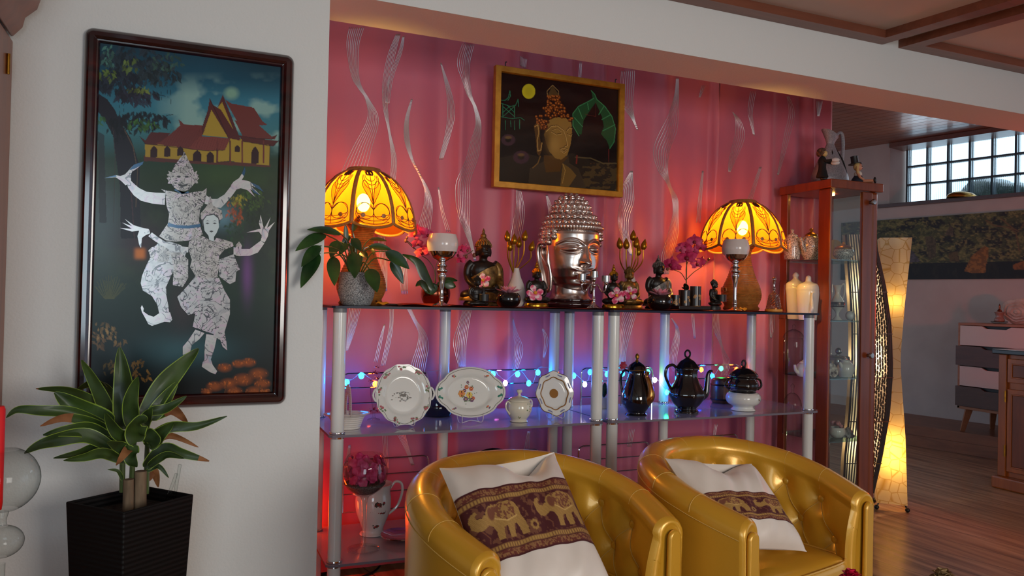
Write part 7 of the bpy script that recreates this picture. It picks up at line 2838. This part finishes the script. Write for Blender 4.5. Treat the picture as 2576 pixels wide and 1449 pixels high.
for pts, c in (([(640, 1340), (700, 1210), (780, 1140), (820, 1115), (850, 1130), (845, 1220), (830, 1290), (832, 1355), (720, 1360)], (150, 100, 42)), ([(330, 1230), (300, 1010), (360, 1000), (400, 1060), (390, 1200)], (88, 78, 56)), ([(470, 1000), (520, 910), (545, 940), (540, 1010)], (96, 84, 66)), ([(500, 1170), (590, 1150), (595, 1250), (515, 1250)], (92, 76, 44)), ([(1060, 1290), (1150, 1260), (1300, 1280), (1300, 1330), (1070, 1335)], (132, 84, 36)), ([(150, 1130), (180, 1120), (260, 1240), (140, 1250)], (86, 84, 92))):
    m_ = cv.inside(pts)
    cv.put(m_, c)
    cv.put(m_*(fbm(cv.x, cv.y, .05, 3) > .52), tuple(q*.66 for q in c), .7)
for pl in ([(830, 890), (900, 940), (1020, 960), (1090, 1010), (1120, 1180)], [(960, 880), (1060, 970), (1110, 1000)], [(1200, 860), (1130, 980)]):
    cv.line(pl, 13, (110, 82, 50), .8)
P = np.stack([wx-pn.location.x, wy-pn.location.y, wz-pn.location.z], -1)
cv.mesh('print', P, pigment('matt_print', .55), pn)
m = MB().box(((xl+xr)/2, .0155, (zt1+zb1)/2), (abs(xr-xl), .028, zt1-zb1))
m.tf(FW)
m.tf(Matrix.Translation(-pn.location))
ob('canvas_block', m, BLACKM, pn, smooth=False)
# brass bowl upside down on the window sill
x_, z_ = farz(2416, 500, .03)
pp = FP + FDIR*x_ + FN*.0
pp.z = wz0+.0025
pb_, sb_ = base(2416, pp.y, pp.z)
tag(ob('brass_bowl', MB().lathe(sc(sb_, sp([(46, 0), (44, 6), (34, 12), (16, 16), (0, 17)], 4)), 40, M=Matrix.Diagonal((1, .55, 1, 1))), plain('brass', (190, 140, 60), .25, .9), loc=pp), 'shallow brass bowl turned over on the glass block window sill', 'bowl')

# ------------------------------------------------------------------ left side: planter, candle holder, hutch
PT = .62
C4 = [Vector((-.226, 1.988)), Vector((-.101, 1.852)), Vector((.041, 1.968)), Vector((-.073, 2.098))]
pcn = sum(C4, Vector((0, 0)))/4
t = thing('dracaena', 'green dracaena with browning tips in tall square black planter by the white wall', 'potted plant', (pcn.x, pcn.y, 0))
o_ = Vector(t.location)
_m = Mat('ribbed_black', (9, 9, 10), .6, spec=.25)
x_, y_, z_ = _m.xyz()
_m.bump((z_*560).sin(), .3, .003)
mb = MB()
rings = []
for z, k in ((0, .74), (PT-.004, 1), (PT, 1), (PT, .93), (PT-.05, .92), (PT-.05, 0)):
    rings.append([Vector(((c.x-pcn.x)*max(k, .001), (c.y-pcn.y)*max(k, .001), z)) for c in C4])
vs = [v for r_ in rings for v in r_]
fs = [(a*4+i, a*4+(i+1) % 4, (a+1)*4+(i+1) % 4, (a+1)*4+i) for a in range(5) for i in range(4)]
fs.append((3, 2, 1, 0))
ob('planter', mb.add(vs, fs), _m.m, t, smooth=False, bev=.003)
ob('soil', MB().prism([((c.x-pcn.x)*.92, (c.y-pcn.y)*.92) for c in C4], PT-.049, PT-.03), mottled('potting_soil', (26, 20, 16), (54, 42, 34), 90, .95, bump=.5), t)
BARK = mottled('cane_bark', (92, 74, 56), (134, 112, 88), 40, .85, stretch=(1, 1, .2), bump=.4)
Z3 = lambda X_, Y_: (X_/2.46, 860+Y_/2.46)
def D(X_, Y_, y): return aty(*Z3(X_, Y_), y) - o_
for (xa, ya, yb, r, yy) in ((792, 850, 1075, .0115, 1.95), (866, 800, 1060, .0135, 1.965)):
    ob('cane', MB().tube([D(xa, yb, yy), D(xa+2, (ya+yb)/2, yy), D(xa+4, ya, yy)], [r*1.05, r, r*.97], 14), BARK, t)
STG = leafmat('dracaena_stem', (44, 62, 26), (70, 88, 36))
HD = {}
for i, (xa, ya, xb, yb) in enumerate(((755, 870, 762, 560), (812, 840, 838, 530), (905, 880, 915, 520))):
    yy = 1.955+.012*i
    ob('stem', MB().tube([D(xa, ya+60, yy), D((xa+xb)/2, (ya+yb)/2, yy), D(xb, yb, yy)], [.006, .006, .004], 8), STG, t)
DLF = leafmat('dracaena_leaf', (30, 50, 18), (58, 82, 30), .5, .05)
DME = plain('yellow_green_margin', (134, 160, 60), .4)
DBR = mottled('dry_leaf', (120, 74, 40), (150, 98, 56), 30, .7)


def strap(pts, w, y0, y1, brown=0, seed=0, curl=.3):
    """a strap leaf along zoom-frame points, running from depth y0 to y1"""
    P_ = spline([(a, b) for a, b in pts], 7)
    n = len(P_)
    rr = random.Random(seed)
    pp = [D(a, b, y0+(y1-y0)*(i/(n-1))**1.3) for i, (a, b) in enumerate(P_)]
    vs, fs, mi = [], [], []
    tw = rr.uniform(-.5, .5)
    for i, q in enumerate(pp):
        f = i/(n-1)
        d = (pp[min(i+1, n-1)]-pp[max(i-1, 0)]).normalized()
        vw = (CAMP-o_-q).normalized()
        sd = d.cross(vw).normalized()
        nr = sd.cross(d).normalized()
        a = tw*sin(f*3)
        sd2 = sd*cos(a)+nr*sin(a)
        W_ = w/2.46*.00096*.5*max(.03, (sin(pi*min(1, .1+.9*f**.72))**.75 if f < .97 else .08))
        for k in (-1, -.9, -.4, 0, .4, .9, 1):
            wave = .28*sin(f*11+seed*3+k)*abs(k)
            vs.append(q + sd2*(W_*k) + nr*(W_*(curl*abs(k)+wave)))
    for i in range(n-1):
        for k in range(6):
            fs.append((i*7+k, i*7+k+1, i*7+k+8, i*7+k+7))
            mi.append(2 if i/(n-1) > 1-brown else 1 if k in (0, 5) else 0)
    m = MB().add(vs, fs)
    m.m = mi
    ob('leaf', m, [DLF, DME, DBR], t, ang=80)


LF = [([(775, 540), (765, 300), (740, 35)], 130, 1.96, 1.98, 0), ([(700, 520), (620, 330), (505, 112)], 88, 1.97, 2.05, 0), ([(880, 500), (1000, 290), (1120, 150), (1228, 42)], 125, 1.96, 2.02, 0),
      ([(815, 520), (810, 360), (855, 215)], 92, 1.94, 1.90, 0), ([(930, 480), (1010, 370), (1100, 245)], 92, 1.95, 1.98, 0), ([(700, 470), (560, 360), (400, 300), (222, 290)], 62, 1.99, 2.08, .06),
      ([(690, 520), (520, 440), (338, 312)], 150, 1.94, 1.93, 0), ([(700, 540), (460, 440), (250, 425), (110, 420), (38, 470)], 62, 1.94, 1.86, 0), ([(720, 580), (560, 500), (400, 470), (248, 522)], 62, 1.92, 1.84, .45),
      ([(720, 640), (560, 550), (420, 550), (265, 576)], 92, 1.92, 1.85, 0), ([(700, 660), (540, 580), (360, 605), (240, 640), (150, 690)], 84, 1.91, 1.80, 0), ([(760, 720), (600, 660), (480, 690), (330, 720)], 58, 1.93, 1.86, 0),
      ([(770, 740), (640, 690), (520, 715), (392, 735)], 62, 1.91, 1.82, 0), ([(810, 600), (720, 560), (652, 440)], 82, 1.90, 1.84, 0), ([(850, 620), (840, 560), (880, 490), (905, 500)], 112, 1.88, 1.82, 0),
      ([(920, 650), (990, 570), (1075, 500)], 92, 1.93, 1.90, 0), ([(920, 430), (1030, 410), (1155, 335)], 62, 1.95, 1.94, .06), ([(920, 600), (1050, 530), (1220, 520), (1405, 460)], 66, 1.95, 1.93, .03),
      ([(940, 470), (1060, 420), (1160, 500)], 72, 2.0, 2.05, .75), ([(930, 640), (1050, 580), (1228, 652)], 46, 1.97, 1.99, .8), ([(900, 780), (1010, 670), (1120, 690), (1295, 738)], 82, 1.94, 1.90, .16),
      ([(920, 770), (1030, 700), (1140, 722)], 46, 1.92, 1.86, 0), ([(830, 700), (740, 650), (660, 620)], 74, 1.89, 1.82, 0), ([(800, 660), (780, 680), (718, 765)], 52, 1.88, 1.83, .7), ([(820, 640), (810, 720), (850, 775)], 84, 1.88, 1.84, 0),
      ([(910, 800), (980, 770), (1045, 842)], 32, 1.94, 1.92, 0), ([(720, 420), (600, 260), (470, 300)], 56, 2.04, 2.12, 0), ([(750, 420), (690, 320), (640, 250)], 56, 2.02, 2.08, 0), ([(860, 560), (900, 480), (940, 410)], 90, 1.93, 1.90, 0),
      ([(760, 860), (730, 800), (665, 790)], 22, 1.95, 1.93, 0), ([(900, 560), (950, 620), (935, 660)], 90, 1.9, 1.86, 0), ([(900, 860), (950, 800), (980, 900)], 60, 2.02, 2.06, 1)]
for i, (pts, w, y0, y1, br) in enumerate(LF):
    strap(pts, w, y0, y1, br, i*1.7, .3 if i % 3 else .5)
gr = thing('glass_rods', 'pair of clear glass rods stuck in the black planter', 'glass rods', (D(1060, 990, 1.99)+o_))
for (xa, ya, xb, yb) in ((1022, 1010, 1092, 815), (1070, 1010, 1114, 760)):
    a, b = D(xa, ya, 1.99)+o_-gr.location, D(xb, yb, 1.99)+o_-gr.location
    ob('rod', MB().tube([a + (a-b)*.1, a, b], .0038, 8), THICKGLASS, gr)

# glass ball candle holder on a side table at the left edge
def atZ(px, py, Z):
    return CAMP + ray(px, py)*Z


c1 = atZ(8, 1207, 1.15)
s = 1.15/FOC
t = thing('candle_holder', 'stacked clear glass ball candle holder at the left edge', 'candle holder', (c1.x, c1.y, .52))
zz = c1.z-.52
ob('ball', MB().lathe([(82*s*cos(a), zz+82*s*sin(a)) for a in [1.15-2.3*k/14 for k in range(15)]], 40), THICKGLASS, t)
ob('ball', MB().lathe([(50*s*cos(a), zz-(1362-1207)*s+40*s*sin(a)) for a in [1.3-2.6*k/14 for k in range(15)]], 36), THICKGLASS, t)
ob('stem', MB().lathe(sp([(0, 0), (.05, 0), (.045, .008), (.012, .02), (.007, .03), (.006, zz-.125)], 3), 20), THICKGLASS, t)
ob('stem', MB().lathe(sp([(.007, zz-.068), (.006, zz-.06), (.009, zz-.048)], 3), 16), THICKGLASS, t)
c2 = atZ(-8, 1022, 1.15)
cd = thing('red_candle', 'red taper candle rising from the glass ball at left edge', 'candle', (c2.x, c2.y, c1.z-.045))
ob('wax', MB().lathe(sp([(0, 0), (17*s, 0), (19*s, .02)], 2) + [(19*s, c2.z-c1.z+.04), (16*s, c2.z-c1.z+.045), (0, c2.z-c1.z+.043)], 24), plain('red_wax', (222, 16, 16), .4, sub=.4), cd)
ob('wick', MB().tube([(0, 0, c2.z-c1.z+.04), (.001, 0, c2.z-c1.z+.055)], .001, 5), BLACKM, cd)
t = thing('side_table', 'small dark round side table carrying the glass candle holder', 'table', (c1.x-.05, c1.y, 0))
ob('table_top', MB().lathe([(0, .49), (.19, .49), (.2, .5), (.2, .515), (.19, .519), (0, .519)], 40), WOODR, t)
for k in range(3):
    a = k*2*pi/3
    ob('leg', MB().tube([(cos(a)*.1, sin(a)*.1, .49), (cos(a)*.17, sin(a)*.17, 0)], .014, 8), WOODR, t)

HX = -.402
t = thing('hutch', 'red brown wooden cupboard with moulded cornice at the left picture edge', 'cupboard', (HX-.4, 2.08, 0))
ob('carcass', MB().box((0, 0, .86), (.8, .37, 1.72)), WOODR, t, bev=.003)
zc_ = aty(20, 80, 2.2).z
ob('cornice', MB().prism([(.40, 0), (.405, .0), (.425, .025), (.43, .05), (.455, .075), (.462, .1), (.462, .13), (.40, .13)], 0, 1, Matrix(((1, 0, 0, 0), (0, 0, -.33, .155), (0, 1, 0, zc_), (0, 0, 0, 1)))), WOODR, t, bev=.002)
ob('cornice', MB().box((0, -.02, zc_+.1), (.82, .36, .16)), WOODR, t, bev=.003)
ob('hinge', MB().lathe([(0, 0), (.004, 0), (.004, .05), (0, .05)], 10, (.4035, .12, 1.62)), GOLD, t)

# low table in the foreground with a pink blossom and a dried flower just reaching into view
ft = atZ(2140, 1446, 1.30)
t = thing('coffee_table', 'low dark wooden coffee table in front of the right armchair', 'table', (1.18, .86, 0))
ob('table_top', MB().box((0, 0, .43), (.66, .44, .03)), WOODR, t, bev=.006)
for sx in (-1, 1):
    for sy in (-1, 1):
        ob('leg', MB().box((sx*.28, sy*.17, .2075), (.045, .045, .415)), WOODR, t, bev=.003)
for (px, py, Z, r, mat, nm, lab) in ((2141, 1447, 1.30, 30, plain('crimson_petal', (200, 20, 60), .5), 'crimson_blossom', 'crimson blossom showing at the bottom edge before the right armchair'), (2372, 1450, 1.36, 34, mottled('dry_petal', (120, 92, 58), (176, 146, 98), 60, .8), 'dried_blossom', 'dried beige blossom showing at the bottom edge over the bare floor')):
    c = atZ(px, py, Z)
    k = Z/FOC
    u = thing(nm, lab, 'flower', (c.x, c.y, .4455))
    zz = c.z-.4455
    ob('vase', MB().lathe(sp([(0, 0), (.02, 0), (.028, .03), (.018, .07), (.012, .09)], 3), 20), CREAM, u)
    ob('stem', MB().tube([(0, 0, .02), (0, 0, zz)], .002, 6), STEMM, u)
    for j in range(16):
        a = j*2.4
        el = .1+.08*j
        m = MB()
        d = Vector((cos(a)*cos(el), sin(a)*cos(el), sin(el)))
        leaf(m, (0, 0, zz-.008), Vector((0, 0, zz-.008)) + d*r*k, r*k*.9, .12, .3, view=Vector((0, 0, 1))-d*d.z-Vector((d.x, d.y, 0))*.4, n=7)
        ob('petal', m, mat, u)
# red lamp added out of view at the right to redden the chest of drawers
t = thing('added_red_lamp', 'added red lamp on the sideboard, unseen beyond the right edge, tinting the drawers', 'lamp', (SB.x+.2, SB.y-.62, zt_+.0005))
ob('base', MB().lathe([(0, 0), (.06, 0), (.05, .02), (.012, .03), (.012, .2), (0, .2)], 20), BLACKM, t)
ob('shade', MB().lathe([(.125, .06), (.07, .32)], 28), veil('red_shade', (246, 120, 96), .5, .7)[0], t)
ob('bulb', MB().ell((0, 0, .21), .02, 14, 10), glow('added_red_bulb', (255, 110, 70), 40), t)
_l = lamp('added_red_light', 'POINT', (0, 0, .22), 62, (1, .40, .30), .03)
_l.parent = t
